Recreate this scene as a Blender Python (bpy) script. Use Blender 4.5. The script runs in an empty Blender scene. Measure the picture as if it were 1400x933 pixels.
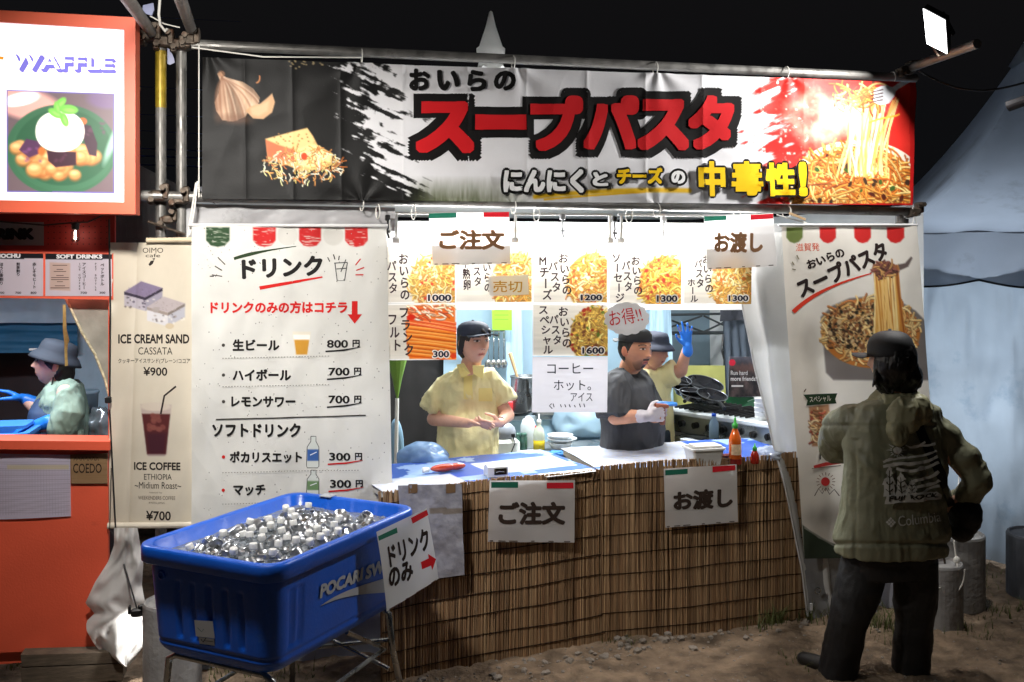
import bpy, bmesh, math, random
import numpy as np
from mathutils import Vector, Matrix
from mathutils.bvhtree import BVHTree
from mathutils.geometry import tessellate_polygon

random.seed(7)
RNG = np.random.RandomState(11)
SC = bpy.context.scene
COL = SC.collection

# ------------------------------------------------------------------ camera, world, exposure
CAMZ, FPX, HX, HY = 1.92, 1361.0, 700.0, 357.0        # eye height, focal length in photo pixels, horizon point
cam_data = bpy.data.cameras.new("camera"); cam = bpy.data.objects.new("camera", cam_data); COL.objects.link(cam)
cam.location = (0, 0, CAMZ); cam.rotation_euler = (math.radians(90), 0, 0)
cam_data.sensor_width = 36; cam_data.lens = 36 * FPX / 1400
cam_data.shift_y = -(466.5 - HY) / 1400
cam_data.clip_end = 500; cam_data.clip_start = 0.05
SC.camera = cam
world = bpy.data.worlds.new("World"); SC.world = world; world.use_nodes = True
wn = world.node_tree; bgn = wn.nodes["Background"]
skyn = wn.nodes.new("ShaderNodeTexSky"); skyn.sky_type = 'NISHITA'; skyn.sun_disc = False
skyn.sun_elevation = math.radians(-4); skyn.sun_rotation = math.radians(200)
addn = wn.nodes.new("ShaderNodeMix"); addn.data_type = 'RGBA'; addn.inputs[0].default_value = 0.8
addn.inputs[7].default_value = (0.011, 0.0115, 0.0135, 1)
wn.links.new(skyn.outputs[0], addn.inputs[6]); wn.links.new(addn.outputs[2], bgn.inputs[0])
bgn.inputs[1].default_value = 0.45
SC.view_settings.view_transform = 'Standard'; SC.view_settings.look = 'None'
SC.view_settings.exposure = 0.0; SC.view_settings.gamma = 1.0
try:
    SC.cycles.use_denoising = True
    SC.cycles.max_bounces = 8; SC.cycles.transparent_max_bounces = 16
    SC.cycles.sample_clamp_indirect = 6.0
except Exception: pass

# lamp strengths, all in one place
FLOOD_W, FLOOD2_W, TUBE_E, KIOSK_W, INSIDE_W, CLIP_W, MARQUEE_W, BOX_E = 50.0, 57.0, 125.0, 30.0, 110.0, 0.9, 18.0, 0.85

# ------------------------------------------------------------------ photo pixel -> place
TH = math.radians(13.03)
EX = np.array([math.cos(TH), math.sin(TH), 0.0]); EN = np.array([math.sin(TH), -math.cos(TH), 0.0]); EZ = np.array([0, 0, 1.0])
P0 = np.array([0.22, 5.0, 0.0]); CAM = np.array([0, 0, CAMZ])
def ray(px, py):
    px = np.asarray(px, float); py = np.asarray(py, float)
    return np.stack([(px - HX) / FPX, np.ones_like(px), (HY - py) / FPX], -1)
def P(px, py, d): return CAM + ray(px, py) * d                       # a point at depth d
def hit(px, py, p0, n):                                              # a point on a plane
    r = ray(px, py); n = np.asarray(n, float)
    t = np.dot(np.asarray(p0) - CAM, n) / (r @ n)
    return CAM + r * np.asarray(t)[..., None]
def S(px, py, off=0.0): return hit(px, py, P0 + EN * off, EN)        # a point on the stall's front plane
def G(px, py, z=0.0): return hit(px, py, np.array([0, 0, z]), EZ)    # a point at height z
def V3(a): return Vector((float(a[0]), float(a[1]), float(a[2])))
def lin(c):
    c = np.asarray(c, float) / 255.0
    return np.where(c <= 0.04045, c / 12.92, ((c + 0.055) / 1.055) ** 2.4)

# ------------------------------------------------------------------ noise
def _h(ix, iy, iz, seed):
    n = (ix.astype(np.int64) * 374761393 + iy.astype(np.int64) * 668265263 + iz.astype(np.int64) * 2147483647 + seed * 974711) & 0xffffffff
    n = ((n ^ (n >> 13)) * 1274126177) & 0xffffffff
    n = n ^ (n >> 16)
    return (n & 0xffff) / 65535.0
def vnoise(p, seed=0):
    p = np.asarray(p, float)
    if p.shape[-1] == 2: p = np.concatenate([p, np.zeros(p.shape[:-1] + (1,))], -1)
    i = np.floor(p); f = p - i; f = f * f * (3 - 2 * f); r = 0
    for dx in (0, 1):
        for dy in (0, 1):
            for dz in (0, 1):
                w = (f[..., 0] if dx else 1 - f[..., 0]) * (f[..., 1] if dy else 1 - f[..., 1]) * (f[..., 2] if dz else 1 - f[..., 2])
                r = r + w * _h(i[..., 0] + dx, i[..., 1] + dy, i[..., 2] + dz, seed)
    return r
def fbm(p, oct=4, seed=0):
    p = np.asarray(p, float); a, s, t = 0.5, 0.0, 0.0
    for k in range(oct):
        s = s + a * vnoise(p * 2 ** k, seed + k); t += a; a *= 0.5
    return s / t
def ridge(p, oct=3, seed=0):
    p = np.asarray(p, float); a, s, t = 0.5, 0.0, 0.0
    for k in range(oct):
        s = s + a * (1 - np.abs(2 * vnoise(p * 2 ** k, seed + k) - 1)); t += a; a *= 0.5
    return s / t

# ------------------------------------------------------------------ materials
MATS = {}
def mat(key, col=(128, 128, 128), rough=0.6, metal=0.0, spec=0.5, emit=0.0, vary=0.12, vscale=8.0, bump=0.0, bscale=60.0,
        vcol=False, transl=0.0, trans=0.0, alpha=1.0, rvary=0.0, coat=0.0, dirt=None, stretch=None, sheen=0.0):
    if key in MATS: return MATS[key]
    m = bpy.data.materials.new(key); m.use_nodes = True; nt = m.node_tree; N, L = nt.nodes, nt.links
    b = N["Principled BSDF"]; out = N["Material Output"]
    b.inputs["Roughness"].default_value = rough; b.inputs["Metallic"].default_value = metal
    b.inputs["Specular IOR Level"].default_value = spec; b.inputs["Coat Weight"].default_value = coat
    b.inputs["Sheen Weight"].default_value = sheen
    tc = N.new("ShaderNodeTexCoord"); vec = tc.outputs["Object"]
    if stretch:
        mp = N.new("ShaderNodeMapping"); mp.inputs["Scale"].default_value = stretch; L.new(vec, mp.inputs[0]); vec = mp.outputs[0]
    if vcol:
        at = N.new("ShaderNodeVertexColor"); at.layer_name = "Col"; base = at.outputs[0]
    else:
        rg = N.new("ShaderNodeRGB"); c = lin(col); rg.outputs[0].default_value = (*c, 1); base = rg.outputs[0]
    if vary > 0:
        ns = N.new("ShaderNodeTexNoise"); ns.inputs["Scale"].default_value = vscale; ns.inputs["Detail"].default_value = 6; L.new(vec, ns.inputs["Vector"])
        mr = N.new("ShaderNodeMapRange"); mr.inputs[1].default_value = 0.3; mr.inputs[2].default_value = 0.7
        mr.inputs[3].default_value = 1 - vary; mr.inputs[4].default_value = 1 + vary * 0.6; L.new(ns.outputs[0], mr.inputs[0])
        mx = N.new("ShaderNodeMix"); mx.data_type = 'RGBA'; mx.blend_type = 'MULTIPLY'; mx.inputs[0].default_value = 1
        L.new(base, mx.inputs[6]); L.new(mr.outputs[0], mx.inputs[7]); base = mx.outputs[2]
        if rvary > 0:
            m2 = N.new("ShaderNodeMapRange"); m2.inputs[1].default_value = 0.35; m2.inputs[2].default_value = 0.65
            m2.inputs[3].default_value = max(0.02, rough - rvary); m2.inputs[4].default_value = min(1, rough + rvary)
            L.new(ns.outputs[0], m2.inputs[0]); L.new(m2.outputs[0], b.inputs["Roughness"])
    if dirt:                                                        # (colour, scale, threshold): stains of their own shape
        dc, ds, dt = dirt
        n2 = N.new("ShaderNodeTexNoise"); n2.inputs["Scale"].default_value = ds; n2.inputs["Detail"].default_value = 8; n2.inputs["Roughness"].default_value = 0.7; L.new(vec, n2.inputs["Vector"])
        r2 = N.new("ShaderNodeMapRange"); r2.inputs[1].default_value = dt; r2.inputs[2].default_value = dt + 0.18; L.new(n2.outputs[0], r2.inputs[0])
        m3 = N.new("ShaderNodeMix"); m3.data_type = 'RGBA'; m3.inputs[7].default_value = (*lin(dc), 1)
        L.new(r2.outputs[0], m3.inputs[0]); L.new(base, m3.inputs[6]); base = m3.outputs[2]
    L.new(base, b.inputs["Base Color"])
    if emit > 0:
        L.new(base, b.inputs["Emission Color"]); b.inputs["Emission Strength"].default_value = emit
    if bump > 0:
        n3 = N.new("ShaderNodeTexNoise"); n3.inputs["Scale"].default_value = bscale; n3.inputs["Detail"].default_value = 5; L.new(vec, n3.inputs["Vector"])
        bp = N.new("ShaderNodeBump"); bp.inputs["Strength"].default_value = 1.0; bp.inputs["Distance"].default_value = bump
        L.new(n3.outputs[0], bp.inputs["Height"]); L.new(bp.outputs[0], b.inputs["Normal"])
    if trans > 0: b.inputs["Transmission Weight"].default_value = trans; b.inputs["IOR"].default_value = 1.33
    sh = b.outputs[0]
    if transl > 0:
        tl = N.new("ShaderNodeBsdfTranslucent"); L.new(base, tl.inputs[0]); ms = N.new("ShaderNodeMixShader"); ms.inputs[0].default_value = transl
        L.new(sh, ms.inputs[1]); L.new(tl.outputs[0], ms.inputs[2]); sh = ms.outputs[0]
    if alpha < 1:
        tp = N.new("ShaderNodeBsdfTransparent"); ms = N.new("ShaderNodeMixShader"); ms.inputs[0].default_value = alpha
        L.new(tp.outputs[0], ms.inputs[1]); L.new(sh, ms.inputs[2]); sh = ms.outputs[0]
    L.new(sh, out.inputs[0])
    MATS[key] = m; return m
def ink(col, transl=0.0, emit=0.0):
    return mat("print_%02x%02x%02x_%d_%d" % (*[int(c) for c in col], int(transl * 100), int(emit * 100)), col, rough=0.7, spec=0.15, vary=0.0, transl=transl, emit=emit)

# ------------------------------------------------------------------ objects
BASE = {}
def props(o, label=None, cat=None, group=None, kind=None):
    if label: o["label"] = label
    if cat: o["category"] = cat
    if group: o["group"] = group
    if kind: o["kind"] = kind
    return o
def thing(name, base, label, cat, group=None, rz=0.0, kind=None):
    o = bpy.data.objects.new(name, None); COL.objects.link(o); o.empty_display_size = 0.1
    o.location = V3(base); o.rotation_euler = (0, 0, rz); BASE[o] = np.array(base, float)
    return props(o, label, cat, group, kind)
def obj(name, V, F, m, parent=None, label=None, cat=None, group=None, kind=None, local=False, smooth=False, cols=None, mi=None, base=None):
    V = np.asarray(V, float).reshape(-1, 3)
    if local: b = np.zeros(3)
    elif parent is not None: b = BASE[parent]
    else: b = np.array([(V[:, 0].min() + V[:, 0].max()) / 2, (V[:, 1].min() + V[:, 1].max()) / 2, V[:, 2].min()]) if base is None else np.array(base, float)
    me = bpy.data.meshes.new(name)
    me.from_pydata((V - b).tolist(), [], [tuple(int(i) for i in f) for f in F])
    ms = m if isinstance(m, (list, tuple)) else [m]
    for x in ms: me.materials.append(x)
    if mi is not None: me.polygons.foreach_set("material_index", np.asarray(mi, np.int32))
    if smooth: me.polygons.foreach_set("use_smooth", np.ones(len(me.polygons), bool))
    if cols is not None: setcols(me, cols)
    me.update()
    o = bpy.data.objects.new(name, me); COL.objects.link(o)
    if parent is not None: o.parent = parent; BASE[o] = b
    else: o.location = V3(b); BASE[o] = b
    return props(o, label, cat, group, kind)
def setcols(me, cols):
    a = me.color_attributes.new("Col", 'FLOAT_COLOR', 'POINT')
    c = np.ones((len(me.vertices), 4)); c[:, :3] = lin(cols); a.data.foreach_set("color", c.ravel())

class MB:
    """Collects shapes that make ONE part."""
    def __init__(s): s.v = []; s.f = []; s.n = 0; s.mi = []; s.cur = 0
    def add(s, V, F):
        V = np.asarray(V, float).reshape(-1, 3); s.v.append(V)
        for f in F: s.f.append([i + s.n for i in f]); s.mi.append(s.cur)
        s.n += len(V); return s
    def box(s, c, size, ax=None, bev=0.0):
        ax = np.eye(3) if ax is None else np.asarray(ax); h = np.asarray(size, float) / 2; c = np.asarray(c, float)
        if bev <= 0:
            V = [c + ax[0] * h[0] * x + ax[1] * h[1] * y + ax[2] * h[2] * z for x in (-1, 1) for y in (-1, 1) for z in (-1, 1)]
            return s.add(V, [(0, 1, 3, 2), (4, 6, 7, 5), (0, 4, 5, 1), (2, 3, 7, 6), (0, 2, 6, 4), (1, 5, 7, 3)])
        b = min(bev, h.min() * 0.95); V = []
        lv = [(-h[2], -b), (-h[2] + b, 0), (h[2] - b, 0), (h[2], -b)]
        for z, ins in lv:
            for x, y in ((-1, -1), (1, -1), (1, 1), (-1, 1)):
                for k in range(2):
                    # chamfered corners
                    X, Y = (h[0] + ins), (h[1] + ins)
                    first = (x * y > 0) == (k == 1)
                    px_, py_ = (x * X, y * (Y - b)) if not first else (x * (X - b), y * Y)
                    V.append(c + ax[0] * px_ + ax[1] * py_ + ax[2] * z)
        F = [tuple(range(7, -1, -1)), tuple(range(24, 32))]
        for r in range(3):
            for i in range(8): j = (i + 1) % 8; F.append((r * 8 + i, r * 8 + j, r * 8 + 8 + j, r * 8 + 8 + i))
        return s.add(V, F)
    def rings(s, R, cap=True, closed=True):
        R = [np.asarray(r, float) for r in R]; n = len(R[0]); V = np.concatenate(R); F = []
        for k in range(len(R) - 1):
            for i in range(n if closed else n - 1):
                j = (i + 1) % n; F.append((k * n + i, k * n + j, (k + 1) * n + j, (k + 1) * n + i))
        if cap and closed:
            F.append(tuple(range(n - 1, -1, -1))); F.append(tuple((len(R) - 1) * n + i for i in range(n)))
        return s.add(V, F)
    def tube(s, pts, r, n=10, cap=True):
        pts = np.asarray(pts, float); m = len(pts); rr = np.full(m, r) if np.isscalar(r) else np.asarray(r, float); R = []
        up = None
        for i in range(m):
            t = pts[min(i + 1, m - 1)] - pts[max(i - 1, 0)]; t = t / (np.linalg.norm(t) + 1e-9)
            if up is None:
                a = np.array([0, 0, 1.0]) if abs(t[2]) < 0.9 else np.array([1.0, 0, 0]); up = np.cross(t, a)
            up = up - t * np.dot(up, t); up = up / (np.linalg.norm(up) + 1e-9); w = np.cross(t, up)
            R.append([pts[i] + rr[i] * (up * math.cos(k) + w * math.sin(k)) for k in np.linspace(0, 2 * math.pi, n, endpoint=False)])
        return s.rings(R, cap)
    def lathe(s, prof, c=(0, 0, 0), n=20, ax=None, sx=1.0, sy=1.0):
        ax = np.eye(3) if ax is None else np.asarray(ax); c = np.asarray(c, float); R = []
        for r, z in prof:
            R.append([c + ax[0] * r * sx * math.cos(k) + ax[1] * r * sy * math.sin(k) + ax[2] * z for k in np.linspace(0, 2 * math.pi, n, endpoint=False)])
        return s.rings(R, True)
    def prism(s, pts, d):
        """pts: a planar outline, d: extrusion vector"""
        pts = np.asarray(pts, float); n = len(pts); d = np.asarray(d, float)
        V = np.concatenate([pts, pts + d]); F = [tuple(range(n - 1, -1, -1)), tuple(range(n, 2 * n))]
        for i in range(n): j = (i + 1) % n; F.append((i, j, n + j, n + i))
        return s.add(V, F)
    def ell(s, c, r, ax=None, n=16, m=10):
        pr = [(max(1e-4, math.sin(t)), -math.cos(t)) for t in np.linspace(0.02, math.pi - 0.02, m)]
        ax = np.eye(3) if ax is None else np.asarray(ax); A = [ax[0] * r[0], ax[1] * r[1], ax[2] * r[2]]
        return s.lathe(pr, c, n, A)
    def V(s): return np.concatenate(s.v) if s.v else np.zeros((0, 3))
    def build(s, name, m, parent=None, **k):
        if isinstance(m, (list, tuple)) and len(m) > 1: k.setdefault("mi", s.mi)
        return obj(name, s.V(), s.f, m, parent, **k)
def axes_to(d, up=(0, 0, 1)):
    z = np.asarray(d, float); z = z / np.linalg.norm(z); u = np.asarray(up, float)
    if abs(np.dot(z, u)) > 0.97: u = np.array([1.0, 0, 0])
    x = np.cross(u, z); x /= np.linalg.norm(x); return np.array([x, np.cross(z, x), z])
FAX = np.array([EX, -EN, EZ])                                       # stall axes: along, inwards, up

# ------------------------------------------------------------------ lettering
_TC = {}
def glyphs(s):
    """Triangulated outline of a string, em units."""
    if s in _TC: return _TC[s]
    c = bpy.data.curves.new("lettering", 'FONT'); c.body = s; c.size = 1; c.resolution_u = 3
    o = bpy.data.objects.new("lettering", c); COL.objects.link(o)
    dg = bpy.context.evaluated_depsgraph_get(); me = bpy.data.meshes.new_from_object(o.evaluated_get(dg))
    V = np.array([v.co[:2] for v in me.vertices]).reshape(-1, 2); F = [tuple(p.vertices) for p in me.polygons]
    bpy.data.objects.remove(o); bpy.data.curves.remove(c); bpy.data.meshes.remove(me)
    _TC[s] = (V, F); return _TC[s]
def tri_subdiv(V, F, maxlen):
    for _ in range(4):
        cnt = {}; V = list(map(tuple, V)); out = []; ch = False
        def mid(a, b):
            k = (a, b) if a < b else (b, a)
            if k not in cnt: cnt[k] = len(V); V.append(((V[a][0] + V[b][0]) / 2, (V[a][1] + V[b][1]) / 2))
            return cnt[k]
        def long(a, b): return (V[a][0] - V[b][0]) ** 2 + (V[a][1] - V[b][1]) ** 2 > maxlen ** 2
        for f in F:
            for k in range(1, len(f) - 1):
                a, b, c = f[0], f[k], f[k + 1]
                e = [long(a, b), long(b, c), long(c, a)]
                if not any(e): out.append((a, b, c)); continue
                ch = True
                m0 = mid(a, b) if e[0] else None; m1 = mid(b, c) if e[1] else None; m2 = mid(c, a) if e[2] else None
                n = sum(e)
                if n == 3: out += [(a, m0, m2), (m0, b, m1), (m2, m1, c), (m0, m1, m2)]
                elif n == 1:
                    if e[0]: out += [(a, m0, c), (m0, b, c)]
                    elif e[1]: out += [(a, b, m1), (a, m1, c)]
                    else: out += [(a, b, m2), (m2, b, c)]
                else:
                    if not e[0]: out += [(a, b, m1), (a, m1, m2), (m2, m1, c)]
                    elif not e[1]: out += [(b, c, m2), (b, m2, m0), (m0, m2, a)]
                    else: out += [(c, a, m0), (c, m0, m1), (m1, m0, b)]
        F = out
        if not ch: break
    return np.array(V), F

class Surf:
    """A surface addressed in photo pixels; collects the lettering printed on it."""
    def __init__(s, pos, maxlen=None, transl=0.0): s.pos = pos; s.mb = MB(); s.mats = []; s.lift = 0.0009; s.gap = 0.00003; s.maxlen = maxlen; s.transl = transl; s.emit = 0.0
    def _mat(s, col):
        m = ink(col, s.transl, s.emit)
        if m not in s.mats: s.mats.append(m)
        s.mb.cur = s.mats.index(m)
    def poly2d(s, V, F, col, lift=None):
        V = np.asarray(V, float)
        F2 = []
        for f in F:
            if len(f) > 4: F2 += [tuple(f[i] for i in t) for t in tessellate_polygon([[Vector((V[i][0], V[i][1], 0)) for i in f]])]
            else: F2.append(tuple(f))
        F = F2
        if s.maxlen: V, F = tri_subdiv(V, F, s.maxlen)
        s._mat(col); s.mb.add(s.pos(V[:, 0], V[:, 1], s.lift if lift is None else lift), F)
    def text(s, t, box, col=(25, 22, 22), bold=0.03, k=8, sharp=False, quad=None):
        """box: x0,y0,x1,y1 of the ink in photo pixels; quad: TL,TR,BR,BL instead"""
        V, F = glyphs(t)
        if len(V) == 0: return
        lo, hi = V.min(0) - bold, V.max(0) + bold
        offs = [(0, 0)] if bold <= 0 else [(bold * math.cos(a), bold * math.sin(a)) for a in np.linspace(0, 2 * math.pi, k, endpoint=False)] + ([(0, 0)] if bold < 0.05 else [(0, 0)] + [(bold * .5 * math.cos(a), bold * .5 * math.sin(a)) for a in np.linspace(0, 2 * math.pi, k, endpoint=False)])
        if sharp: offs = [(bold * a / max(abs(a), abs(c)), bold * c / max(abs(a), abs(c))) for a, c in ((math.cos(q), math.sin(q)) for q in np.linspace(0, 2 * math.pi, 24, endpoint=False) + math.pi / 4)] + [(x * .5, y * .5) for x, y in offs]
        for i, (dx, dy) in enumerate(offs):
            W = (V + np.array([dx, dy]) - lo) / (hi - lo)
            u, v = W[:, 0], 1 - W[:, 1]
            if quad is None:
                x0, y0, x1, y1 = box; X = x0 + (x1 - x0) * u; Y = y0 + (y1 - y0) * v
            else:
                q = np.array(quad, float); pt = (q[0] * ((1 - u) * (1 - v))[:, None] + q[1] * (u * (1 - v))[:, None] + q[2] * (u * v)[:, None] + q[3] * ((1 - u) * v)[:, None]); X, Y = pt[:, 0], pt[:, 1]
            s.poly2d(np.stack([X, Y], 1), F, col, s.lift + i * 0.00001)
        s.lift += s.gap + len(offs) * 0.00001
    def vtext(s, t, x, y0, y1, w, col=(25, 22, 22), bold=0.025, slant=0.0, k=6):
        """a column of characters, top to bottom; slant: x drift down the column"""
        n = len(t); hcell = (y1 - y0) / n
        for i, ch in enumerate(t):
            if ch == ' ': continue
            V, F = glyphs(ch); V = V.copy()
            if len(V) == 0: continue
            if ch in 'ー～-':
                V = V - np.array([0.5, 0.38]); V = np.stack([V[:, 1], -V[:, 0]], 1) + np.array([0.5, 0.38])
            cx = (V[:, 0].min() + V[:, 0].max()) / 2 if ord(ch) < 300 else 0.5
            for q, a in enumerate(list(np.linspace(0, 2 * math.pi, k, endpoint=False)) + [None]):
                d = (0, 0) if a is None else (bold * math.cos(a), bold * math.sin(a))
                X = x + slant * (i + 0.5) / n + (V[:, 0] - cx + d[0]) * w
                Y = y0 + i * hcell + (0.88 - V[:, 1] - d[1]) * hcell
                s.poly2d(np.stack([X, Y], 1), F, col, s.lift + q * 0.00001)
        s.lift += 0.00004
    def line(s, pts, w, col):
        """a stroke; w may vary along it"""
        pts = np.asarray(pts, float); m = len(pts); w = np.full(m, w) if np.isscalar(w) else np.interp(np.linspace(0, 1, m), np.linspace(0, 1, len(w)), w)
        t = np.gradient(pts, axis=0); t /= np.linalg.norm(t, axis=1)[:, None] + 1e-9; nn = np.stack([-t[:, 1], t[:, 0]], 1)
        V = np.concatenate([pts + nn * w[:, None] / 2, pts - nn * w[:, None] / 2]); F = [(i, i + 1, m + i + 1, m + i) for i in range(m - 1)]
        s.poly2d(V, F, col); s.lift += s.gap
    def shape(s, pts, col):
        s.poly2d(pts, [tuple(range(len(pts)))], col); s.lift += s.gap
    def disc(s, cx, cy, r, col, n=14):
        a = np.linspace(0, 2 * math.pi, n, endpoint=False); s.shape(np.stack([cx + r * np.cos(a), cy + r * np.sin(a)], 1), col)
    def finish(s, parent, name="lettering"):
        # blocks of print that stand apart become parts of their own
        if not s.mb.n: return None
        ch = s.mb.v; k = len(ch); lo = np.array([c.min(0) for c in ch]); hi = np.array([c.max(0) for c in ch]); size = (hi - lo).max(1); root = list(range(k))
        def find(i):
            while root[i] != i: root[i] = root[root[i]]; i = root[i]
            return i
        gap = np.maximum(0, np.maximum(lo[:, None] - hi[None], lo[None] - hi[:, None])); near = np.sqrt((gap ** 2).sum(2)) <= np.maximum(.018, .4 * np.maximum(size[:, None], size[None]))
        for i, j in zip(*np.nonzero(np.triu(near, 1))): root[find(i)] = find(j)
        start = np.cumsum([0] + [len(c) for c in ch]); owner = np.repeat(np.arange(k), [len(c) for c in ch]); grp = {}
        for f, m in zip(s.mb.f, s.mb.mi): grp.setdefault(find(owner[f[0]]), []).append((f, m))
        o = None; allV = s.mb.V()
        for g, fs in grp.items():
            idx = sorted({i for f, _ in fs for i in f}); mp = {i: q for q, i in enumerate(idx)}; used = sorted({m for _, m in fs}); o = obj(name, allV[idx], [[mp[i] for i in f] for f, _ in fs], [s.mats[m] for m in used], parent, mi=[used.index(m) for _, m in fs])
        return o
def curve2(*p, n=14):
    """quadratic / cubic bezier through control points in pixels"""
    p = np.array(p, float); t = np.linspace(0, 1, n)[:, None]
    if len(p) == 2: return p[0] * (1 - t) + p[1] * t
    if len(p) == 3: return p[0] * (1 - t) ** 2 + 2 * p[1] * t * (1 - t) + p[2] * t ** 2
    return p[0] * (1 - t) ** 3 + 3 * p[1] * t * (1 - t) ** 2 + 3 * p[2] * t ** 2 * (1 - t) + p[3] * t ** 3

class Sheet(Surf):
    """A hanging sheet: quad in photo pixels on a plane, with folds; its print is worked out per grid point."""
    def __init__(s, quad, off=0.0, step=1.3, disp=None, base=(230, 228, 226), plane=None, maxlen=None, transl=0.0):
        s.p0, s.n = plane if plane else (P0 + EN * off, EN); s.disp = disp
        Surf.__init__(s, s.at, maxlen, transl)
        q = np.array(quad, float); s.q = q
        nx = max(2, int(max(np.linalg.norm(q[1] - q[0]), np.linalg.norm(q[2] - q[3])) / step)); ny = max(2, int(max(np.linalg.norm(q[3] - q[0]), np.linalg.norm(q[2] - q[1])) / step))
        u, v = np.meshgrid(np.linspace(0, 1, nx + 1), np.linspace(0, 1, ny + 1)); s.u, s.v, s.nx, s.ny = u, v, nx, ny
        pt = q[0] * ((1 - u) * (1 - v))[..., None] + q[1] * (u * (1 - v))[..., None] + q[2] * (u * v)[..., None] + q[3] * ((1 - u) * v)[..., None]
        s.X, s.Y = pt[..., 0], pt[..., 1]; s.C = np.empty(s.X.shape + (3,)); s.C[:] = base
    def at(s, px, py, lift=0.0):
        p = hit(px, py, s.p0, s.n); d = lift if s.disp is None else s.disp(np.asarray(px, float), np.asarray(py, float)) + lift
        return p + np.asarray(s.n) * np.asarray(d)[..., None]
    # -- painting the print
    def blend(s, m, col, sl=None):
        if sl is None: s.C += (np.asarray(col, float) - s.C) * m[..., None]
        else: s.C[sl] += (np.asarray(col, float) - s.C[sl]) * m[..., None]
    def win(s, x0, y0, x1, y1):
        k = (s.X >= x0) & (s.X <= x1) & (s.Y >= y0) & (s.Y <= y1); r = np.where(k.any(1))[0]; c = np.where(k.any(0))[0]
        return (slice(r[0], r[-1] + 1), slice(c[0], c[-1] + 1)) if len(r) and len(c) else None
    def ellipse(s, cx, cy, rx, ry, col, rot=0.0, soft=1.0, pw=2.0, a=1.0):
        R = max(rx, ry) + soft + 2; sl = s.win(cx - R, cy - R, cx + R, cy + R)
        if sl is None: return
        x, y = s.X[sl] - cx, s.Y[sl] - cy; c_, s_ = math.cos(rot), math.sin(rot); X, Y = x * c_ + y * s_, -x * s_ + y * c_
        d = (np.abs(X / rx) ** pw + np.abs(Y / ry) ** pw) ** (1 / pw); m = np.clip((1 - d) * min(rx, ry) / soft + 0.5, 0, 1) * a
        s.blend(m, col, sl)
    def polygon(s, pts, col, soft=1.0, a=1.0):
        pts = np.asarray(pts, float); lo, hi = pts.min(0) - 3, pts.max(0) + 3; sl = s.win(lo[0], lo[1], hi[0], hi[1])
        if sl is None: return None
        X, Y = s.X[sl], s.Y[sl]; ins = np.zeros(X.shape, bool); dm = np.full(X.shape, 1e9); n = len(pts)
        for i in range(n):
            (x0, y0), (x1, y1) = pts[i], pts[(i + 1) % n]
            c = ((y0 > Y) != (y1 > Y)) & (X < (x1 - x0) * (Y - y0) / (y1 - y0 + 1e-9) + x0); ins ^= c
            t = np.clip(((X - x0) * (x1 - x0) + (Y - y0) * (y1 - y0)) / ((x1 - x0) ** 2 + (y1 - y0) ** 2 + 1e-9), 0, 1)
            dm = np.minimum(dm, np.hypot(X - x0 - t * (x1 - x0), Y - y0 - t * (y1 - y0)))
        m = np.clip(np.where(ins, dm, -dm) / soft + 0.5, 0, 1) * a; s.blend(m, col, sl); return sl, m
    def stroke(s, pts, w, col, a=1.0, soft=1.0):
        pts = np.asarray(pts, float); lo, hi = pts.min(0) - w - 2, pts.max(0) + w + 2; sl = s.win(lo[0], lo[1], hi[0], hi[1])
        if sl is None: return
        X, Y = s.X[sl], s.Y[sl]; dm = np.full(X.shape, 1e9)
        for i in range(len(pts) - 1):
            (x0, y0), (x1, y1) = pts[i], pts[i + 1]
            t = np.clip(((X - x0) * (x1 - x0) + (Y - y0) * (y1 - y0)) / ((x1 - x0) ** 2 + (y1 - y0) ** 2 + 1e-9), 0, 1)
            dm = np.minimum(dm, np.hypot(X - x0 - t * (x1 - x0), Y - y0 - t * (y1 - y0)))
        s.blend(np.clip((w / 2 - dm) / soft + 0.5, 0, 1) * a, col, sl)
    def strands(s, inside, n, pal, ln=30, w=2.5, rng=None, ang=None, aspread=3.2, curl=1.0):
        """noodles, cheese shreds and the like: many short curved strokes"""
        rng = rng or RNG; got = 0; lo = np.array(inside[0]); hi = np.array(inside[1]); f = inside[2]
        for _ in range(n * 4):
            c = lo + (hi - lo) * rng.rand(2)
            if not f(c[0], c[1]): continue
            a = (ang if ang is not None else 0) + (rng.rand() - 0.5) * aspread; L = ln * (0.6 + 0.8 * rng.rand()); d = np.array([math.cos(a), math.sin(a)]); nn = np.array([-d[1], d[0]])
            b = (rng.rand() - 0.5) * L * curl; pt = curve2(c - d * L / 2, c + nn * b, c + d * L / 2, n=7); col = np.array(pal[rng.randint(len(pal))], float) * (0.85 + 0.3 * rng.rand())
            s.stroke(pt + np.array([0.3, w * 0.45]), w, np.clip(col * 0.45, 0, 255), a=0.75); s.stroke(pt, w, np.clip(col, 0, 255)); s.stroke(pt - np.array([0, w * 0.2]), w * 0.35, np.clip(col * 1.25 + 15, 0, 255), a=0.7)
            got += 1
            if got >= n: break
    def finish_sheet(s, name, m, parent=None, thick=0.0, **k):
        nx, ny = s.nx + 1, s.ny + 1; V = s.at(s.X.ravel(), s.Y.ravel()); i = np.arange(nx * ny).reshape(ny, nx)
        F = np.stack([i[:-1, :-1], i[1:, :-1], i[1:, 1:], i[:-1, 1:]], -1).reshape(-1, 4)
        C = np.clip(s.C, 0, 255).reshape(-1, 3)
        if thick > 0:                                               # a real back and edges
            N0 = len(V); V = np.concatenate([V, V - np.asarray(s.n) * thick]); rim = np.concatenate([i[0, :], i[1:, -1], i[-1, -2::-1], i[-2:0:-1, 0]])
            F = np.concatenate([F, F[:, ::-1] + N0, np.stack([rim, np.roll(rim, -1), np.roll(rim, -1) + N0, rim + N0], -1)]); C = np.concatenate([C, C * 0 + 215])
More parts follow.
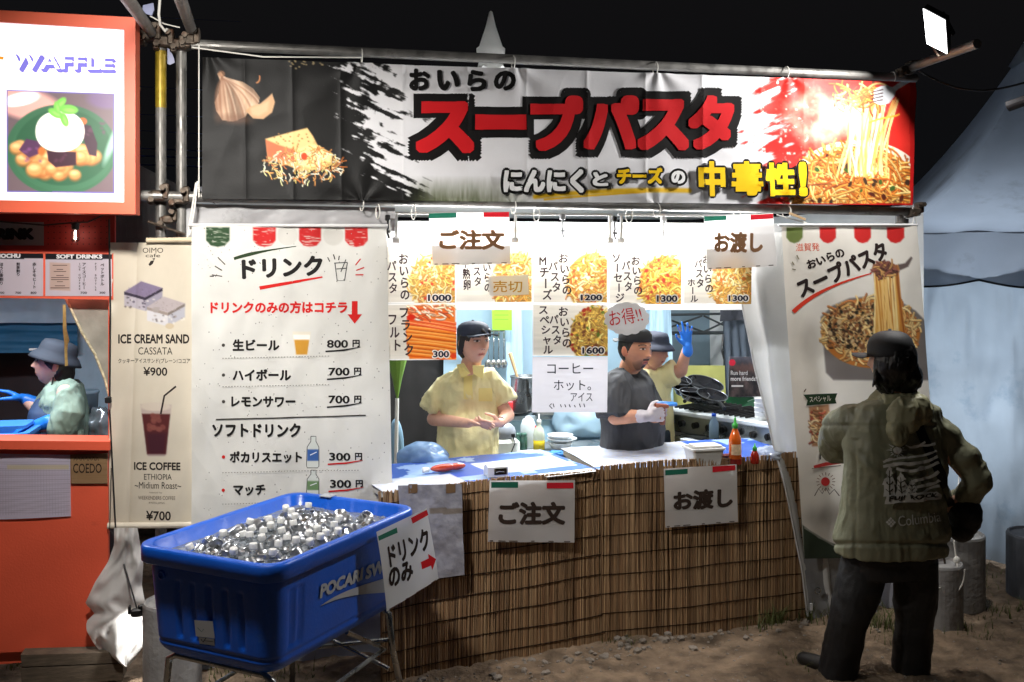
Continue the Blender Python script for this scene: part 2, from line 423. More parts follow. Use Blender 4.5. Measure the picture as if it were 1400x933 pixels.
        o = obj(name, V, F, m, parent, smooth=True, cols=C, **k)
        s.finish(o); return o
# ------------------------------------------------------------------ shared materials
M_steel = mat("galvanised steel", (132, 130, 126), 0.52, 0.6, vary=0.35, vscale=14, bump=0.0008, bscale=90, rvary=0.15, dirt=((70, 62, 55), 9, 0.56))
M_rust = mat("weathered clamp steel", (88, 78, 68), 0.55, 0.7, vary=0.5, vscale=30, bump=0.002, bscale=60, dirt=((70, 42, 26), 18, 0.5))
M_chrome = mat("bare tube steel", (170, 172, 172), 0.25, 0.95, vary=0.2, vscale=12, rvary=0.1)
M_stain = mat("stainless sheet", (150, 155, 158), 0.33, 0.9, vary=0.2, vscale=6, rvary=0.12)
M_rope = mat("white cord", (225, 222, 214), 0.8, vary=0.1, bump=0.0006, bscale=400)
M_vinyl = mat("printed vinyl", rough=0.55, spec=0.25, vcol=True, vary=0.07, vscale=5, bump=0.0006, bscale=160, transl=0.06)
M_cloth = mat("printed polyester cloth", rough=0.75, spec=0.3, vcol=True, vary=0.10, vscale=4, bump=0.0006, bscale=320, transl=0.22)
M_paper = mat("laminated print", rough=0.35, spec=0.5, vcol=True, vary=0.05, vscale=6, transl=0.42)
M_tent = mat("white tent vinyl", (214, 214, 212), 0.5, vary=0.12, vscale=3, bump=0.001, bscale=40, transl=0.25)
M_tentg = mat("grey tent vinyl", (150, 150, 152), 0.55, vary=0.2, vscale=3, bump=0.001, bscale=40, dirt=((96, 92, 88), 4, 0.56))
M_black = mat("black plastic", (18, 18, 19), 0.4, vary=0.1)
M_rubber = mat("black cable", (16, 16, 17), 0.55, vary=0.1)
M_white = mat("white plastic", (226, 226, 224), 0.35, vary=0.06)

def drape(name, q, m, parent=None, amp=0.012, fu=7, fv=1.2, n=(48, 28), seed=0, gather=0.0, **k):
    """a hanging cloth between four points TL,TR,BR,BL with folds"""
    q = np.asarray(q, float); u, v = np.meshgrid(np.linspace(0, 1, n[0] + 1), np.linspace(0, 1, n[1] + 1))
    V = q[0] * ((1 - u) * (1 - v))[..., None] + q[1] * (u * (1 - v))[..., None] + q[2] * (u * v)[..., None] + q[3] * ((1 - u) * v)[..., None]
    N = np.cross(q[1] - q[0], q[3] - q[0]); N /= np.linalg.norm(N) + 1e-9
    d = (fbm(np.stack([u * fu, v * fv], -1), 4, seed) - 0.5) * 2 * amp + (ridge(np.stack([u * fu * 0.6 + v * 1.3, v * fv * 1.5 - u], -1), 2, seed + 9) - 0.6) * amp * 0.8 + gather * np.sin(u * fu * 6.28) * (0.3 + 0.7 * v)
    V = V + N * d[..., None]; nx = n[0] + 1; i = np.arange(V.shape[0] * nx).reshape(-1, nx)
    F = np.stack([i[:-1, :-1], i[1:, :-1], i[1:, 1:], i[:-1, 1:]], -1).reshape(-1, 4)
    return obj(name, V.reshape(-1, 3), F, m, parent, smooth=True, **k)

# ------------------------------------------------------------------ ground
def gz(x, y):
    p = np.stack([np.asarray(x, float), np.asarray(y, float)], -1)
    return (fbm(p * 1.3, 3, 3) - 0.5) * 0.05 + (fbm(p * 7, 4, 5) - 0.5) * 0.035 + (ridge(p * 18, 2, 8) - 0.6) * 0.02 + (fbm(p * 30, 2, 9) - .5) * .012
def axis(a, b, st, far):
    c = np.arange(a, b + 1e-6, st); g = []; x = st
    while x < far: g.append(x); x *= 1.6
    g = np.array(g); return np.concatenate([a - g[::-1], c, b + g])
gx, gy = np.meshgrid(axis(-2.2, 3.6, 0.02, 400), axis(3.1, 7.4, 0.02, 400))
near = np.clip(1.5 - np.maximum(np.abs(gx - 0.7) - 2.9, np.abs(gy - 5.2) - 2.2), 0, 1)
V = np.stack([gx, gy, np.where(near > 0, gz(gx, gy) * near, 0.0)], -1).reshape(-1, 3); i = np.arange(gx.size).reshape(gx.shape)
F = np.stack([i[:-1, :-1], i[:-1, 1:], i[1:, 1:], i[1:, :-1]], -1).reshape(-1, 4)
M_dirt = mat("trodden dirt", (128, 109, 90), 0.92, spec=0.2, vary=0.5, vscale=9, bump=0.02, bscale=30, dirt=((72, 61, 50), 2.2, 0.50))
obj("ground", V, F, M_dirt, None, kind="structure", smooth=True, base=(0, 0, 0))

# loose stones and grass: nobody could count them
M_stone = mat("grey gravel", (132, 122, 111), 0.9, vary=0.4, vscale=20, bump=0.004, bscale=50)
M_grass = mat("dry grass", (92, 98, 52), 0.7, vary=0.5, vscale=12, transl=0.3)
def stone(mb, c, r, rng):
    bm = bmesh.new(); bmesh.ops.create_icosphere(bm, subdivisions=1, radius=1.0)
    s = np.array([1, 0.55 + 0.4 * rng.rand(), 0.45 + 0.35 * rng.rand()]) * r; a = rng.rand() * 6.28; ca, sa = math.cos(a), math.sin(a)
    V = np.array([v.co[:] for v in bm.verts]); V *= (0.78 + 0.4 * rng.rand(len(V)))[:, None]; V *= s
    V = np.stack([V[:, 0] * ca - V[:, 1] * sa, V[:, 0] * sa + V[:, 1] * ca, V[:, 2]], 1); F = [[v.index for v in f.verts] for f in bm.faces]; bm.free(); mb.add(V + c, F)
rs = np.random.RandomState(3); mb = MB()
for k in range(1000):
    if k < 210: px = 560 + 560 * rs.rand(); py = 930 - (px - 540) * 0.165 + 4 + abs(rs.randn()) * 14; r = 0.004 + 0.024 * rs.rand() ** 3
    elif k < 250: px = 830 + 90 * rs.rand(); py = 866 + rs.randn() * 7; r = 0.014 + 0.022 * rs.rand()
    else: px = 540 + 860 * rs.rand(); py = 846 + 112 * rs.rand(); r = 0.0025 + 0.010 * rs.rand() ** 3
    g = G(px, py); stone(mb, g + np.array([0, 0, gz(g[0], g[1]) + r * 0.15]), r, rs)
obj("gravel", mb.V(), mb.f, M_stone, None, kind="stuff", label="scattered grey stones on the dirt along the reed screen", cat="gravel")
mb = MB()
def tuft(px, py, n, h, sp):
    g = G(px, py)
    for _ in range(n):
        b = g + np.array([rs.randn() * sp, rs.randn() * sp * 0.7, 0]); b[2] = gz(b[0], b[1]) - 0.005; a = rs.rand() * 6.28; L = h * (0.4 + 0.8 * rs.rand()); lean = 0.3 + 0.7 * rs.rand(); w = 0.0022 + 0.002 * rs.rand(); d = np.array([math.cos(a), math.sin(a), 0]); sd = np.array([-d[1], d[0], 0]); V = []
        for t in (0, 0.35, 0.7, 1.0):
            c = b + EZ * L * t * (1 - 0.35 * lean * t) + d * L * lean * t * t; ww = w * (1 - t * 0.92); V += [c - sd * ww, c + sd * ww]
        mb.add(V, [(0, 1, 3, 2), (2, 3, 5, 4), (4, 5, 7, 6)])
for px, py, n, h, sp in [(1060, 850, 70, 0.16, 0.04), (1110, 846, 60, 0.14, 0.05), (1040, 856, 40, 0.1, 0.05), (1215, 862, 60, 0.17, 0.05), (1190, 850, 40, 0.12, 0.05), (845, 876, 40, 0.06, 0.06), (1100, 905, 50, 0.07, 0.08), (1225, 880, 40, 0.12, 0.05), (1335, 865, 40, 0.08, 0.1), (1380, 840, 60, 0.1, 0.12), (30, 912, 40, 0.1, 0.06), (100, 926, 40, 0.12, 0.06), (395, 925, 40, 0.09, 0.08), (300, 930, 30, 0.08, 0.08), (1350, 800, 50, 0.1, 0.15)]: tuft(px, py, n, h, sp)
obj("grass", mb.V(), mb.f, M_grass, None, kind="stuff", label="thin dry grass growing at the foot of the stall", cat="grass")

# ------------------------------------------------------------------ the stall's tent
pk = P(671, 76, 6.9)
tent = thing("stall_tent", (pk[0], pk[1], 0), "white peaked event tent that shelters the soup pasta stall", "tent")
eL, eR = S(268, 284, -0.10), S(1240, 291, -0.10); eL[2] = eR[2] = 2.27
bL, bR = eL - EN * 3.0, eR - EN * 3.0
mb = MB(); top = np.array([pk[0], pk[1], pk[2] - 0.02])
corners = [eL, eR, bR, bL]
for k in range(4):                                                  # four concave roof faces
    a, b = corners[k], corners[(k + 1) % 4]; R = []
    for v in np.linspace(0, 0.97, 12):
        row = []
        for u in np.linspace(0, 1, 13):
            e = a + (b - a) * u; p = e + (top - e) * v; p[2] = e[2] + (top[2] - e[2]) * v ** 1.7; row.append(p)
        R.append(row)
    mb.rings(R, cap=False, closed=False)
mb.build("roof", M_tent, tent, smooth=True)
mb = MB(); mb.lathe([(0.150, -0.32), (0.105, -0.16), (0.075, 0.0), (0.098, 0.012), (0.100, 0.045), (0.082, 0.06), (0.035, 0.20), (0.012, 0.30), (0.0, 0.31)], pk, 24)
mb.build("finial", mat("white finial cap", (232, 232, 230), .5, vary=.06, transl=.55), tent, smooth=True)
drape("valance", [S(255, 279, -0.10), S(540, 284, -0.10), S(540, 316, -0.10), S(255, 330, -0.10)], M_tentg, tent, 0.02, 9, 1, seed=2)  # grey vinyl: the weaker light on this end is put into the colour
drape("inner_valance", [S(500, 302, -0.34), S(1072, 306, -0.34), S(1066, 424, -0.34), S(500, 424, -0.34)], M_tent, tent, 0.02, 8, 1, seed=4)
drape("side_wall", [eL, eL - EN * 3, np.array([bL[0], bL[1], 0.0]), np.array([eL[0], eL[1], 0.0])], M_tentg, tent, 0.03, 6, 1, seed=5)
eR2 = S(1262, 291, -0.12)
drape("side_wall", [eR2 + EZ * 0.05, eR2 - EN * 3 + EZ * 0.05, np.array([(eR2 - EN * 3)[0], (eR2 - EN * 3)[1], 0.0]), np.array([eR2[0], eR2[1], 0.0])], M_tent, tent, 0.02, 6, 1, seed=6)
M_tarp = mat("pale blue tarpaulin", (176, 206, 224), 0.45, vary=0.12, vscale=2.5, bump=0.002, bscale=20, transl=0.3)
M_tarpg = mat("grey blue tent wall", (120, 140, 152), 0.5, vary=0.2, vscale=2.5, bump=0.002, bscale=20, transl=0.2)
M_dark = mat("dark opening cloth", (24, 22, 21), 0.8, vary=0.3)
bw = lambda x, y, o=-2.9: S(x, y, o)
drape("back_wall", [bw(606, 330), bw(894, 330), bw(894, 790), bw(606, 790)], M_tarp, tent, 0.05, 6, 1.5, seed=7)
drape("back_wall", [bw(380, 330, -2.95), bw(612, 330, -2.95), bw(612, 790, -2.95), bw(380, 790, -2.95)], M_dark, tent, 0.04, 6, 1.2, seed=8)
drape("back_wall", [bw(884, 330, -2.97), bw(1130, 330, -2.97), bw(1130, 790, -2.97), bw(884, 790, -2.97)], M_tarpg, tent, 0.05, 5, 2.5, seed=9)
drape("hanging_tarp", [bw(868, 400, -2.3), bw(917, 400, -2.3), bw(922, 560, -2.3), bw(872, 560, -2.3)], M_tarp, tent, 0.03, 4, 1, seed=10)
drape("left_tarp", [bw(690, 360, -2.6), bw(712, 360, -2.6), bw(716, 600, -2.6), bw(694, 600, -2.6)], M_tarp, tent, 0.02, 2, 1, seed=12)
# roof truss of the frame seen at the back
mb = MB()
tr = lambda x, y: S(x, y, -2.6)
for a, b, r in [((900, 431), (1000, 429), .010), ((900, 456), (1000, 455), .014), ((905, 452), (960, 432), .008), ((962, 432), (1000, 450), .008), ((905, 434), (962, 454), .008), ((962, 454), (1000, 436), .008), ((991, 425), (992, 560), .016)]: mb.tube([tr(*a), tr(*b)], r, 8)
mb.build("frame_truss", mat("dull frame steel", (70, 74, 76), 0.5, 0.6), tent)
mb = MB(); mb.tube([tr(989, 455), S(987, 480, -2.58), S(991, 495, -2.56), S(990, 510, -2.58)], .009, 6); mb.build("webbing_strap", M_black, tent)
drape("dark_curtain", [S(988, 412, -2.2), S(1046, 412, -2.2), S(1062, 560, -2.2), S(994, 560, -2.2)], mat("slate curtain", (70, 80, 92), 0.7, vary=0.2), tent, 0.02, 6, 1, seed=14, gather=0.012)
drape("curtain_header", [S(985, 408, -2.15), S(1040, 408, -2.15), S(1042, 436, -2.15), S(984, 440, -2.15)], mat("charcoal canvas", (52, 54, 62), 0.8), tent, 0.02, 5, 1, seed=15)
# white door flap rolled at the right of the opening, with its zip
u = np.linspace(0, 1, 40); ly = 318 + (846 - 318) * u
lx = np.interp(ly, [318, 415, 500, 590, 640, 700, 790, 846], [1000, 1019, 1036, 1058, 1070, 1085, 1103, 1109]); rx = np.interp(ly, [318, 600, 846], [1092, 1120, 1150])
w = np.linspace(0, 1, 16); X = lx[:, None] + (rx - lx)[:, None] * w; Y = np.repeat(ly[:, None], 16, 1)
o = -0.055 + 0.05 * np.sin(w * 9 + 0.7)[None, :] * np.linspace(0.5, 1, 40)[:, None] * 0.6 + (fbm(np.stack([X * .03, Y * .015], -1), 3, 4) - .5) * 0.05
Vp = S(X.ravel(), Y.ravel(), 0.0) + EN * o.ravel()[:, None]; i = np.arange(640).reshape(40, 16); F = np.stack([i[:-1, :-1], i[1:, :-1], i[1:, 1:], i[:-1, 1:]], -1).reshape(-1, 4)
obj("door_flap", Vp, F, M_tent, tent, smooth=True)
mb = MB(); mb.tube(S(lx, ly, 0.0) + EN * (o[:, 0] + 0.004)[:, None], 0.006, 6); mb.box(S(1109, 830, 0.0), (0.012, 0.012, 0.035), FAX)
mb.build("zip_edge", mat("zip tape", (205, 205, 205), 0.5), tent)
drape("skirt", [S(1098, 755, -0.03), S(1200, 752, -0.03), S(1200, 850, -0.03), S(1108, 850, -0.03)], mat("silver skirt sheet", (150, 152, 156), 0.4, 0.2, vary=0.25, vscale=6, bump=0.002, bscale=30, dirt=((90, 86, 80), 6, .56)), tent, 0.012, 4, 2, seed=16)
mb = MB(); ey = S(1118, 808, 0.0); t = np.linspace(0, 2 * math.pi, 25)
mb.tube(ey + EX * (0.016 * np.cos(t))[:, None] + EZ * (0.016 * np.sin(t))[:, None], 0.004, 6, cap=False); mb.build("eyelet", M_chrome, tent)
drape("skirt", [S(255, 700, -0.06), S(560, 700, -0.06), S(560, 905, -0.06), S(255, 925, -0.06)], mat("pale skirt sheet", (170, 172, 176), 0.5, vary=0.2, vscale=5, dirt=((110, 104, 96), 4, .58)), tent, 0.02, 5, 1.5, seed=17)

# ------------------------------------------------------------------ scaffold
b0 = S(220, 900, -0.07); b0[2] = 0
scaf = thing("scaffold_frame", b0, "galvanised scaffold pipe frame clamped around the red and white stall banner", "scaffold")
def pipe(name, a, b, r=0.0243, m=None, n=16):
    mb = MB(); mb.tube([a, b], r, n); d = np.asarray(b) - np.asarray(a); d = d / np.linalg.norm(d)
    return mb.build(name, m or M_steel, scaf, smooth=False)
pipe("top_pipe", S(262, 61, -0.045), S(1252, 107, -0.045)); pipe("bottom_pipe", S(193, 268, -0.045), S(1256, 290, -0.045))
def toground(p): q = np.array(p); q[2] = 0; return q
for px in (220, 248):
    t_ = S(px, 62, -0.10); pipe("upright", t_, toground(t_))
t_ = S(1236, 285, -0.10); pipe("upright", t_, toground(t_)); pipe("upright", S(1229, 292, -0.05), S(1229, 306, -0.05), 0.02)
mb = MB(); a = S(220, 70, -0.10); b = S(220, 148, -0.10); mb.tube([a, b], 0.0252, 16); mb.build("reflection_band", mat("yellow pipe reflection", (168, 142, 40), 0.4, 0.3, vary=0.4, vscale=20), scaf)  # yellow reflection on the upright, put in as a coloured band
pipe("outrigger_pipe", S(208, 46, -0.08), P(150, -36, 3.0)); pipe("outrigger_pipe", S(262, 42, -0.08), P(226, -60, 3.0))
arm0, arm1 = S(1236, 96, -0.06), S(1236, 92, 0.0) + EN * 0.62 + EZ * 0.0; arm1 = P(1336, 60, 4.93)
pipe("lamp_arm", arm0, arm1)
def clamp(c, s=1.0):
    mb = MB(); c = np.asarray(c)
    mb.box(c, np.array([.075, .07, .05]) * s, FAX, .008); mb.box(c + EX * .03 + EZ * .02, np.array([.03, .085, .075]) * s, FAX, .006); mb.box(c - EX * .035 * s - EZ * .012, np.array([.028, .075, .06]) * s, FAX, .006)
    mb.tube([c + EN * .02 + EX * .02 + EZ * .035, c + EN * .075 * s + EX * .02 + EZ * .035], .008, 6); mb.tube([c + EN * .02 - EX * .03 - EZ * .02, c + EN * .07 * s - EX * .03 - EZ * .02], .008, 6)
    mb.tube([c + EN * .062 * s + EX * .02 + EZ * .035, c + EN * .08 * s + EX * .02 + EZ * .035], .014, 6); mb.tube([c + EN * .058 * s - EX * .03 - EZ * .02, c + EN * .074 * s - EX * .03 - EZ * .02], .014, 6)
    return mb.build("clamp", M_rust, scaf)
for px, py, o, s in [(207, 50, -.07, 1.1), (225, 58, -.07, 1), (248, 62, -.07, 1), (260, 56, -.05, 1), (218, 268, -.06, 1), (246, 272, -.06, 1), (1250, 289, -.03, .8), (1238, 97, -.02, .9), (230, 300, -.1, .8)]: clamp(S(px, py, o), s)
mb = MB(); mb.box(S(228, 312, -.05), (.18, .012, .025), axes_to(EN, (0.35, 0.08, 1)), .004); mb.build("wedge_plate", M_rust, scaf)
# tape and wire hanging from the clamps
mb = MB(); mb.tube([S(219, -8, .1), S(217, 20, .08), S(219, 34, .05), S(226, 43, .03), S(228, 40, .02)], 0.006, 7); mb.tube([S(205, 22, .0), S(225, 33, 0), S(246, 38, 0)], .003, 6); mb.build("hanging_cord", M_rope, scaf)
mb = MB(); mb.prism(S(np.array([229, 232, 238, 239, 233, 229]), np.array([66, 68, 80, 86, 89, 88]), -.05), EN * .004); mb.build("tape_scrap", mat("bluish tape", (150, 156, 190), 0.4), scaf); mb = MB(); mb.prism(S(np.array([196, 210, 211, 208, 200, 195]), np.array([8, 5, 14, 22, 20, 14]), .02), EN * .01); mb.build("tape_scrap", mat("bluish tape", (150, 156, 190), 0.4), scaf)

# ------------------------------------------------------------------ floodlight
fd = -EX * 0.74 + EN * 0.20 - EZ * 0.66; fd /= np.linalg.norm(fd); fc = P(1278, 43, 4.96)
fl = thing("floodlight", fc, "bright white square floodlight on the pipe arm above the banner's right end", "floodlight")
fq = hit(np.array([1262, 1292, 1295, 1267]), np.array([12, 28, 74, 60]), fc, fd); fcen = fq.mean(0)
fa = axes_to(fd, EZ)
mb = MB(); mb.prism(fq - fd * 0.006, -fd * 0.035); mb.build("housing", M_black, fl)
for k in range(6):
    mb = MB(); mb.box(fcen - fd * 0.055 + fa[0] * (k - 2.5) * 0.016, (.004, .13, .03), fa); mb.build("cooling_fin", M_black, fl)
mb = MB(); mb.tube([fq[3] - fd * .02, (fq[3] + fq[2]) / 2 - EZ * .05 - fd * .02, fq[2] - fd * .02], .006, 6); mb.build("bracket", M_rust, fl)
obj("lens", fq, [(0, 3, 2, 1)] if np.dot(np.cross(fq[3] - fq[0], fq[1] - fq[0]), fd) > 0 else [(0, 1, 2, 3)], mat("lit lamp glass", (255, 255, 255), emit=9.0, vary=0), fl)
def area(name, c, d, w, h, W, parent=None, col=(1, 0.98, 0.95), spread=180):
    l = bpy.data.lights.new(name, 'AREA'); l.shape = 'RECTANGLE'; l.size = w; l.size_y = h; l.energy = W; l.color = col; l.spread = math.radians(spread)
    o_ = bpy.data.objects.new(name, l); COL.objects.link(o_); o_.rotation_mode = 'QUATERNION'; o_.rotation_quaternion = V3(d).to_track_quat('-Z', 'Z')
    o_.location = V3(c)
    if parent is not None: o_.parent = parent; o_.location = V3(np.asarray(c) - BASE[parent])
    return o_
area("flood_beam", fcen + fd * 0.01, fd, 0.13, 0.17, FLOOD_W, fl)
# its twin on the left outriggers, just above the picture
f2 = P(152, -52, 3.05); d2_ = np.array([.04, .80, -.68]); d2_ /= np.linalg.norm(d2_); a2_ = axes_to(d2_, EZ)
fl2 = thing("floodlight", f2, "square floodlight at the end of the left outrigger pipes above the kiosk", "floodlight")
mb = MB(); mb.box(f2 - d2_ * .03, (.20, .14, .04), a2_, .006); mb.build("housing", M_black, fl2)
mb = MB(); mb.tube([f2 - d2_ * .03 - a2_[0] * .1, f2 - EZ * .10 - a2_[0] * .06, f2 - EZ * .10 + a2_[0] * .06, f2 - d2_ * .03 + a2_[0] * .1], .006, 6); mb.build("bracket", M_rust, fl2)
area("flood_beam", f2 + d2_ * 0.004, d2_, 0.17, 0.12, FLOOD2_W, fl2, (1, .96, .90), spread=125)
mb = MB(); t = np.linspace(0, 1, 24)[:, None]
c0, c1 = S(1256, 97, -.02), P(1420, 108, 5.2); pts = c0 + (c1 - c0) * t - EZ * (0.10 * np.sin(t * math.pi) * (1 - t * 0.3)); mb.tube(pts, 0.006, 6)
obj("power_cable", mb.V(), mb.f, M_rubber, None, label="black lamp cable sagging right from the floodlight arm to the marquee", cat="cable")
for k, (y0, y1, r) in enumerate([(22, 30, .004), (118, 126, .006), (157, 162, .007), (178, 186, .007), (203, 209, .012), (214, 218, .016), (226, 230, .014)]):
    mb = MB(); mb.tube([P(120, y0 - 3, 18), P(330, y1, 18)], r, 5)
    obj("overhead_cable", mb.V(), mb.f, mat("lit cable", (90, 100, 160), 0.5, vary=0.2), None, label="thin overhead cable crossing the dark gap behind the scaffold uprights", cat="cable", group="overhead cables behind the scaffold")  # blue light on the cables is put into their colour

# ------------------------------------------------------------------ tube lamps under the pipe
M_glow = mat("lit tube", (255, 255, 255), emit=TUBE_E, vary=0)
def tube_lamp(a, b, label):
    c = (np.asarray(a) + b) / 2; t = thing("tube_lamp", c, label, "tube lamp", "tube lamps under the banner pipe")
    d = (b - a) / np.linalg.norm(b - a); mb = MB(); mb.tube([a + d * .03 - EZ * .115, b - d * .03 - EZ * .115], .011, 10); mb.build("tube", M_glow, t)
    for e, s in ((a, 1), (b, -1)):
        mb = MB(); mb.tube([e - EZ * .115, e + d * .035 * s - EZ * .115], .014, 10); mb.box(e + d * .018 * s - EZ * .05, (.012, .012, .13), FAX); mb.build("end_cap", M_white, t)
    mb = MB(); mb.box(c + EZ * .02, (np.linalg.norm(b - a), .02, .012), np.array([d, np.cross(EZ, d), EZ])); mb.build("rail", M_white, t)
    return t
tube_lamp(S(537, 297, -.13), S(692, 298, -.13), "tube lamp left of three, glowing beside and behind the upper order sign")
tube_lamp(S(700, 298, -.13), S(838, 299, -.13), "middle tube lamp, between the two upper backlit signs")
tube_lamp(S(845, 299, -.13), S(1050, 301, -.13), "tube lamp at the right, glowing behind the upper pick-up sign")
def hook(px, py, label, m=M_black):
    t = thing("clip_hook", S(px, py, -.05), label, "clip", "clips hanging from the lamp rail")
    mb = MB(); mb.box(S(px, py, -.05), (.026, .03, .03), FAX, .004); mb.build("jaw", m, t)
    mb = MB(); mb.tube([S(px, py + 3, -.05), S(px + 1, py + 14, -.05), S(px - 1, py + 18, -.05), S(px + 2, py + 28, -.05)], .005, 6); mb.box(S(px + 1, py + 19, -.05), (.022, .02, .012), FAX, .003); mb.build("stem", m, t)
hook(530, 298, "black clip hanging at the left end of the lamp rail above the first menu card"); hook(769, 297, "grey clip hanging right of the upper order sign", mat("grey clip", (120, 122, 124), .5)); hook(840, 300, "black clip hanging between the middle and right tube lamps"); hook(907, 300, "white clip hanging left of the upper pick-up sign", mat("pale clip", (190, 190, 190), .5))
# a batten lamp under the tent roof, towards the back
lc = S(770, 330, -1.45); lc[2] = 2.33
t = thing("ceiling_batten", lc, "white batten lamp fixed under the stall tent's roof", "lamp")
mb = MB(); mb.box(lc + EZ * .02, (1.2, .07, .04), FAX, .005); mb.build("casing", M_white, t)
area("batten_light", lc - EZ * .004, -EZ, 1.2, 0.06, INSIDE_W, t, (0.93, 0.97, 1.0)); area("roof_wash", lc + EZ * .06, np.array([pk[0], pk[1], pk[2]]) - lc, .3, 0.06, INSIDE_W * .9, t, (0.96, 0.98, 1.0))  # roof_wash: upward light added to brighten the finial

# ------------------------------------------------------------------ marquee on the right
pkm = P(1432, 20, 8.6)
mq = thing("marquee_tent", (pkm[0], pkm[1], 0), "large blue white marquee with scalloped eave glowing on the right", "tent")
M_mq = mat("marquee vinyl", (168, 178, 192), 0.55, vary=0.14, vscale=1.6, bump=0.003, bscale=9, transl=0.3, dirt=((120, 124, 132), 1.2, .55))
M_mqw = mat("marquee wall vinyl", (160, 172, 184), 0.5, vary=0.22, vscale=1.4, bump=0.006, bscale=9, transl=0.35, dirt=((110, 134, 156), 1.1, .52))
A, B = P(1196, 318, 6.55), P(1640, 372, 5.7); A[2] = B[2] = 2.1
C_ = B + np.array([1.2, 5.0, 0]); D = A + np.array([1.0, 4.6, 0])
mb = MB(); cor = [A, B, C_, D]
for k in range(4):
    a, b = cor[k], cor[(k + 1) % 4]; R = []
    for v in np.linspace(0, 0.985, 22):
        row = []
        for u in np.linspace(0, 1, 30):
            e = a + (b - a) * u; p = e + (pkm - e) * v; p[2] = e[2] + (pkm[2] - e[2]) * v ** 1.75 + 0.012 * math.sin(u * 23) * (1 - v); row.append(p)
        R.append(row)
    mb.rings(R, cap=False, closed=False)
mb.build("roof", M_mq, mq, smooth=True)
mb = MB(); mb.lathe([(.30, -.42), (.17, -.2), (.12, 0), (.15, .02), (.15, .07), (.1, .1), (.03, .42), (0, .45)], pkm, 20); mb.build("finial", M_mq, mq, smooth=True)
dAB = (B - A) / np.linalg.norm(B - A); nAB = np.array([dAB[1], -dAB[0], 0]); L = np.linalg.norm(B - A); n = 120
u = np.linspace(0, 1, n); dz = 0.30 + 0.045 * np.abs(np.sin(u * L * math.pi / 0.62)) ; top_ = A + dAB * (u * L)[:, None]
rows = [top_ - EZ * (dz * q)[:, None] + nAB * (0.02 + 0.015 * np.sin(u * 40 + q * 2))[:, None] * q for q in np.linspace(0, 1, 8)]
mb = MB(); mb.rings(rows, cap=False, closed=False); mb.build("eave_valance", M_mq, mq, smooth=True)
mb = MB(); mb.tube(rows[-1], 0.007, 6); mb.build("valance_piping", mat("dark piping", (30, 34, 40), .6), mq)
wa, wb = A - nAB * 0.06, B - nAB * 0.06
drape("wall", [wa - EZ * .29, wb - EZ * .29, np.array([wb[0], wb[1], 0.02]), np.array([wa[0], wa[1], 0.02])], M_mqw, mq, 0.085, 9, 2.2, (110, 60), seed=21)
drape("wall", [D, A, np.array([A[0], A[1], 0.02]), np.array([D[0], D[1], 0.02])], M_mqw, mq, 0.05, 9, 2, (60, 40), seed=22)
mb = MB(); mb.tube([P(1378, 146, 4.9), P(1440, 124, 4.75)], .026, 14); obj("guy_pole", mb.V(), mb.f, mat("grey pole end", (58, 58, 62), .7), None, label="end of a grey pole poking in from the right edge before the marquee roof", cat="pole")
ml = P(1330, 545, 6.95)
t = thing("work_lamp", ml, "work lamp glowing inside the marquee behind its wall", "lamp")
mb = MB(); mb.box(ml + np.array([0, .07, 0]), (.3, .05, .2), None, .01); mb.build("casing", M_black, t)
area("work_light", ml, (0, -1, 0.0), .28, .18, MARQUEE_W, t, (0.88, 0.94, 1.0)); area("roof_light", ml + np.array([.1, .1, .12]), (.1, .1, 1), .28, .18, MARQUEE_W * 2.4, t, (0.86, 0.93, 1.0))
# dim neighbouring roof behind the scaffold
mb = MB(); a, b, c, d = P(150, 205, 7.5), P(300, 282, 7.5), P(300, 345, 7.0), P(150, 345, 7.0); mb.rings([[a + (b - a) * u for u in np.linspace(0, 1, 20)], [d + (c - d) * u for u in np.linspace(0, 1, 20)]], False, False)
nt_ = obj("grey_tent_roof", mb.V(), mb.f, M_tentg, None, label="dim grey tent roof sloping down behind the scaffold uprights", cat="tent roof")
# ------------------------------------------------------------------ the big banner
R1 = np.random.RandomState(5)
TIES_T = [(283, 74), (495, 82), (703, 91), (898, 99), (1077, 105), (1222, 112)]; TIES_B = [(495, 272), (703, 276), (900, 281), (1078, 283), (1245, 284)]
CREASE = [335, 400, 466, 551, 640, 720, 803, 882, 960, 1040, 1099]
def banner_disp(X, Y):
    d = (fbm(np.stack([X / 120, Y / 90], -1), 3, 31) - .5) * 0.036 + (ridge(np.stack([X / 70 + Y / 200, Y / 60], -1), 2, 35) - .6) * 0.007
    for x, y in TIES_T:
        dx, dy = X - x, np.maximum(Y - y, 0); a = np.arctan2(dx, dy + 6); r = np.hypot(dx, dy)
        d = d + 0.011 * np.cos(a * 7) * np.exp(-r / 55) * (r / (r + 12)) + 0.016 * np.exp(-r / 26)
    for x, y in TIES_B:
        dx, dy = X - x, np.maximum(y - Y, 0); a = np.arctan2(dx, dy + 6); r = np.hypot(dx, dy); d = d + 0.006 * np.cos(a * 7) * np.exp(-r / 35)
    for c in CREASE: d = d + 0.005 * np.exp(-np.abs(X - c - 0.01 * (Y - 180)) / 4)
    return d
bn = Sheet([(277, 79), (1252, 113), (1247, 281), (276, 272)], 0.0, 1.15, banner_disp, (232, 231, 234), maxlen=9)
X, Y = bn.X, bn.Y; bn.gap = .0003
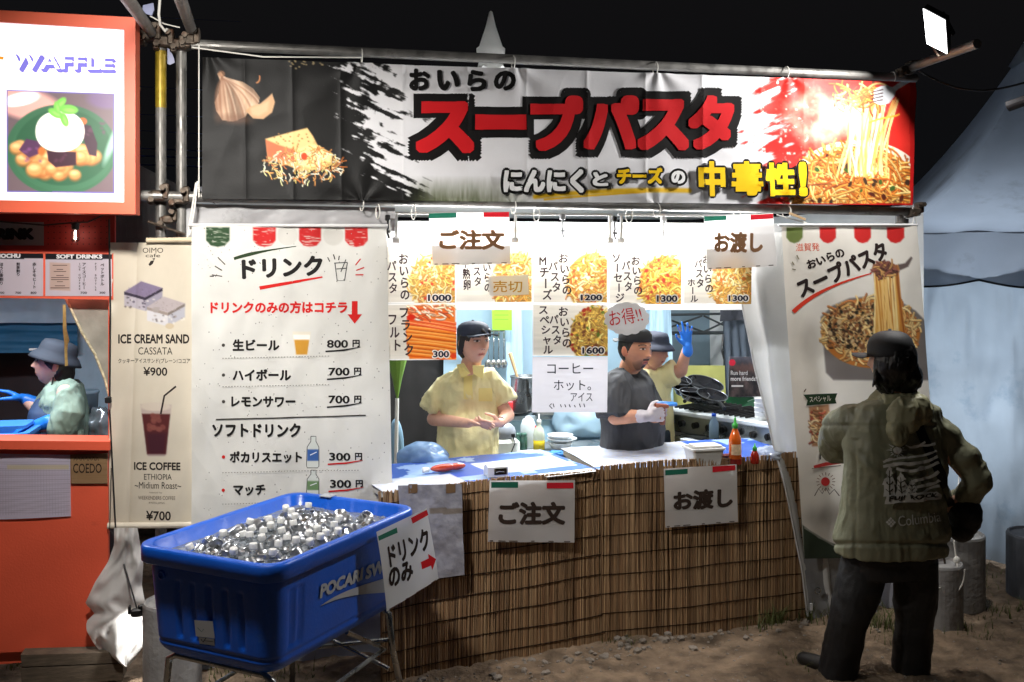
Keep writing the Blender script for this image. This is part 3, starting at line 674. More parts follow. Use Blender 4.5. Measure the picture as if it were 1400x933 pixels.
# black brushed ground at the left with its ragged edge
st = fbm(np.stack([(X + 0.5 * Y) / 55, (Y - 0.45 * X) / 7], -1), 4, 41); sp = fbm(np.stack([X / 9, Y / 9], -1), 3, 44)
edge = 505 + 0.24 * (Y - 90) + np.where(Y > 235, (Y - 235) * 0.9, 0); t = (edge - X) / 70 + (st - .5) * 2.6 + (sp - .5) * 1.1
mblk = np.clip(t * 4 + .5, 0, 1) * np.clip((600 - X) / 25, 0, 1); mblk = np.maximum(mblk, np.clip((455 - X) / 14, 0, 1))
smoke = fbm(np.stack([X / 80, Y / 60], -1), 4, 48); blk = np.stack([8 + 16 * smoke, 8 + 15 * smoke, 8 + 14 * smoke], -1)
bn.C += (blk - bn.C) * mblk[..., None]
g = np.clip((Y - 240) / 35, 0, 1) * np.clip((X - 550) / 30, 0, 1) * np.clip((745 - X) / 90, 0, 1) * (0.5 + 0.6 * fbm(np.stack([X / 3, Y / 22], -1), 3, 50)); bn.blend(np.clip(g, 0, .9), (70, 76, 48))
g = np.clip((Y - 246) / 30, 0, 1) * np.clip((X - 720) / 30, 0, 1) * np.clip((1040 - X) / 120, 0, 1) * 0.5; bn.blend(g, (150, 150, 150))
# red ground at the right
st = fbm(np.stack([(X - .3 * Y) / 30, (Y + .4 * X) / 9], -1), 4, 61); t = (X - 1052) / 26 + (st - .5) * 4.2; mred = np.clip(t * 2 + .5, 0, 1)
vr = fbm(np.stack([X / 40, Y / 40], -1), 3, 63); bn.C += (np.stack([196 + 22 * vr, 30 + 22 * vr, 26 + 14 * vr], -1) - bn.C) * mred[..., None]
pl = np.clip(1.25 - np.hypot((X - 1135) / 52, (Y - 165) / 42) + (fbm(np.stack([X / 18, Y / 18], -1), 4, 66) - .5) * 1.5, 0, 1); bn.blend(pl * mred * .85, (240, 216, 190))
sp2 = np.clip((fbm(np.stack([X / 6, Y / 6], -1), 3, 67) - .70) * 9, 0, 1) * np.clip((1120 - X) / 30, 0, 1) * mred; bn.blend(sp2, (240, 225, 215))
# bowl of pasta
bn.ellipse(1172, 262, 96, 70, (238, 226, 210)); bn.ellipse(1172, 268, 90, 66, (206, 120, 44))
NOOD = [(222, 146, 62), (232, 168, 86), (204, 120, 44), (188, 100, 34), (236, 190, 116), (168, 82, 28)]
inb = lambda x, y: ((x - 1172) / 88) ** 2 + ((y - 268) / 63) ** 2 < 1 and x < 1243
bn.strands(((1085, 205), (1243, 280), inb), 520, NOOD, 34, 2.0, R1, 0.8, 2.4)
for _ in range(26):
    x, y = 1085 + 158 * R1.rand(), 212 + 66 * R1.rand()
    if inb(x, y): bn.ellipse(x, y, 2 + 4 * R1.rand(), 1.5 + 2 * R1.rand(), [(84, 34, 22), (60, 40, 26), (60, 88, 34)][R1.randint(3)], R1.rand() * 3)
for _ in range(46):                                                  # strands lifted by the fork
    a = R1.rand(); x0 = 1150 + 62 * a; x1 = 1166 + 40 * a + 10 * R1.randn(); bn.stroke(curve2((x0 + 16, 130 + 12 * R1.rand()), (x0 + 8 * R1.randn() + 6, 175), (x1, 232 + 10 * R1.rand()), n=8), 1.8 + R1.rand() * 1.4, np.array([(252, 226, 176), (246, 206, 132), (255, 240, 214), (236, 176, 92)][R1.randint(4)]), 0.9)
bn.strands(((1142, 118), (1202, 146), lambda x, y: True), 70, NOOD + [(120, 54, 34)], 20, 2.2, R1)
bn.polygon([(1194, 124), (1203, 118), (1213, 117), (1222, 121), (1226, 118), (1221, 132), (1214, 142), (1203, 144), (1193, 140)], (226, 228, 232))
for k in range(4): bn.stroke([(1190, 127 + k * 4.4), (1206, 123 + k * 4.6)], 1.6, (70, 40, 40))
bn.stroke(curve2((1222, 122), (1236, 112), (1246, 108)), 7, (232, 234, 238)); bn.stroke(curve2((1188, 168), (1206, 160), (1222, 161), (1227, 157)), 2.5, (240, 176, 60))
mk = (X > 1243) | ((X > 1100) & (Y > 278.5)); bn.C[mk] = (186, 24, 24)
# garlic
def garlic(sh, ol, n, c0, ax):
    sl = sh.polygon(ol, c0, 1.5)
    if sl: w, m = sl; x, y = sh.X[w] - ax[0], sh.Y[w] - ax[1]; a = np.arctan2(x, y + 26); st_ = np.cos(a * n) * .5 + .5; f = fbm(np.stack([x / 4, y / 16], -1), 3, 71); sh.C[w] += ((np.asarray(c0) * (0.62 + 0.45 * st_ + .2 * (f - .5))[..., None] + np.array([0, -6, -8]) * (1 - st_)[..., None]) - sh.C[w]) * m[..., None]
garlic(bn, [(297, 101), (302, 99), (306, 105), (318, 109), (332, 113), (346, 122), (355, 134), (352, 146), (340, 152), (335, 160), (318, 166), (304, 164), (296, 152), (294, 140), (299, 128), (302, 112)], 12, (214, 180, 150), (303, 104))
for x1, y1, w_ in ((297, 150, 1.6), (304, 162, 2), (312, 165, 1.6), (322, 164, 2), (333, 158, 1.6), (343, 148, 2), (352, 140, 1.4)):
    pt = curve2((304, 106), ((304 + x1) / 2 + (x1 - 318) * .45, 124), (x1, y1), n=9); bn.stroke(pt, w_ + 1.4, (150, 104, 78), .55, 2.2); bn.stroke(pt + [2.2, 0], w_, (236, 208, 182), .6, 2)
bn.ellipse(300, 140, 6, 22, (140, 96, 72), .1, 8, a=.55); bn.ellipse(322, 163, 22, 7, (120, 84, 64), .05, 7, a=.6)
sl = bn.polygon([(336, 152), (342, 146), (356, 142), (368, 132), (372, 128), (376, 140), (372, 154), (360, 163), (346, 162)], (206, 164, 124), 1.5)
bn.polygon([(342, 148), (357, 143), (368, 138), (366, 152), (354, 159), (344, 157)], (228, 190, 150), 4, .8); bn.stroke(curve2((351, 114), (356, 112), (355, 105)), 2, (196, 130, 80)); bn.ellipse(303, 101, 5, 4, (160, 110, 76), .4, 2, a=.7)
# cheese block with shreds
bn.polygon([(363, 190), (420, 175), (428, 186), (434, 198), (455, 210), (454, 224), (440, 232), (410, 234), (392, 226), (366, 218)], (226, 176, 110), 2)
bn.polygon([(363, 190), (420, 176), (430, 192), (424, 206), (402, 204), (382, 198)], (232, 204, 140), 2); bn.polygon([(363, 191), (382, 199), (404, 206), (404, 224), (388, 222), (366, 214)], (206, 112, 74), 2)
bn.polygon([(404, 206), (430, 197), (453, 212), (450, 224), (424, 230), (404, 224)], (246, 226, 160), 4)
for _ in range(18): bn.ellipse(375 + 52 * R1.rand(), 182 + 18 * R1.rand(), 1.2, 1, (170, 120, 60))
bn.strands(((360, 192), (470, 252), lambda x, y: ((x - 415) / 58) ** 2 + ((y - 226) / 26) ** 2 < 1), 190, [(250, 226, 150), (240, 196, 110), (216, 140, 70), (252, 240, 200), (196, 110, 50)], 9, 1.1, R1, 0, 6)
bn.ellipse(416, 214, 4, 5, (206, 70, 30))
for _ in range(20): bn.ellipse(395 + 50 * R1.rand(), 88 + 4 * R1.randn(), 1.5, 1, (170, 150, 110), a=.8)
bn.stroke(curve2((732, 269), (800, 262), (870, 259), (942, 261), n=16), 6, (226, 176, 20), 0.95, 3); bn.stroke(curve2((745, 273), (810, 267), (880, 263)), 2.5, (226, 176, 20))
Kk, RED, YEL, WHT = (20, 18, 18), (206, 28, 34), (244, 200, 20), (236, 236, 236)
CH = [("ス", (568, 139, 648, 210)), ("ー", (649, 157, 719, 178)), ("プ", (725, 131, 797, 207)), ("パ", (797, 131, 873, 205)), ("ス", (871, 136, 942, 206)), ("タ", (941, 131, 1003, 205))]
for c, (x0, y0, x1, y1) in CH: bn.text(c, (x0 - 11, y0 - 11, x1 + 11, y1 + 11), Kk, 0.14 if c != "ー" else 0.16, 18, True); 
for c, b in CH: bn.text(c, b, RED, 0.052 if c != "ー" else 0.06, 10, True)
for c, b in [("お", (559, 94, 588, 125)), ("い", (597, 96, 628, 125)), ("ら", (638, 96, 665, 126)), ("の", (674, 98, 704, 125))]: bn.text(c, b, Kk, 0.06, 10)
def outlined(t, b, col, w=3.0, ob=0.11, ib=0.03):
    bn.text(t, (b[0] - w, b[1] - w, b[2] + w, b[3] + w), Kk, ob, 14); bn.text(t, b, col, ib, 8, True)
outlined("にんにく", (688, 232, 797, 264), WHT, 4, .16, .05); outlined("と", (809, 236, 830, 255), WHT, 3.5, .17, .05); outlined("チーズ", (842, 230, 904, 252), YEL, 3.5, .15, .05); outlined("の", (916, 234, 935, 252), WHT, 3.5, .17, .05)
for c, b in [("中", (953, 221, 990, 269)), ("毒", (998, 221, 1040, 268)), ("性", (1044, 223, 1084, 269)), ("!", (1089, 222, 1100, 269))]: outlined(c, b, YEL, 3, .10 if c != "毒" else .07, .045)
ban = bn.finish_sheet("vinyl_banner", M_vinyl, label="wide black, white and red vinyl banner lettered in Japanese above the stall opening", cat="banner")
mb = MB()
for x, y in TIES_T[1:]:
    c = S(x, y + 3, 0.0); t = np.linspace(0, 2 * math.pi, 17); cc = (c + S(x, y - 15, -.02)) / 2; mb = MB(); mb.tube(cc + EZ * (np.cos(t) * .034)[:, None] + EN * (np.sin(t) * .036 - .02)[:, None], .0028, 6, False); mb.build("cable_tie", M_rope, ban)
for x, y in TIES_B + [(517, 283), (566, 284), (735, 287), (862, 289), (1010, 291)]:
    c = S(x, y + 6, -.02); t = np.linspace(0, 2 * math.pi, 17); mb = MB(); mb.tube(c + EZ * (np.cos(t) * .036)[:, None] + EN * (np.sin(t) * .036 - .02)[:, None] + EX * (np.sin(t) * .006)[:, None], .0028, 6, False); mb.build("cable_tie", M_rope, ban)
mb = MB(); mb.tube([S(262, 65, .02), S(360, 78, .015), S(495, 79, .01)], .0035, 6); mb.tube([S(268, 250, .01), S(262, 290, .01), S(256, 325, .005)], .004, 6); mb.tube([S(270, 248, .01), S(266, 285, .01), S(259, 322, .005)], .004, 6); mb.tube([S(272, 62, .005), S(272, 270, .005)], .003, 6); mb.build("lashing_cord", M_rope, ban)

# ------------------------------------------------------------------ drinks banner
def drink_disp(X, Y):
    return (fbm(np.stack([X / 75 + Y / 300, Y / 190], -1), 3, 81) - .5) * 0.06 + (ridge(np.stack([X / 60 - Y / 120, Y / 150], -1), 2, 84) - .6) * 0.012 - 0.02 * np.exp(-np.abs(X - 535) / 16)
db = Sheet([(262, 308), (529, 309), (538, 735), (262, 740)], 0.03, 1.25, drink_disp, (214, 212, 206), maxlen=8)
for x0, x1, c in [(282, 314, (44, 70, 44)), (346, 377, (188, 34, 34)), (409, 439, (188, 34, 34)), (472, 503, (188, 34, 34))]:
    h = 338; pts = [(x0, 311), (x1, 311), (x1, h - 9), ((x0 * .2 + x1 * .8), h - 2), ((x0 + x1) / 2, h), (x0 * .8 + x1 * .2, h - 2), (x0, h - 9)]; w, m = db.polygon(pts, c, 1.5); n_ = fbm(np.stack([db.X[w] / 12, db.Y[w] / 1.6], -1), 3, 88); db.C[w] += (np.array((206, 202, 192)) - db.C[w]) * (m * np.clip((n_ - .6) * 6, 0, .8))[..., None]
db.ellipse(393, 322, 14, 14, (190, 186, 178), 0, 2, a=.5); db.ellipse(456, 322, 14, 14, (190, 186, 178), 0, 2, a=.5)
# cup of beer and the two bottles
db.polygon([(400, 454), (425, 454), (421, 486), (404, 486)], (222, 214, 196), 1.2); db.polygon([(402, 464), (423, 464), (420, 485), (405, 485)], (198, 142, 48), 1.2); db.polygon([(401, 458), (424, 458), (423, 465), (402, 465)], (240, 236, 226), 1)
for cx, y0, y1, c in [(428, 597, 640, (60, 96, 160)), (428, 643, 678, (104, 134, 92))]:
    h = y1 - y0; ol = [(cx - 3, y0), (cx + 4, y0), (cx + 4, y0 + h * .16), (cx + 8, y0 + h * .34), (cx + 8, y1 - 2), (cx + 6, y1), (cx - 8, y1), (cx - 9, y1 - 3), (cx - 8, y0 + h * .34), (cx - 3, y0 + h * .16)]
    db.polygon(ol, (208, 212, 206), 1); db.polygon([(cx - 8, y0 + h * .42), (cx + 8, y0 + h * .42), (cx + 8, y0 + h * .78), (cx - 8, y0 + h * .78)], c, 1); db.line(np.array(ol + ol[:1], float), 1.1, (96, 96, 92)); db.line([(cx - 4, y0 + h * .6), (cx + 5, y0 + h * .5)], 1.2, (220, 226, 230))
D1 = (30, 28, 27); DR = (190, 32, 30)
db.line(curve2((320, 354), (350, 344), (405, 337)), (4, 5, 2, 1), (40, 56, 34)); db.text("ドリンク", (330, 352, 442, 381), D1, .05, quad=[(330, 354), (441, 349), (442, 377), (331, 382)])
db.line(curve2((355, 394), (395, 387), (441, 379)), (5, 4, 2), DR)
for a, b in [((290, 376), (304, 378)), ((294, 364), (304, 370)), ((298, 352), (308, 362)), ((287, 378), (293, 378)), ((448, 352), (451, 358)), ((456, 348), (458, 355)), ((464, 350), (463, 356))]: db.line([a, b], 1.5, (60, 56, 52))
for a, b in [((486, 363), (493, 354)), ((487, 370), (498, 366)), ((486, 376), (497, 376))]: db.line([a, b], 1.6, DR)
for p in [[(458, 360), (461, 384), (471, 384), (475, 359)], [(457, 360), (475, 359)], [(466, 372), (473, 355)], [(460, 368), (474, 367)]]: db.line(p, 1.3, (70, 70, 70))
db.text("ドリンクのみの方はコチラ", (288, 412, 475, 429), DR, .045); db.shape([(481, 412), (489, 412), (489, 430), (495, 430), (485, 443), (475, 430), (481, 430)], DR)
def item(t, b, price, py, yen, ul, bc=(70, 66, 62)):
    db.disc(305.5, (b[1] + b[3]) / 2, 2.3, bc); db.text(t, b, D1, .045); db.text(price, (yen[0] - 35, py, yen[0] - 6, py + 11), D1, .03); db.text("円", (yen[0], py, yen[0] + 10, py + 10), D1, .04); db.line([(yen[0] - 37, py + 16), (yen[0] - 12, py + 14), (yen[0] + 11, py + 10)], (2, 2.4, .8), ul)
item("生ビール", (318, 464, 382, 480), "800", 465, (482,), D1); item("ハイボール", (318, 505, 398, 521), "700", 503, (484,), D1); item("レモンサワー", (316, 542, 404, 557), "700", 541, (484,), D1)
item("ポカリスエット", (314, 617, 413, 633), "300", 619, (485,), DR, DR); item("マッチ", (319, 662, 363, 677), "300", 656, (486,), DR, DR); db.disc(305.5, 709, 2.3, DR); db.text("ジャワティ", (320, 702, 388, 717), D1, .045)
db.line([(295, 574), (400, 571), (500, 568)], 1.8, (60, 56, 52)); db.text("ソフトドリンク", (290, 579, 411, 598), D1, .045)
for y in (490, 529, 646, 688):
    for x in np.arange(304, 450 if y < 600 else 490, 4.0): db.line([(x, y - (x - 304) * .02), (x + 2, y - (x - 302) * .02)], 0.9, (120, 116, 108))
dbo = db.finish_sheet("drinks_banner", M_cloth, label="cream cloth drinks menu banner in Japanese hanging behind the blue tub", cat="banner")
mb = MB(); mb.tube([S(258, 308, .03), S(530, 309, .03)], .008, 8); mb.build("hanging_rod", mat("white rod", (200, 200, 200), .4), dbo)
# fine rain drops on its face: a part nobody could count
mb = MB(); rr = np.random.RandomState(4)
for _ in range(260):
    x, y = 268 + 264 * rr.rand(), 312 + 400 * rr.rand(); c = db.at(np.array(x), np.array(y), .0005); mb.ell(c, np.array([1, .5, 1.2]) * (0.0016 + .0018 * rr.rand()), FAX, 6, 4)
mb.build("rain_drops", mat("water drop", (214, 212, 206), .04, spec=1.0, vary=0, alpha=.4), dbo, kind="stuff", smooth=True)

# ------------------------------------------------------------------ ice cream banner
def ice_disp(X, Y): return (fbm(np.stack([X / 60 + Y / 200, Y / 260], -1), 3, 91) - .5) * 0.05 - 0.012 * np.exp(-np.abs(X - 185 + (Y - 400) * .03) / 5)
ib = Sheet([(150, 332), (264, 332), (264, 716), (149, 718)], 0.0, 1.2, ice_disp, (208, 197, 178), maxlen=16)
def iso(sh, cx, cy, w, top, side1, side2, dk, seed):
    h = w * .55; T = [(cx - w, cy), (cx - w * .12, cy - h), (cx + w, cy - h * .35), (cx + w * .1, cy + h * .55)]; d = w * .72
    sh.polygon([T[0], T[3], (T[3][0], T[3][1] + d), (T[0][0], T[0][1] + d)], side1, 1.2); sh.polygon([T[3], T[2], (T[2][0], T[2][1] + d), (T[3][0], T[3][1] + d)], side2, 1.2)
    r = np.random.RandomState(seed)
    for _ in range(40): sh.ellipse(cx - w + 2 * w * r.rand(), cy + d * (.3 + r.rand() * .9), 1 + r.rand(), .8 + r.rand(), [dk, (90, 80, 76), (224, 218, 208)][r.randint(3)], a=.0 if r.rand() < .3 else .6)
    sh.polygon(T, top, 1.2); sh.polygon([T[0], T[3], (T[3][0], T[3][1] + 4), (T[0][0], T[0][1] + 4)], dk, 1); sh.polygon([T[3], T[2], (T[2][0], T[2][1] + 4), (T[3][0], T[3][1] + 4)], np.asarray(dk) * .8, 1)
    for _ in range(60): sh.ellipse(cx - w * .8 + w * 1.6 * r.rand(), cy - h * .5 + h * .9 * r.rand(), .8, .6, np.asarray(top) * (.8 + .3 * r.rand()), a=.7)
iso(ib, 196, 399, 26, (126, 112, 138), (178, 170, 178), (150, 144, 156), (54, 46, 62), 1); iso(ib, 227, 420, 26, (176, 164, 164), (206, 202, 204), (176, 174, 182), (150, 136, 128), 2); ib.ellipse(213, 424, 5, 4, (160, 150, 146), a=.8); ib.ellipse(232, 446, 6, 4, (196, 178, 150))
ib.polygon([(192, 553), (235, 553), (228, 621), (225, 624), (203, 624), (200, 621)], (186, 168, 158), 1.5); ib.polygon([(194, 566), (233, 566), (227, 621), (201, 621)], (84, 34, 34), 1.5); ib.ellipse(213, 556, 21, 6, (206, 192, 176), 0, 1.5)
for k in range(12): ib.ellipse(200 + 27 * R1.rand(), 566 + 22 * R1.rand(), 4, 3.5, (132, 74, 66), R1.rand(), 1.5, a=.75)
ib.polygon([(200, 592), (228, 592), (225, 621), (203, 621)], (60, 24, 40), 6, .7)
B1 = (44, 38, 34)
ib.line([(220, 566), (225, 541), (241, 528)], 2.6, (50, 42, 40)); ib.text("OIMO", (195, 339, 223, 346), B1, .0); ib.text("cafe", (199, 347, 219, 352), B1, .0); ib.shape([(203, 362), (206, 357), (211, 356), (209, 361), (205, 364)], B1); ib.shape([(208, 354), (212, 353), (211, 356)], B1)
ib.text("ICE CREAM SAND", (162, 457, 259, 470), B1, .035); ib.text("CASSATA", (189, 475, 236, 485), B1, .0); ib.text("クッキーアイスサンド(プレーン/ココア", (162, 490, 260, 498), B1, .01); ib.text("¥900", (196, 502, 229, 514), B1, .02)
ib.text("ICE COFFEE", (183, 632, 247, 643), B1, .035); ib.text("ETHIOPIA", (197, 648, 235, 656), B1, .0); ib.text("~Midium Roast~", (184, 659, 248, 668), B1, .0); ib.text("roasted by", (204, 672, 222, 675), (110, 100, 90), 0); ib.text("WEEKENDERS COFFEE", (189, 678, 240, 683), (110, 100, 90), 0); ib.text("KYOTO JAPAN", (204, 686, 225, 689), (110, 100, 90), 0); ib.text("¥700", (200, 698, 234, 711), B1, .02)
ibo = ib.finish_sheet("ice_cream_banner", M_cloth, label="tan cloth banner with ice cream sandwich and iced coffee pictures", cat="banner")
mb = MB(); mb.tube([S(200, 329, .012), S(264, 328, .012)], .012, 10); mb.build("top_hem", mat("tan hem", (196, 180, 152), .7), ibo); mb = MB(); mb.tube([S(147, 719, .012), S(264, 718, .012)], .014, 10); mb.build("bottom_rod", mat("pale hem", (206, 196, 178), .6), ibo)

# ------------------------------------------------------------------ pasta banner on the right
def pasta_disp(X, Y): return (fbm(np.stack([X / 90, Y / 220], -1), 3, 101) - .5) * 0.05 + (ridge(np.stack([X / 80, Y / 160], -1), 2, 104) - .6) * .008
pb = Sheet([(1069, 308), (1252, 309), (1286, 764), (1099, 764)], 0.02, 1.25, pasta_disp, (230, 223, 212), maxlen=9); pb.gap = .0003
for x0, x1, c in [(1076, 1098, (104, 118, 60)), (1121, 1143, (196, 36, 34)), (1168, 1191, (196, 36, 34)), (1213, 1236, (196, 36, 34))]: pb.polygon([(x0, 311), (x1, 311), (x1, 325), (x1 - 5, 331), ((x0 + x1) / 2, 333), (x0 + 5, 331), (x0, 325)], c, 1.5)
bowl = [(1123, 434), (1138, 418), (1160, 408), (1190, 405), (1225, 410), (1250, 425), (1264, 440), (1270, 520), (1140, 520), (1130, 510)]
pb.ellipse(1110, 470, 12, 30, (196, 188, 178), 0, 10, a=.5); pb.polygon(bowl, (120, 112, 108), 2.5); pb.ellipse(1190, 455, 66, 48, (190, 116, 52), 0, 2); inb = lambda x, y: ((x - 1190) / 64) ** 2 + ((y - 452) / 44) ** 2 < 1
pb.C[(pb.X < 1123)] += 0
pb.strands(((1124, 408), (1262, 500), inb), 420, [(222, 180, 120), (226, 190, 134), (196, 146, 84), (176, 110, 60), (206, 166, 110)], 17, 2.4, R1, 0.4, 6, 1.3)
for _ in range(330):
    x, y = 1132 + 70 * R1.rand(), 415 + 62 * R1.rand()
    if inb(x, y): pb.ellipse(x, y, 1 + 2.8 * R1.rand() ** 2, 1 + 1.6 * R1.rand(), [(70, 50, 36), (116, 74, 48), (40, 36, 28), (206, 176, 130), (150, 96, 56)][R1.randint(5)], R1.rand() * 3)
for _ in range(60):
    a = R1.rand(); x0 = 1192 + 36 * a; pb.stroke(curve2((x0, 362 + 8 * R1.rand()), (x0 + 3 * R1.randn(), 400), (x0 + 4 + 3 * R1.randn(), 452 + 12 * R1.rand()), n=7), 1.6 + R1.rand() * 1.5, np.array([(216, 160, 80), (232, 190, 116), (196, 130, 56), (240, 214, 150), (150, 84, 40)][R1.randint(5)]))
pb.ellipse(1209, 368, 18, 10, (150, 96, 64)); pb.strands(((1193, 359), (1226, 378), lambda x, y: ((x - 1209) / 17) ** 2 + ((y - 368) / 9) ** 2 < 1), 40, [(120, 70, 60), (96, 60, 50), (200, 150, 90)], 10, 2, R1)
pb.polygon([(1227, 362), (1236, 360), (1244, 351), (1246, 353), (1240, 365), (1229, 370)], (98, 84, 80), 1.5)
pb.polygon([(1107, 557), (1134, 553), (1140, 610), (1111, 611)], (176, 130, 96), 2); pb.strands(((1110, 560), (1138, 608), lambda x, y: True), 60, [(206, 160, 110), (170, 80, 60), (226, 196, 150), (150, 100, 66)], 9, 2.2, R1)
sm = np.exp(-((pb.Y - 705) / 14) ** 2) * .45 * np.clip((pb.X - 1090) / 20, 0, 1); pb.blend(sm, (120, 112, 104)); pb.polygon([(1097, 718), (1120, 736), (1160, 752), (1160, 766), (1099, 766)], (56, 66, 52), 2); pb.stroke([(1100, 722), (1150, 752)], 2, (150, 150, 140))
P1 = (44, 34, 32)
pb.text("滋賀発", (1089, 332, 1121, 344), (216, 92, 60), .0, quad=[(1089, 333), (1120, 332), (1121, 343), (1089, 344)]); pb.text("おいらの", None, P1, .045, quad=[(1102, 357), (1150, 338), (1156, 350), (1106, 369)]); pb.text("スープパスタ", None, P1, .05, quad=[(1087, 385), (1206, 328), (1217, 351), (1098, 409)])
pb.line(curve2((1086, 427), (1120, 392), (1190, 374)), (6, 5, 3, 1.5), (208, 60, 40))
for a, b in [((1084, 368), (1089, 369)), ((1084, 358), (1087, 363)), ((1090, 349), (1093, 355))]: pb.line([a, b], 1.4, (120, 110, 80))
pb.shape([(1099, 540), (1145, 538), (1142, 546), (1144, 552), (1103, 555), (1105, 548)], (44, 66, 46)); pb.text("スペシャル", (1107, 542, 1138, 552), (230, 226, 214), .01, quad=[(1107, 543), (1136, 541), (1137, 549), (1108, 551)])
pb.line([(1100, 536), (1103, 532)], 1.2, (90, 60, 50)); pb.text("1600", (1121, 617, 1149, 629), P1, .02); pb.line([(1113, 639), (1130, 635), (1152, 633)], (4, 5, 2), (190, 60, 56)); pb.line([(1110, 641), (1150, 637)], 1, (110, 90, 80))
pb.disc(1129, 659, 6, (196, 56, 56), 18)
for a in np.linspace(0, 2 * math.pi, 16, endpoint=False): pb.line([(1129 + 9 * math.cos(a), 659 + 9 * math.sin(a)), (1129 + 13 * math.cos(a), 659 + 13 * math.sin(a))], 1, (130, 96, 80))
pb.line([(1113, 678), (1119, 668), (1124, 675), (1129, 667), (1134, 676), (1140, 669), (1147, 678)], 1.4, (90, 76, 68))
pbo = pb.finish_sheet("pasta_banner", M_cloth, label="cream cloth banner with a large bowl of pasta behind the customer", cat="banner")
mb = MB(); mb.tube([S(1064, 308, .02), S(1254, 308, .02)], .008, 8); mb.build("hanging_rod", mat("white rod", (200, 200, 200), .4), pbo)
mb = MB(); mb.tube([S(1062, 294, .02), S(1112, 308, .02)], .003, 5); mb.tube([S(1247, 308, .02), S(1250, 296, .02), S(1254, 308, .02)], .003, 5); mb.build("cord", M_rope, pbo)
mb = MB(); mb.box(S(1090, 296, .03), (.1, .008, .012), np.array([EX * .94 - EZ * .34, -EN, EZ * .94 + EX * .34])); mb.build("wooden_peg", mat("bare wood", (176, 146, 108), .7), pbo)

# ------------------------------------------------------------------ cards hanging over the counter
PAP = (236, 228, 214)
def card(quad, cols, price, pic, label, seed, off=0.0, name="menu_card", pricebox=None):
    r = np.random.RandomState(seed); sh = Sheet(quad, off, 1.0, None, (238, 236, 232)); q = np.array(quad, float)
    ins = q + (q.mean(0) - q) * np.array([0.03, 0.04]); w, m = sh.polygon(ins, PAP, 1); n_ = fbm(np.stack([sh.X / 50, sh.Y / 3], -1), 3, seed); sh.C[w] *= (1 - m * .12 * n_[w])[..., None]
    pic(sh, r)
    for t, x, y0, y1, wd, sl in cols: sh.vtext(t, x, y0, y1, wd, (66, 52, 54), .03, sl)
    if price:
        b = pricebox; sh.text(price, (b[0] - 1.5, b[1] - 1.5, b[2] + 1.5, b[3] + 1.5), (244, 240, 236), .10, 10); sh.text(price, b, (48, 44, 60), .035)
    o = sh.finish_sheet(name, M_paper, label=label, cat="menu card", group="menu cards hung over the counter")
    t_ = (sh.at(q[0][0] * .85 + q[1][0] * .15, q[0][1]), sh.at(q[0][0] * .15 + q[1][0] * .85, q[1][1]))
    for p in t_:
        mb = MB(); p1 = np.array(p) + EZ * .01; tp = np.array(p1); tp[2] = 2.115; mb.tube([p + EN * .002, tp - EN * .03], .0012, 4); mb.build("string", M_rope, o)
    return o
def pasta_pic(x0, y0, x1, y1, pal, spots, n=90, hot=None):
    def f(sh, r):
        cx, cy = x0 + (x1 - x0) * .62, y0 + (y1 - y0) * .62; rx, ry = (x1 - x0) * .62, (y1 - y0) * .6; sh.ellipse(cx, cy, rx * 1.06, ry * 1.08, (222, 214, 200), 0, 2); sh.ellipse(cx, cy, rx, ry, np.array(pal[0]) * .8, 0, 2)
        ok = lambda x, y: ((x - cx) / rx) ** 2 + ((y - cy) / ry) ** 2 < 1 and x0 < x < x1 and y0 < y < y1
        sh.strands(((x0, y0), (x1, y1), ok), int(n * 2.2), pal, 12, 1.5, r, .3, 6, 1.2)
        for _ in range(spots):
            x, y = x0 + (x1 - x0) * r.rand(), y0 + (y1 - y0) * r.rand()
            if ok(x, y): sh.ellipse(x, y, 1.2 + 2.4 * r.rand(), 1 + 1.5 * r.rand(), hot[r.randint(len(hot))], r.rand() * 3)
    return f
YP = [(232, 178, 92), (244, 206, 128), (214, 150, 70), (250, 226, 170), (196, 120, 56)]
def frank_pic(sh, r):
    sh.polygon([(556, 418), (622, 418), (622, 491), (560, 491), (556, 470), (559, 445)], (226, 112, 34), 2)
    for k in range(9):
        y = 446 + k * 5.2; pts = curve2((556 + k * .4, y - 4), (590, y - 1 + r.randn()), (624, y + 4)); sh.stroke(pts + [0, 1.5], 4.6, (196, 78, 22)); sh.stroke(pts, 3.8, (240, 132, 44)); sh.stroke(pts - [0, 1], 1.4, (252, 186, 100))
    for k in range(3): sh.stroke(curve2((558, 432 + k * 5), (590, 437 + k * 5), (624, 443 + k * 5)), 4, (226, 80, 36)); sh.stroke(curve2((558, 431 + k * 5), (590, 436 + k * 5), (624, 442 + k * 5)), 1.3, (250, 170, 120))
    sh.strands(((560, 417), (622, 436), lambda x, y: True), 60, [(246, 220, 180), (236, 150, 110), (226, 90, 50), (250, 236, 210)], 9, 1.8, r, .3, 1); sh.ellipse(562, 434, 6, 4, (214, 44, 24)); sh.ellipse(620, 487, 4, 4, (206, 60, 30))
card([(518, 336), (622, 334), (622, 414), (518, 415)], [("おいらの", 551, 346, 411, 14, 3), ("パスタ", 535, 356, 402, 13, 3)], "1000", pasta_pic(560, 345, 621, 413, YP, 26, hot=[(200, 60, 40), (240, 230, 190)]), "pasta menu card priced 1000, top left of the cards over the counter", 301, pricebox=(585, 403, 617, 412))
card([(518, 416), (624, 415), (624, 492), (519, 493)], [("フランク", 551, 419, 487, 15, 9), ("フルト", 535, 428, 481, 14, 9)], "300", frank_pic, "menu card with orange frankfurter sausages priced 300", 302, pricebox=(592, 480, 614, 489))
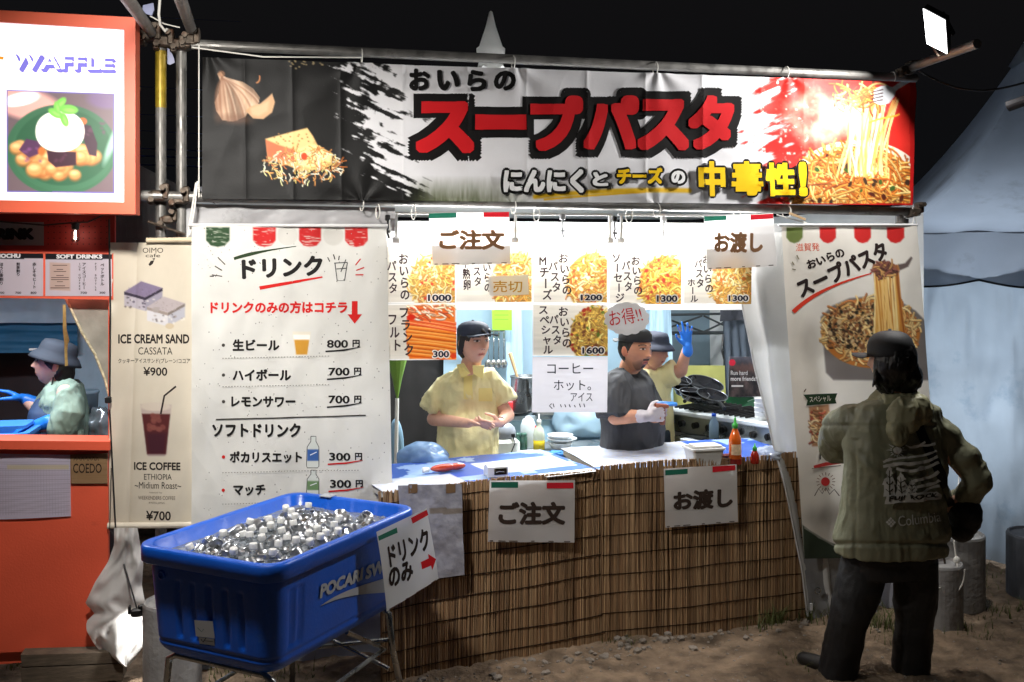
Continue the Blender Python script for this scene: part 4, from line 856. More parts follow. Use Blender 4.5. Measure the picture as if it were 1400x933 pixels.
so = card([(623, 336), (727, 334), (727, 413), (622, 414)], [("おいらの", 664, 345, 400, 12, 4), ("パスタ", 650, 350, 392, 11, 4), ("半熟卵", 636, 352, 397, 11, 3)], None, pasta_pic(672, 345, 726, 412, YP, 20, hot=[(240, 220, 90)]), "menu card with a white sold out slip stuck across its picture", 303)
sl = Sheet([(668, 378), (722, 376), (723, 403), (669, 405)], .004, 1.5, None, (240, 238, 232)); sl.text("売切", (674, 384, 714, 400), (196, 150, 60), .01); sl.finish_sheet("sold_out_slip", M_paper, so)
card([(728, 337), (830, 337), (830, 414), (728, 415)], [("おいらの", 769, 346, 404, 14, 7), ("パスタ", 755, 357, 400, 13, 7), ("Mチーズ", 741, 349, 411, 14, 8)], "1200", pasta_pic(776, 345, 829, 413, YP, 30, hot=[(250, 240, 200), (180, 90, 50)]), "cheese pasta menu card priced 1200, directly above the one priced 1600", 304, pricebox=(794, 403, 823, 411))
card([(832, 337), (932, 338), (931, 416), (832, 416)], [("おいらの", 868, 350, 404, 13, 5), ("パスタ", 855, 356, 399, 12, 5), ("ソーセージ", 842, 346, 414, 13, 6)], "1300", pasta_pic(874, 350, 930, 414, [(240, 190, 80), (246, 214, 120), (226, 160, 70), (206, 120, 60)], 34, hot=[(176, 60, 50), (200, 100, 60)]), "sausage pasta menu card priced 1300, above the white cloud card", 305, pricebox=(898, 404, 926, 413))
card([(934, 338), (1028, 339), (1027, 416), (934, 416)], [("おいらの", 965, 348, 401, 12, 5), ("パスタ", 954, 354, 394, 11, 4), ("ホール", 944, 381, 414, 11, 6)], "1300", pasta_pic(972, 350, 1026, 414, YP, 20, hot=[(206, 110, 50), (240, 210, 150)]), "pasta menu card priced 1300, last at the right under the pick-up sign", 306, pricebox=(996, 404, 1023, 412))
card([(728, 416), (831, 417), (831, 487), (728, 487)], [("おいらの", 769, 419, 476, 14, 7), ("パスタ", 756, 430, 472, 13, 7), ("スペシャル", 742, 417, 485, 14, 8)], "1600", pasta_pic(780, 418, 831, 486, [(222, 176, 84), (206, 160, 80), (236, 206, 120), (150, 106, 50)], 60, 60, [(150, 40, 30), (110, 64, 40), (90, 106, 40), (236, 190, 80)]), "special pasta menu card priced 1600 over the handwritten coffee note", 307, pricebox=(796, 475, 826, 484))
nt = Sheet([(728, 488), (831, 488), (830, 564), (727, 564)], .002, 1.2, lambda X, Y: (ridge(np.stack([X / 40, Y / 9], -1), 2, 7) - .5) * .004, (214, 210, 214), maxlen=12)
for t, b in [("コーヒー", (748, 497, 811, 511)), ("ホット。", (757, 520, 808, 534)), ("アイス", (780, 537, 810, 549))]: nt.text(t, b, (40, 40, 48), .005)
for x in (756, 766, 772, 778, 785, 792, 798): nt.line([(x, 552 + (x % 3)), (x + 1.5, 557)], 1.3, (60, 60, 66))
nt.line([(754, 552), (751, 555), (755, 559)], 1.3, (60, 60, 66)); nt.finish_sheet("coffee_note", M_paper, label="crumpled white sheet with handwritten coffee note hanging under the 1600 card", cat="paper note")
# cloud card
a = np.linspace(0, 2 * math.pi, 97)[:-1]; rr = 1 + 0.085 * np.abs(np.sin(a * 7)); cl = np.stack([857 + 29 * np.cos(a) * rr, 436 + 21 * np.sin(a) * rr], 1)
o = S(cl[:, 0], cl[:, 1], .012); mb = MB(); mb.prism(o, -EN * .003); co = mb.build("cloud_card", mat("white card", (236, 234, 234), .5, vary=.05, transl=.3), label="white cloud shaped card with red handwriting in front of the man", cat="card")
sf = Surf(lambda x, y, l=0: S(x, y, .0125 + np.asarray(l))); sf.text("お得!!", (833, 420, 877, 447), (206, 40, 44), .0, quad=[(832, 425), (874, 419), (880, 440), (834, 447)]); sf.finish(co)
# backlit and lower order / pick-up signs; upper ink coloured paler for the backlight
def sign(quad, t, box, gb, rb, label, off=0.0, plane=None, col=(56, 44, 38), tl=0.0, disp=None, name="order_sign", base=(232, 228, 226), q=None):
    sh = Sheet(quad, off, 2.0, disp, base, plane, 9 if disp else None, tl); sh.shape(gb, (36, 104, 84)); sh.shape(rb, (196, 34, 46)); sh.text(t, box, col, .052, 10, quad=q)
    qq = np.array(quad, float); f = lambda u: qq[3] + (qq[2] - qq[3]) * u
    for u0, u1 in ((.02, .06), (.12, .2), (.24, .34), (.5, .54), (.7, .76), (.88, .95)): sh.line([f(u0) - [0, 1.5], f(u1) - [0, 1.5]], 1.2, (90, 80, 74))
    return sh.finish_sheet(name, M_paper, label=label, cat="sign")
sign([(586, 292), (696, 290), (698, 361), (592, 363)], "ご注文", (600, 314, 690, 342), [(586, 292), (624, 291), (624, 298), (586, 299)], [(661, 290.5), (696, 290), (696, 297), (661, 297)], "upper backlit order sign with green and red corners, under the left of the pipe", .03, col=(160, 118, 84), tl=.45)
sign([(962, 296), (1057, 292), (1062, 364), (967, 369)], "お渡し", (976, 317, 1043, 346), [(962, 296), (993, 295), (993, 301), (963, 303)], [(1026, 294), (1057, 292.5), (1057, 299), (1026, 301)], "upper backlit pick-up sign with green and red corners, beside the door flap", .03, col=(160, 118, 84), tl=.45, name="pickup_sign")
# ------------------------------------------------------------------ counter: two tables with reed screens
HT = 0.86
pA, pB, pC = G(530, 931), G(822, 873), G(1106, 842)
cA, cB, cC = [np.array([p[0], p[1], 0]) for p in (pA, pB, pC)]
def counter(a, b, label, seed, blue):
    d = (b - a) / np.linalg.norm(b - a); nin = np.array([-d[1], d[0], 0]); L = np.linalg.norm(b - a); c = (a + b) / 2 + nin * .34; ax = np.array([d, nin, EZ])
    t = thing("counter_table", (c[0], c[1], 0), label, "table"); mb = MB(); mb.box(c + EZ * (HT - .035), (L - .02, .6, .03), ax, .005); mb.build("tabletop", mat("table laminate", (190, 188, 182), .4), t)
    for sx in (-1, 1):
        for sy in (-1, 1): mb = MB(); p = c + d * (L / 2 - .08) * sx + nin * .24 * sy; mb.tube([p + EZ * (HT - .05), p], .014, 8); mb.build("leg", M_chrome, t)
    # cover sheet lying over the top with printed blue and white areas
    u, v = np.meshgrid(np.linspace(0, 1, 90), np.linspace(0, 1, 40)); pos = a + d * (u * L)[..., None] + nin * (.03 + v * .62)[..., None] + EZ * (HT - .012 + .006 * fbm(np.stack([u * 9, v * 5], -1), 3, seed))[..., None]
    C = np.empty(u.shape + (3,)); C[:] = (58, 92, 176); n_ = fbm(np.stack([u * 7, v * 5], -1), 3, seed + 1); C[n_ > .56] = (150, 178, 222); w = blue(u, v); C[w] = (204, 206, 214); chk = w & (((u * 60).astype(int) + (v * 24).astype(int)) % 3 == 0); C[chk] = (196, 206, 232)
    i = np.arange(u.size).reshape(u.shape); F = np.stack([i[:-1, :-1], i[:-1, 1:], i[1:, 1:], i[1:, :-1]], -1).reshape(-1, 4)
    obj("table_cover", pos.reshape(-1, 3), F, mat("printed table sheet", rough=.25, spec=.5, vcol=True, vary=.06), t, smooth=True, cols=C.reshape(-1, 3)); return d, nin, L
M_reed = mat("dry reed", rough=.75, spec=.25, vcol=True, vary=.25, vscale=30, stretch=(1, 1, .15))
M_thread = mat("dark binding thread", (40, 30, 24), 1.0, spec=.05)
def reeds(a, b, label, seed, h=HT + .012):
    r = np.random.RandomState(seed); d = (b - a) / np.linalg.norm(b - a); nout = np.array([d[1], -d[0], 0]); L = np.linalg.norm(b - a); n = int(L / .0041); mb = MB(); cols = []
    wav = lambda s, z: .010 * np.sin(s * 5 + seed) + .014 * (fbm(np.stack([s * 2.2, z * 2 + 0 * s], -1), 2, seed) - .5) * 2
    for k in range(n):
        s = (k + .5 + .3 * r.randn()) * L / n; zt = h + .0018 * r.randn() + .006 * math.sin(s * 7 + seed) - (0.012 * r.rand() if r.rand() < .04 else 0); lean = .01 * r.randn(); rad = .0034 + .0012 * r.rand(); off = .014 + .003 * r.rand() + (.003 if k % 2 else 0)
        zs = np.linspace(.0, zt, 6); ss = s + lean * zs + .0012 * r.randn(6); P_ = a + d * ss[:, None] + nout * (off + wav(ss, zs))[:, None] + EZ * zs[:, None]; P_[0, 2] = gz(P_[0, 0], P_[0, 1]) - .01
        mb.tube(P_, rad * (1 + .15 * r.randn(6)).clip(.7, 1.3), 5); c = np.array([(158, 127, 94), (165, 135, 102), (146, 115, 84), (132, 101, 73), (173, 144, 109), (114, 87, 64)][r.choice(6, p=[.28, .24, .2, .12, .1, .06])]) * (.85 + .3 * r.rand()); cols += [c * (.9 + .2 * r.rand())] * 0 + [c] * 30
    o = mb.build("reed_screen", M_reed, label=label, cat="reed screen", cols=np.array(cols), smooth=False)
    q0 = a + nout * .004; q1 = b + nout * .004; bmq = MB(); bmq.prism([q0, q1, q1 + EZ * (h - .03), q0 + EZ * (h - .03)], -nout * .004); bmq.build("inner_layer", mat("old reed backing", (116, 92, 64), .9, vary=.4, vscale=60, stretch=(1, 1, .1)), o)
    zk = [.045, .135, .235, .335, .435, .535, .635, .735, .815]
    for z in zk:
        s = np.linspace(0, L, 70); mb = MB(); zz = z + .008 * (fbm(np.stack([s * 3, 0 * s + z * 9], -1), 2, seed) - .5) * 2; mb.tube(a + d * s[:, None] + nout * (.0235 + wav(s, zz))[:, None] + EZ * zz[:, None], .0023, 5); mb.build("binding_thread", M_thread, o)
    return o, d, nout
d1, n1, L1 = counter(cA, cB, "left counter table under a blue and white sheet where the woman in yellow stands", 401, lambda u, v: ((u < .38) & (v < .42)) | ((u > .55) & (v > .25) & (v < .7) & (u < .97)))
d2, n2, L2 = counter(cB, cC, "right counter table under a white checked sheet beside the sauce bottles", 402, lambda u, v: (u < .62) & (v > .12))
rs1, rd1, ro1 = reeds(cA - (cB - cA) * .03, cB + (cB - cA) / np.linalg.norm(cB - cA) * .02, "tan reed screen under the order sign, darker at its foot", 41)
rs2, rd2, ro2 = reeds(cB - (cC - cB) * .012 + ro1 * .022, cC, "tan reed screen under the pick-up sign, overlapping its neighbour", 43, HT + .03)
pl1, pl2 = (cA + ro1 * .062, ro1), (cB + ro2 * .078, ro2)
sgw = lambda X, Y: (fbm(np.stack([X / 50, Y / 40], -1), 2, 5) - .5) * .012
sign([(669, 657), (786, 657), (785, 742), (667, 741)], "ご注文", (681, 686, 773, 718), [(671, 659), (708, 659), (708, 667), (671, 667)], [(747, 660), (784, 660), (784, 668), (747, 668)], "lower order sign, wet and tied to the left reed screen", plane=pl1, disp=sgw, base=(222, 219, 218))
sign([(907, 641), (1007, 635), (1009, 714), (910, 722)], "お渡し", None, [(909, 643), (940, 641), (940, 648), (909, 650)], [(974, 638), (1005, 636), (1005, 643), (974, 646)], "lower pick-up sign with green and red corners on the right reed screen", plane=pl2, disp=sgw, base=(226, 223, 221), name="pickup_sign", q=[(920, 672), (1002, 666), (1002, 694), (921, 699)])
ps = Sheet([(544, 664), (631, 662), (635, 786), (552, 797)], 0, 2, lambda X, Y: (fbm(np.stack([X / 22, Y / 40], -1), 3, 6) - .5) * .018, (158, 158, 168), pl1, maxlen=10)
ps.C += (fbm(np.stack([ps.X / 9, ps.Y / 5], -1), 3, 12) - .5)[..., None] * 50; ps.blend(((ps.Y > 695) & (ps.Y < 703) & (ps.X > 588)).astype(float) * .6, (120, 104, 84))
for x in (565, 617): ps.shape([(x - 7, 662), (x + 6, 662), (x + 6, 674), (x - 7, 675)], (126, 100, 74))
ps.finish_sheet("plastic_sheet", mat("wet clear plastic over paper", rough=.18, spec=.6, vcol=True, vary=.1, vscale=25, bump=.002, bscale=60), label="grey wet plastic sheet taped to the reed screen behind the tub's sign", cat="sheet")
rd = np.random.RandomState(8)

# ------------------------------------------------------------------ things on the counters
def on(px, py, z=HT - .006): return G(px, py, z)
def bottle(name, base, prof, m, cap_prof, capm, label, cat, extra=None, n=20, group=None):
    t = thing(name, base, label, cat, group); mb = MB(); mb.lathe(prof, base, n); mb.build("body", m, t, smooth=True)
    mb = MB(); mb.lathe(cap_prof, base, n); mb.build("cap", capm, t, smooth=True); return t
M_sauce = mat("orange chilli sauce bottle", (206, 92, 26), .15, spec=.6, vary=.15, vscale=12, coat=.4)
M_green = mat("green cap plastic", (52, 160, 60), .35)
b = on(1005, 634); t = bottle("sauce_bottle", b, [(.030, 0), (.033, .006), (.033, .115), (.031, .135), (.020, .165), (.0135, .18), (.0135, .188)], M_sauce, [(.0155, .186), (.0155, .208), (.008, .213), (.0055, .235), (.002, .246), (0, .246)], M_green, "tall orange chilli sauce bottle with a green nozzle on the counter", "sauce bottle")
mb = MB(); aa = np.linspace(-2.4, -.6, 12); mb.rings([[b + np.array([.0334 * math.cos(a), .0334 * math.sin(a), z]) for a in aa] for z in (.05, .105)], False, False); mb.build("label_patch", mat("pale print", (226, 196, 160), .4, vary=.3, vscale=60), t)
mb = MB(); mb.lathe([(.0336, .0), (.0336, .028)], b, 20); mb.build("red_print", mat("deep red print", (120, 26, 20), .4), t)
b = on(1032, 634); bottle("sauce_bottle", b, [(.020, 0), (.022, .005), (.022, .045), (.012, .066), (.010, .07)], mat("red chilli oil", (150, 34, 20), .15, spec=.6, vary=.2), [(.012, .068), (.012, .084), (.005, .09), (.003, .105), (0, .106)], M_green, "small red sauce bottle with a green nozzle beside the plastic bag", "sauce bottle", n=16)
c = on(962, 634); t = thing("food_tub", c, "white rectangular food tub with a lid ajar on the right counter", "tub"); rot = np.array([d2, -n2 * -1, EZ]); R = []
def rrect(c, w, l, r, z, ax, n=5):
    pts = []
    for sx, sy, a0 in ((1, 1, 0), (-1, 1, 90), (-1, -1, 180), (1, -1, 270)):
        for k in range(n): a = math.radians(a0 + 90 * k / (n - 1)); pts.append(np.asarray(c) + ax[0] * (sx * (w / 2 - r) + r * math.cos(a)) + ax[1] * (sy * (l / 2 - r) + r * math.sin(a)) + EZ * z)
    return pts
mb = MB(); mb.rings([rrect(c, .15, .11, .015, 0, rot), rrect(c, .18, .13, .018, .078, rot), rrect(c, .196, .146, .02, .08, rot), rrect(c, .196, .146, .02, .09, rot), rrect(c, .18, .13, .018, .09, rot), rrect(c, .172, .122, .018, .06, rot)]); mb.build("tub_body", M_white, t, smooth=False)
mb = MB(); mb.rings([rrect(c + d2 * .01, .15, .11, .015, .094, rot), rrect(c + d2 * .01, .15, .11, .015, .1, rot)]); mb.ell(c + EZ * .1, (.05, .02, .008), rot); mb.build("lid", mat("milky lid", (216, 210, 200), .3), t)
mb = MB(); mb.box(c + d2 * .13 + EZ * .03 + n2 * .03, (.09, .06, .006), rot); mb.box(c + d2 * .13 + EZ * .012 + n2 * .03, (.07, .05, .02), rot); obj("condiment_dish", mb.V(), mb.f, mat("dark red dish", (90, 34, 30), .3), None, label="flat white lidded dish of dark condiment between tub and sauce bottle", cat="dish")
def blobmesh(name, c, r, m, label, cat, seed, amp=.35, parent=None, ax=None):
    bm = bmesh.new(); bmesh.ops.create_icosphere(bm, subdivisions=4, radius=1); V = np.array([v.co[:] for v in bm.verts]); F = [[v.index for v in f.verts] for f in bm.faces]; bm.free()
    s = 1 + amp * (ridge(V * 1.6 + seed, 3, seed) - .6) * 1.6; V = V * s[:, None]; V[:, 2] = np.maximum(V[:, 2], -.55); V = V * np.asarray(r)
    return obj(name, V @ (np.eye(3) if ax is None else ax) + np.asarray(c) + EZ * .55 * r[2], F, m, parent, label=label, cat=cat, smooth=True)
M_bag = mat("thin plastic bag", (196, 206, 222), .15, spec=.6, vary=.1, transl=.4, alpha=.75)
blobmesh("plastic_bag", on(1050, 628), (.075, .05, .045), M_bag, "crumpled clear plastic bag at the right end of the counter", "plastic bag", 3)
blobmesh("plastic_bag", G(580, 640, .80), (.13, .10, .085), mat("blue white bag", (150, 186, 226), .2, spec=.6, transl=.4), "crumpled blue white plastic bag left of the woman in yellow", "plastic bag", 5)
# card terminal, sauce pack, paper
c = on(678, 650); t = thing("card_terminal", c, "white countertop price display with a dark screen by the order sign", "display"); ta = axes_to(-n1 * .9 + EZ * .35 - d1 * -.15); fr = np.array([d1 * .97 + n1 * -.2, n1 * .97 + d1 * .2, EZ])
mb = MB(); prof = [(-.04, 0), (.045, 0), (.045, .03), (-.015, .055), (-.04, .05)]
pts = [c + fr[1] * y + fr[2] * z - fr[0] * .052 for y, z in [(-.045, 0), (.045, 0), (.045, .04), (-.01, .062), (-.045, .05)]]; mb.prism(pts, fr[0] * .104); mb.build("casing", M_white, t)
mb = MB(); q = [c - fr[1] * .0462 + fr[0] * x + EZ * z for x, z in ((-.02, .012), (.044, .012), (.044, .042), (-.02, .042))]; mb.prism(q, -fr[1] * .002); mb.build("screen", mat("dark screen", (16, 16, 18), .15), t)
sf = Surf(lambda x, y, l=0: c - fr[1] * (.0484 + np.asarray(l))[..., None] + fr[0] * np.asarray(x)[..., None] - EZ * np.asarray(y)[..., None] if not np.isscalar(l) else c - fr[1] * (.0484 + l) + fr[0] * np.asarray(x)[..., None] - EZ * np.asarray(y)[..., None]); sf.line([(-.012, -.024), (.004, -.028), (.03, -.025)], .002, (210, 214, 220)); sf.finish(t)
c = on(607, 645); t = thing("sauce_pack", c, "red sauce squeeze pack in clear plastic lying on the counter", "sauce pack"); ax_ = np.array([d1, n1, EZ]); mb = MB(); mb.ell(c + EZ * .02, (.075, .022, .02), ax_); mb.ell(c + EZ * .02 + d1 * .07, (.05, .02, .018), ax_); mb.build("pack", mat("ketchup red", (186, 66, 44), .2, vary=.2, vscale=30, coat=.5), t, smooth=True); mb = MB(); mb.lathe([(.013, 0), (.014, .012), (.011, .034), (0, .034)], c - d1 * .115 + EZ * .018, 12, axes_to(d1)); mb.build("nozzle", M_white, t, smooth=True)
for q, lb in (([(735, 649), (808, 641), (815, 645), (748, 653)], "white printed sheet lying on the left counter's blue cover"),):
    qq = np.array([on(x, y, HT + .002) for x, y in q]); sh = MB(); sh.prism(qq, EZ * .002); o_ = sh.build("paper_sheet", mat("white paper", (232, 230, 230), .6), label=lb, cat="paper")

# ------------------------------------------------------------------ blue drinks tub on its stand
RIMZ = .885
Nn = np.array([-.800, 3.35, 0]); lv = np.array([.435, .90, 0]); lv /= np.linalg.norm(lv); sv = np.array([-lv[1], lv[0], 0]); TL_, TW_ = .945, .66; tc_ = Nn + lv * TL_ / 2 + sv * TW_ / 2
TA = np.array([lv, sv, EZ])
tub = thing("drinks_tub", (tc_[0], tc_[1], 0), "blue insulated drinks tub full of iced bottles on a metal stand", "drinks tub")
M_blue = mat("blue moulded plastic", (22, 92, 206), .4, spec=.5, vary=.14, vscale=5, bump=.0008, bscale=90, rvary=.12, dirt=((70, 116, 190), 17, .63))
def ringp(w, l, r, n=44):
    """rounded rectangle perimeter, w along the long side; returns xy and outward normals and side tags"""
    pts = []; nor = []; side = []; sp = []
    for k, (sx, sy, a0) in enumerate(((1, 1, 0), (-1, 1, 90), (-1, -1, 180), (1, -1, 270))):
        for a in np.linspace(a0, a0 + 90, 9): A = math.radians(a); pts.append((sx * (w / 2 - r) + r * math.cos(A), sy * (l / 2 - r) + r * math.sin(A))); nor.append((math.cos(A), math.sin(A))); side.append(-1); sp.append(0)
        nx = ((-1, 1), (-1, -1), (1, -1), (1, 1))[k]; p0 = np.array(pts[-1]); kk = [(-1, 1), (-1, -1), (1, -1), (1, 1)][k]
        a2 = math.radians(a0 + 90); nxt = (((-1, 1), (-1, -1), (1, -1), (1, 1))[k][0] * (w / 2 - r) + r * math.cos(a2), ((-1, 1), (-1, -1), (1, -1), (1, 1))[k][1] * (l / 2 - r) + r * math.sin(a2)); p1 = np.array(nxt)
        for t in np.linspace(0, 1, n + 2)[1:-1]: q = p0 + (p1 - p0) * t; pts.append(tuple(q)); nor.append((math.cos(a2), math.sin(a2))); side.append(k); sp.append(float(q[0] if k in (0, 2) else q[1]))
    return np.array(pts), np.array(nor), np.array(side), np.array(sp)
H = .405; zb = RIMZ - H
lev = []
for z in np.linspace(0, H - .065, 44):
    f = z / (H - .065); e = .045 * (1 - f); rb = .03 * max(0, 1 - z / .05) ** 2; lev.append((z, TL_ - .06 - e - rb * 2, TW_ - .06 - e - rb * 2, .07))
lev += [(H - .062, TL_ - .012, TW_ - .012, .08), (H - .058, TL_ - .002, TW_ - .002, .085), (H - .012, TL_, TW_, .085), (H - .003, TL_ - .006, TW_ - .006, .084), (H, TL_ - .016, TW_ - .016, .08), (H - .001, TL_ - .055, TW_ - .055, .07), (H - .008, TL_ - .068, TW_ - .068, .066), (H - .13, TL_ - .10, TW_ - .10, .06)]
R = []
GRV = {1: [-.155, -.085, -.01, .065, .135], 2: [-.33, -.285], 3: [-.12, 0, .12], 0: [-.3, -.2, 0, .2, .3]}
for z, w, l, r in lev:
    p, nn, sd, sp = ringp(w, l, r); dep = np.zeros(len(p))
    if z < H - .065:
        if .085 < z < .285:
            for k, cs in GRV.items():
                for c0 in cs: dep = np.maximum(dep, np.where(sd == k, np.clip((.011 - np.abs(sp - c0)) / .005, 0, 1) * .009, 0))
        if .048 < z < .062: dep = np.maximum(dep, .005)
    p = p - nn * dep[:, None]; R.append(tc_ + lv * p[:, :1] + sv * p[:, 1:] + EZ * (zb + z))
mb = MB(); mb.rings(R); tb = mb.build("tub_body", M_blue, tub, smooth=True)
tub_bvh = BVHTree.FromPolygons([tuple(v) for v in mb.V()], mb.f)
def caster(bvh, back=0.0):
    def pos(px, py, lift=0.0):
        r = ray(px, py); out = np.empty_like(r); lift = np.broadcast_to(np.asarray(lift, float), np.shape(px))
        flat = r.reshape(-1, 3); of = out.reshape(-1, 3); lf = np.asarray(lift).reshape(-1)
        last = None
        for k in range(len(flat)):
            d = Vector(flat[k]).normalized(); loc, nor, idx, dist = bvh.ray_cast(Vector(CAM), d)
            if loc is None: loc, nor, idx, dist = bvh.find_nearest(Vector(CAM) + d * (last or 3.8))
            else: last = dist
            if nor.dot(d) > 0: nor = -nor
            of[k] = np.array(loc) + np.array(nor) * (lf[k] + back)
        return out
    return pos
sf = Surf(caster(tub_bvh), 6); sf.lift = .004
SILV = (176, 180, 186)
sf.text("POCARI", None, SILV, .055, quad=[(438, 799), (496, 775), (494, 793), (436, 819)]); sf.text("SW", None, SILV, .055, quad=[(500, 774), (526, 763), (524, 783), (498, 793)])
sf.poly2d(np.concatenate([curve2((436, 829), (465, 806), (500, 799), (526, 790)), curve2((526, 810), (500, 812), (470, 812), (436, 829))]), [tuple(list(range(14)) + list(range(14, 28)))], SILV); sf.finish(tub)
jc0 = caster(tub_bvh)(np.array([270., 290.]), np.array([862., 866.]), 0.0).mean(0); nst = -lv - EZ * .13; nst /= np.linalg.norm(nst); sf = Surf(lambda x, y, l=0: hit(x, y, jc0 + nst * .007, nst) + nst * np.asarray(l)); sf.lift = .001; sf.shape([(266, 848), (291, 849.5), (294, 873), (268, 870)], (196, 198, 202)); sf.shape([(272, 871), (293, 873.5), (294, 883), (273, 880)], (150, 150, 152)); sf.line([(275, 874), (278, 878), (282, 872)], 1.2, (50, 50, 52)); sf.line([(280, 876), (292, 877.5)], 1, (90, 90, 92)); sf.line([(270, 858), (276, 864), (279, 860)], 1, (120, 150, 150)); sf.finish(tub, "sticker")
mb = MB(); e = tc_ - lv * (TL_ / 2 - .035) + sv * .21 + EZ * (zb + .30); mb.lathe([(.018, -.004), (.018, .006), (.010, .007), (.010, .0)], e, 14, axes_to(-lv)); mb.build("drain_plug", M_blue, tub, smooth=True)
mb = MB(); mb.box(tc_ + lv * (TL_ / 2 - .02) + sv * (TW_ / 2 - .2) + EZ * (RIMZ + .002), (.045, .06, .004), TA); mb.build("tape_patch", mat("clear tape", (170, 176, 186), .2), tub)
# stand of bent tube
for s in (-1, 1):
    e = tc_ + lv * (TL_ / 2 - .1) * s; mb = MB(); w = TW_ / 2 - .09
    mb.tube([e - sv * (w + .06) + lv * .05 * s + EZ * 0, e - sv * (w + .02) + EZ * .3, e - sv * w + EZ * (zb - .03), e - sv * (w - .04) + EZ * (zb - .012), e + sv * (w - .04) + EZ * (zb - .012), e + sv * w + EZ * (zb - .03), e + sv * (w + .02) + EZ * .3, e + sv * (w + .06) + lv * .05 * s], .013, 10); mb.build("leg_frame", M_chrome, tub, smooth=True)
    mb = MB(); mb.tube([e - sv * w + EZ * .34, e + sv * w + EZ * .22], .009, 8); mb.tube([e + sv * w + EZ * .34, e - sv * w + EZ * .22], .009, 8); mb.build("cross_brace", M_chrome, tub)
for s in (-1, 1): mb = MB(); e = tc_ + sv * (TW_ / 2 - .11) * s; mb.tube([e - lv * (TL_ / 2 - .1) + EZ * .26, e + lv * (TL_ / 2 - .1) + EZ * .30], .009, 8); mb.tube([e + lv * (TL_ / 2 - .1) + EZ * .30, e + lv * .1 + EZ * (zb - .02)], .009, 8); mb.build("side_brace", M_chrome, tub)
# iced water, ice and bottles
ws, wl = TL_ - .11, TW_ - .11; wz = RIMZ - .046
g0, g1 = np.meshgrid(np.linspace(-.5, .5, 60), np.linspace(-.5, .5, 40)); pz = wz + .012 * (fbm(np.stack([g0 * 14, g1 * 10], -1), 3, 6) - .5); Vw = tc_ + lv * (g0 * ws)[..., None] + sv * (g1 * wl)[..., None]; Vw[..., 2] = pz; i = np.arange(g0.size).reshape(g0.shape)
obj("ice_water", Vw.reshape(-1, 3), np.stack([i[:-1, :-1], i[:-1, 1:], i[1:, 1:], i[1:, :-1]], -1).reshape(-1, 4), mat("iced water", (130, 136, 144), .08, spec=.7, vary=.3, vscale=25, bump=.006, bscale=28), None, kind="stuff", smooth=True, label="cold water filling the blue tub around the bottles", cat="water")
mb = MB(); ri = np.random.RandomState(12)
for _ in range(230):
    p = tc_ + lv * ws * (ri.rand() - .5) * .96 + sv * wl * (ri.rand() - .5) * .94; p[2] = wz + .004 * ri.rand(); stone(mb, p, .007 + .007 * ri.rand(), ri)
obj("crushed_ice", mb.V(), mb.f, mat("crushed ice", (214, 220, 226), .12, spec=.7, vary=.1, vscale=40, trans=.75), None, kind="stuff", label="crushed ice floating in the blue drinks tub", cat="ice")
M_pet = mat("clear bottle plastic", (220, 226, 230), .06, spec=.6, vary=0, trans=.9)
M_can = mat("aluminium can top", (176, 178, 182), .3, .9, vary=.2, vscale=60)
def proto_bottle():
    t = thing("drink_bottle", (0, 0, 0), "clear drink bottle with white cap standing in the iced tub", "bottle", "bottles in the iced tub"); mb = MB(); mb.lathe([(.03, -.10), (.033, -.09), (.033, -.03), (.026, 0), (.014, .022), (.0115, .026), (.0115, .034), (.015, .035), (.015, .038), (.0115, .039)], (0, 0, 0), 14); mb.build("body", M_pet, t, local=True, smooth=True)
    mb = MB(); mb.lathe([(.0145, .038), (.0148, .040), (.0148, .056), (.0135, .059), (0, .059)], (0, 0, 0), 14); mb.build("cap", M_white, t, local=True, smooth=True); return t
def proto_can():
    t = thing("drink_can", (0, 0, 0), "silver can top showing among the ice in the blue tub", "can", "cans in the iced tub"); mb = MB(); mb.lathe([(.028, -.07), (.0325, -.06), (.0325, -.012), (.027, 0), (.027, .004), (.0255, .004), (.0245, -.004), (0, -.004)], (0, 0, 0), 16); mb.build("can_body", M_can, t, local=True, smooth=True)
    mb = MB(); mb.box((.006, 0, -.001), (.022, .012, .002)); mb.build("pull_tab", M_chrome, t, local=True); return t
def place(root, loc, eul, first):
    if first: r = root
    else:
        r = root.copy(); COL.objects.link(r)
        for ch in root.children: c = ch.copy(); COL.objects.link(c); c.parent = r
    r.location = V3(loc); r.rotation_euler = eul; return r
inside = lambda g: abs(np.dot(g - tc_, lv)) < ws / 2 - .055 and abs(np.dot(g - tc_, sv)) < wl / 2 - .06
pbt, pcn = proto_bottle(), proto_can(); k1 = k2 = 0; used = []
for px, py in [(346, 745), (340, 756), (319, 748), (298, 758), (307, 764), (341, 728), (360, 722), (361, 733), (389, 723), (392, 733), (403, 712), (405, 734), (393, 733), (426, 736), (437, 731), (436, 720), (444, 725), (458, 715), (460, 722), (470, 728), (493, 713), (503, 716), (478, 719), (380, 742), (372, 752), (352, 762), (330, 766), (415, 742), (448, 738), (518, 712), (532, 708), (420, 724)]:
    g = G(px, py, wz + .045); 
    if not inside(g) or any(np.hypot(*(g - u)[:2]) < .028 for u in used): continue
    used.append(g); place(pbt, (g[0], g[1], wz - .016 + .012 * ri.rand()), (ri.randn() * .18, ri.randn() * .18, ri.rand() * 6), k1 == 0); k1 += 1
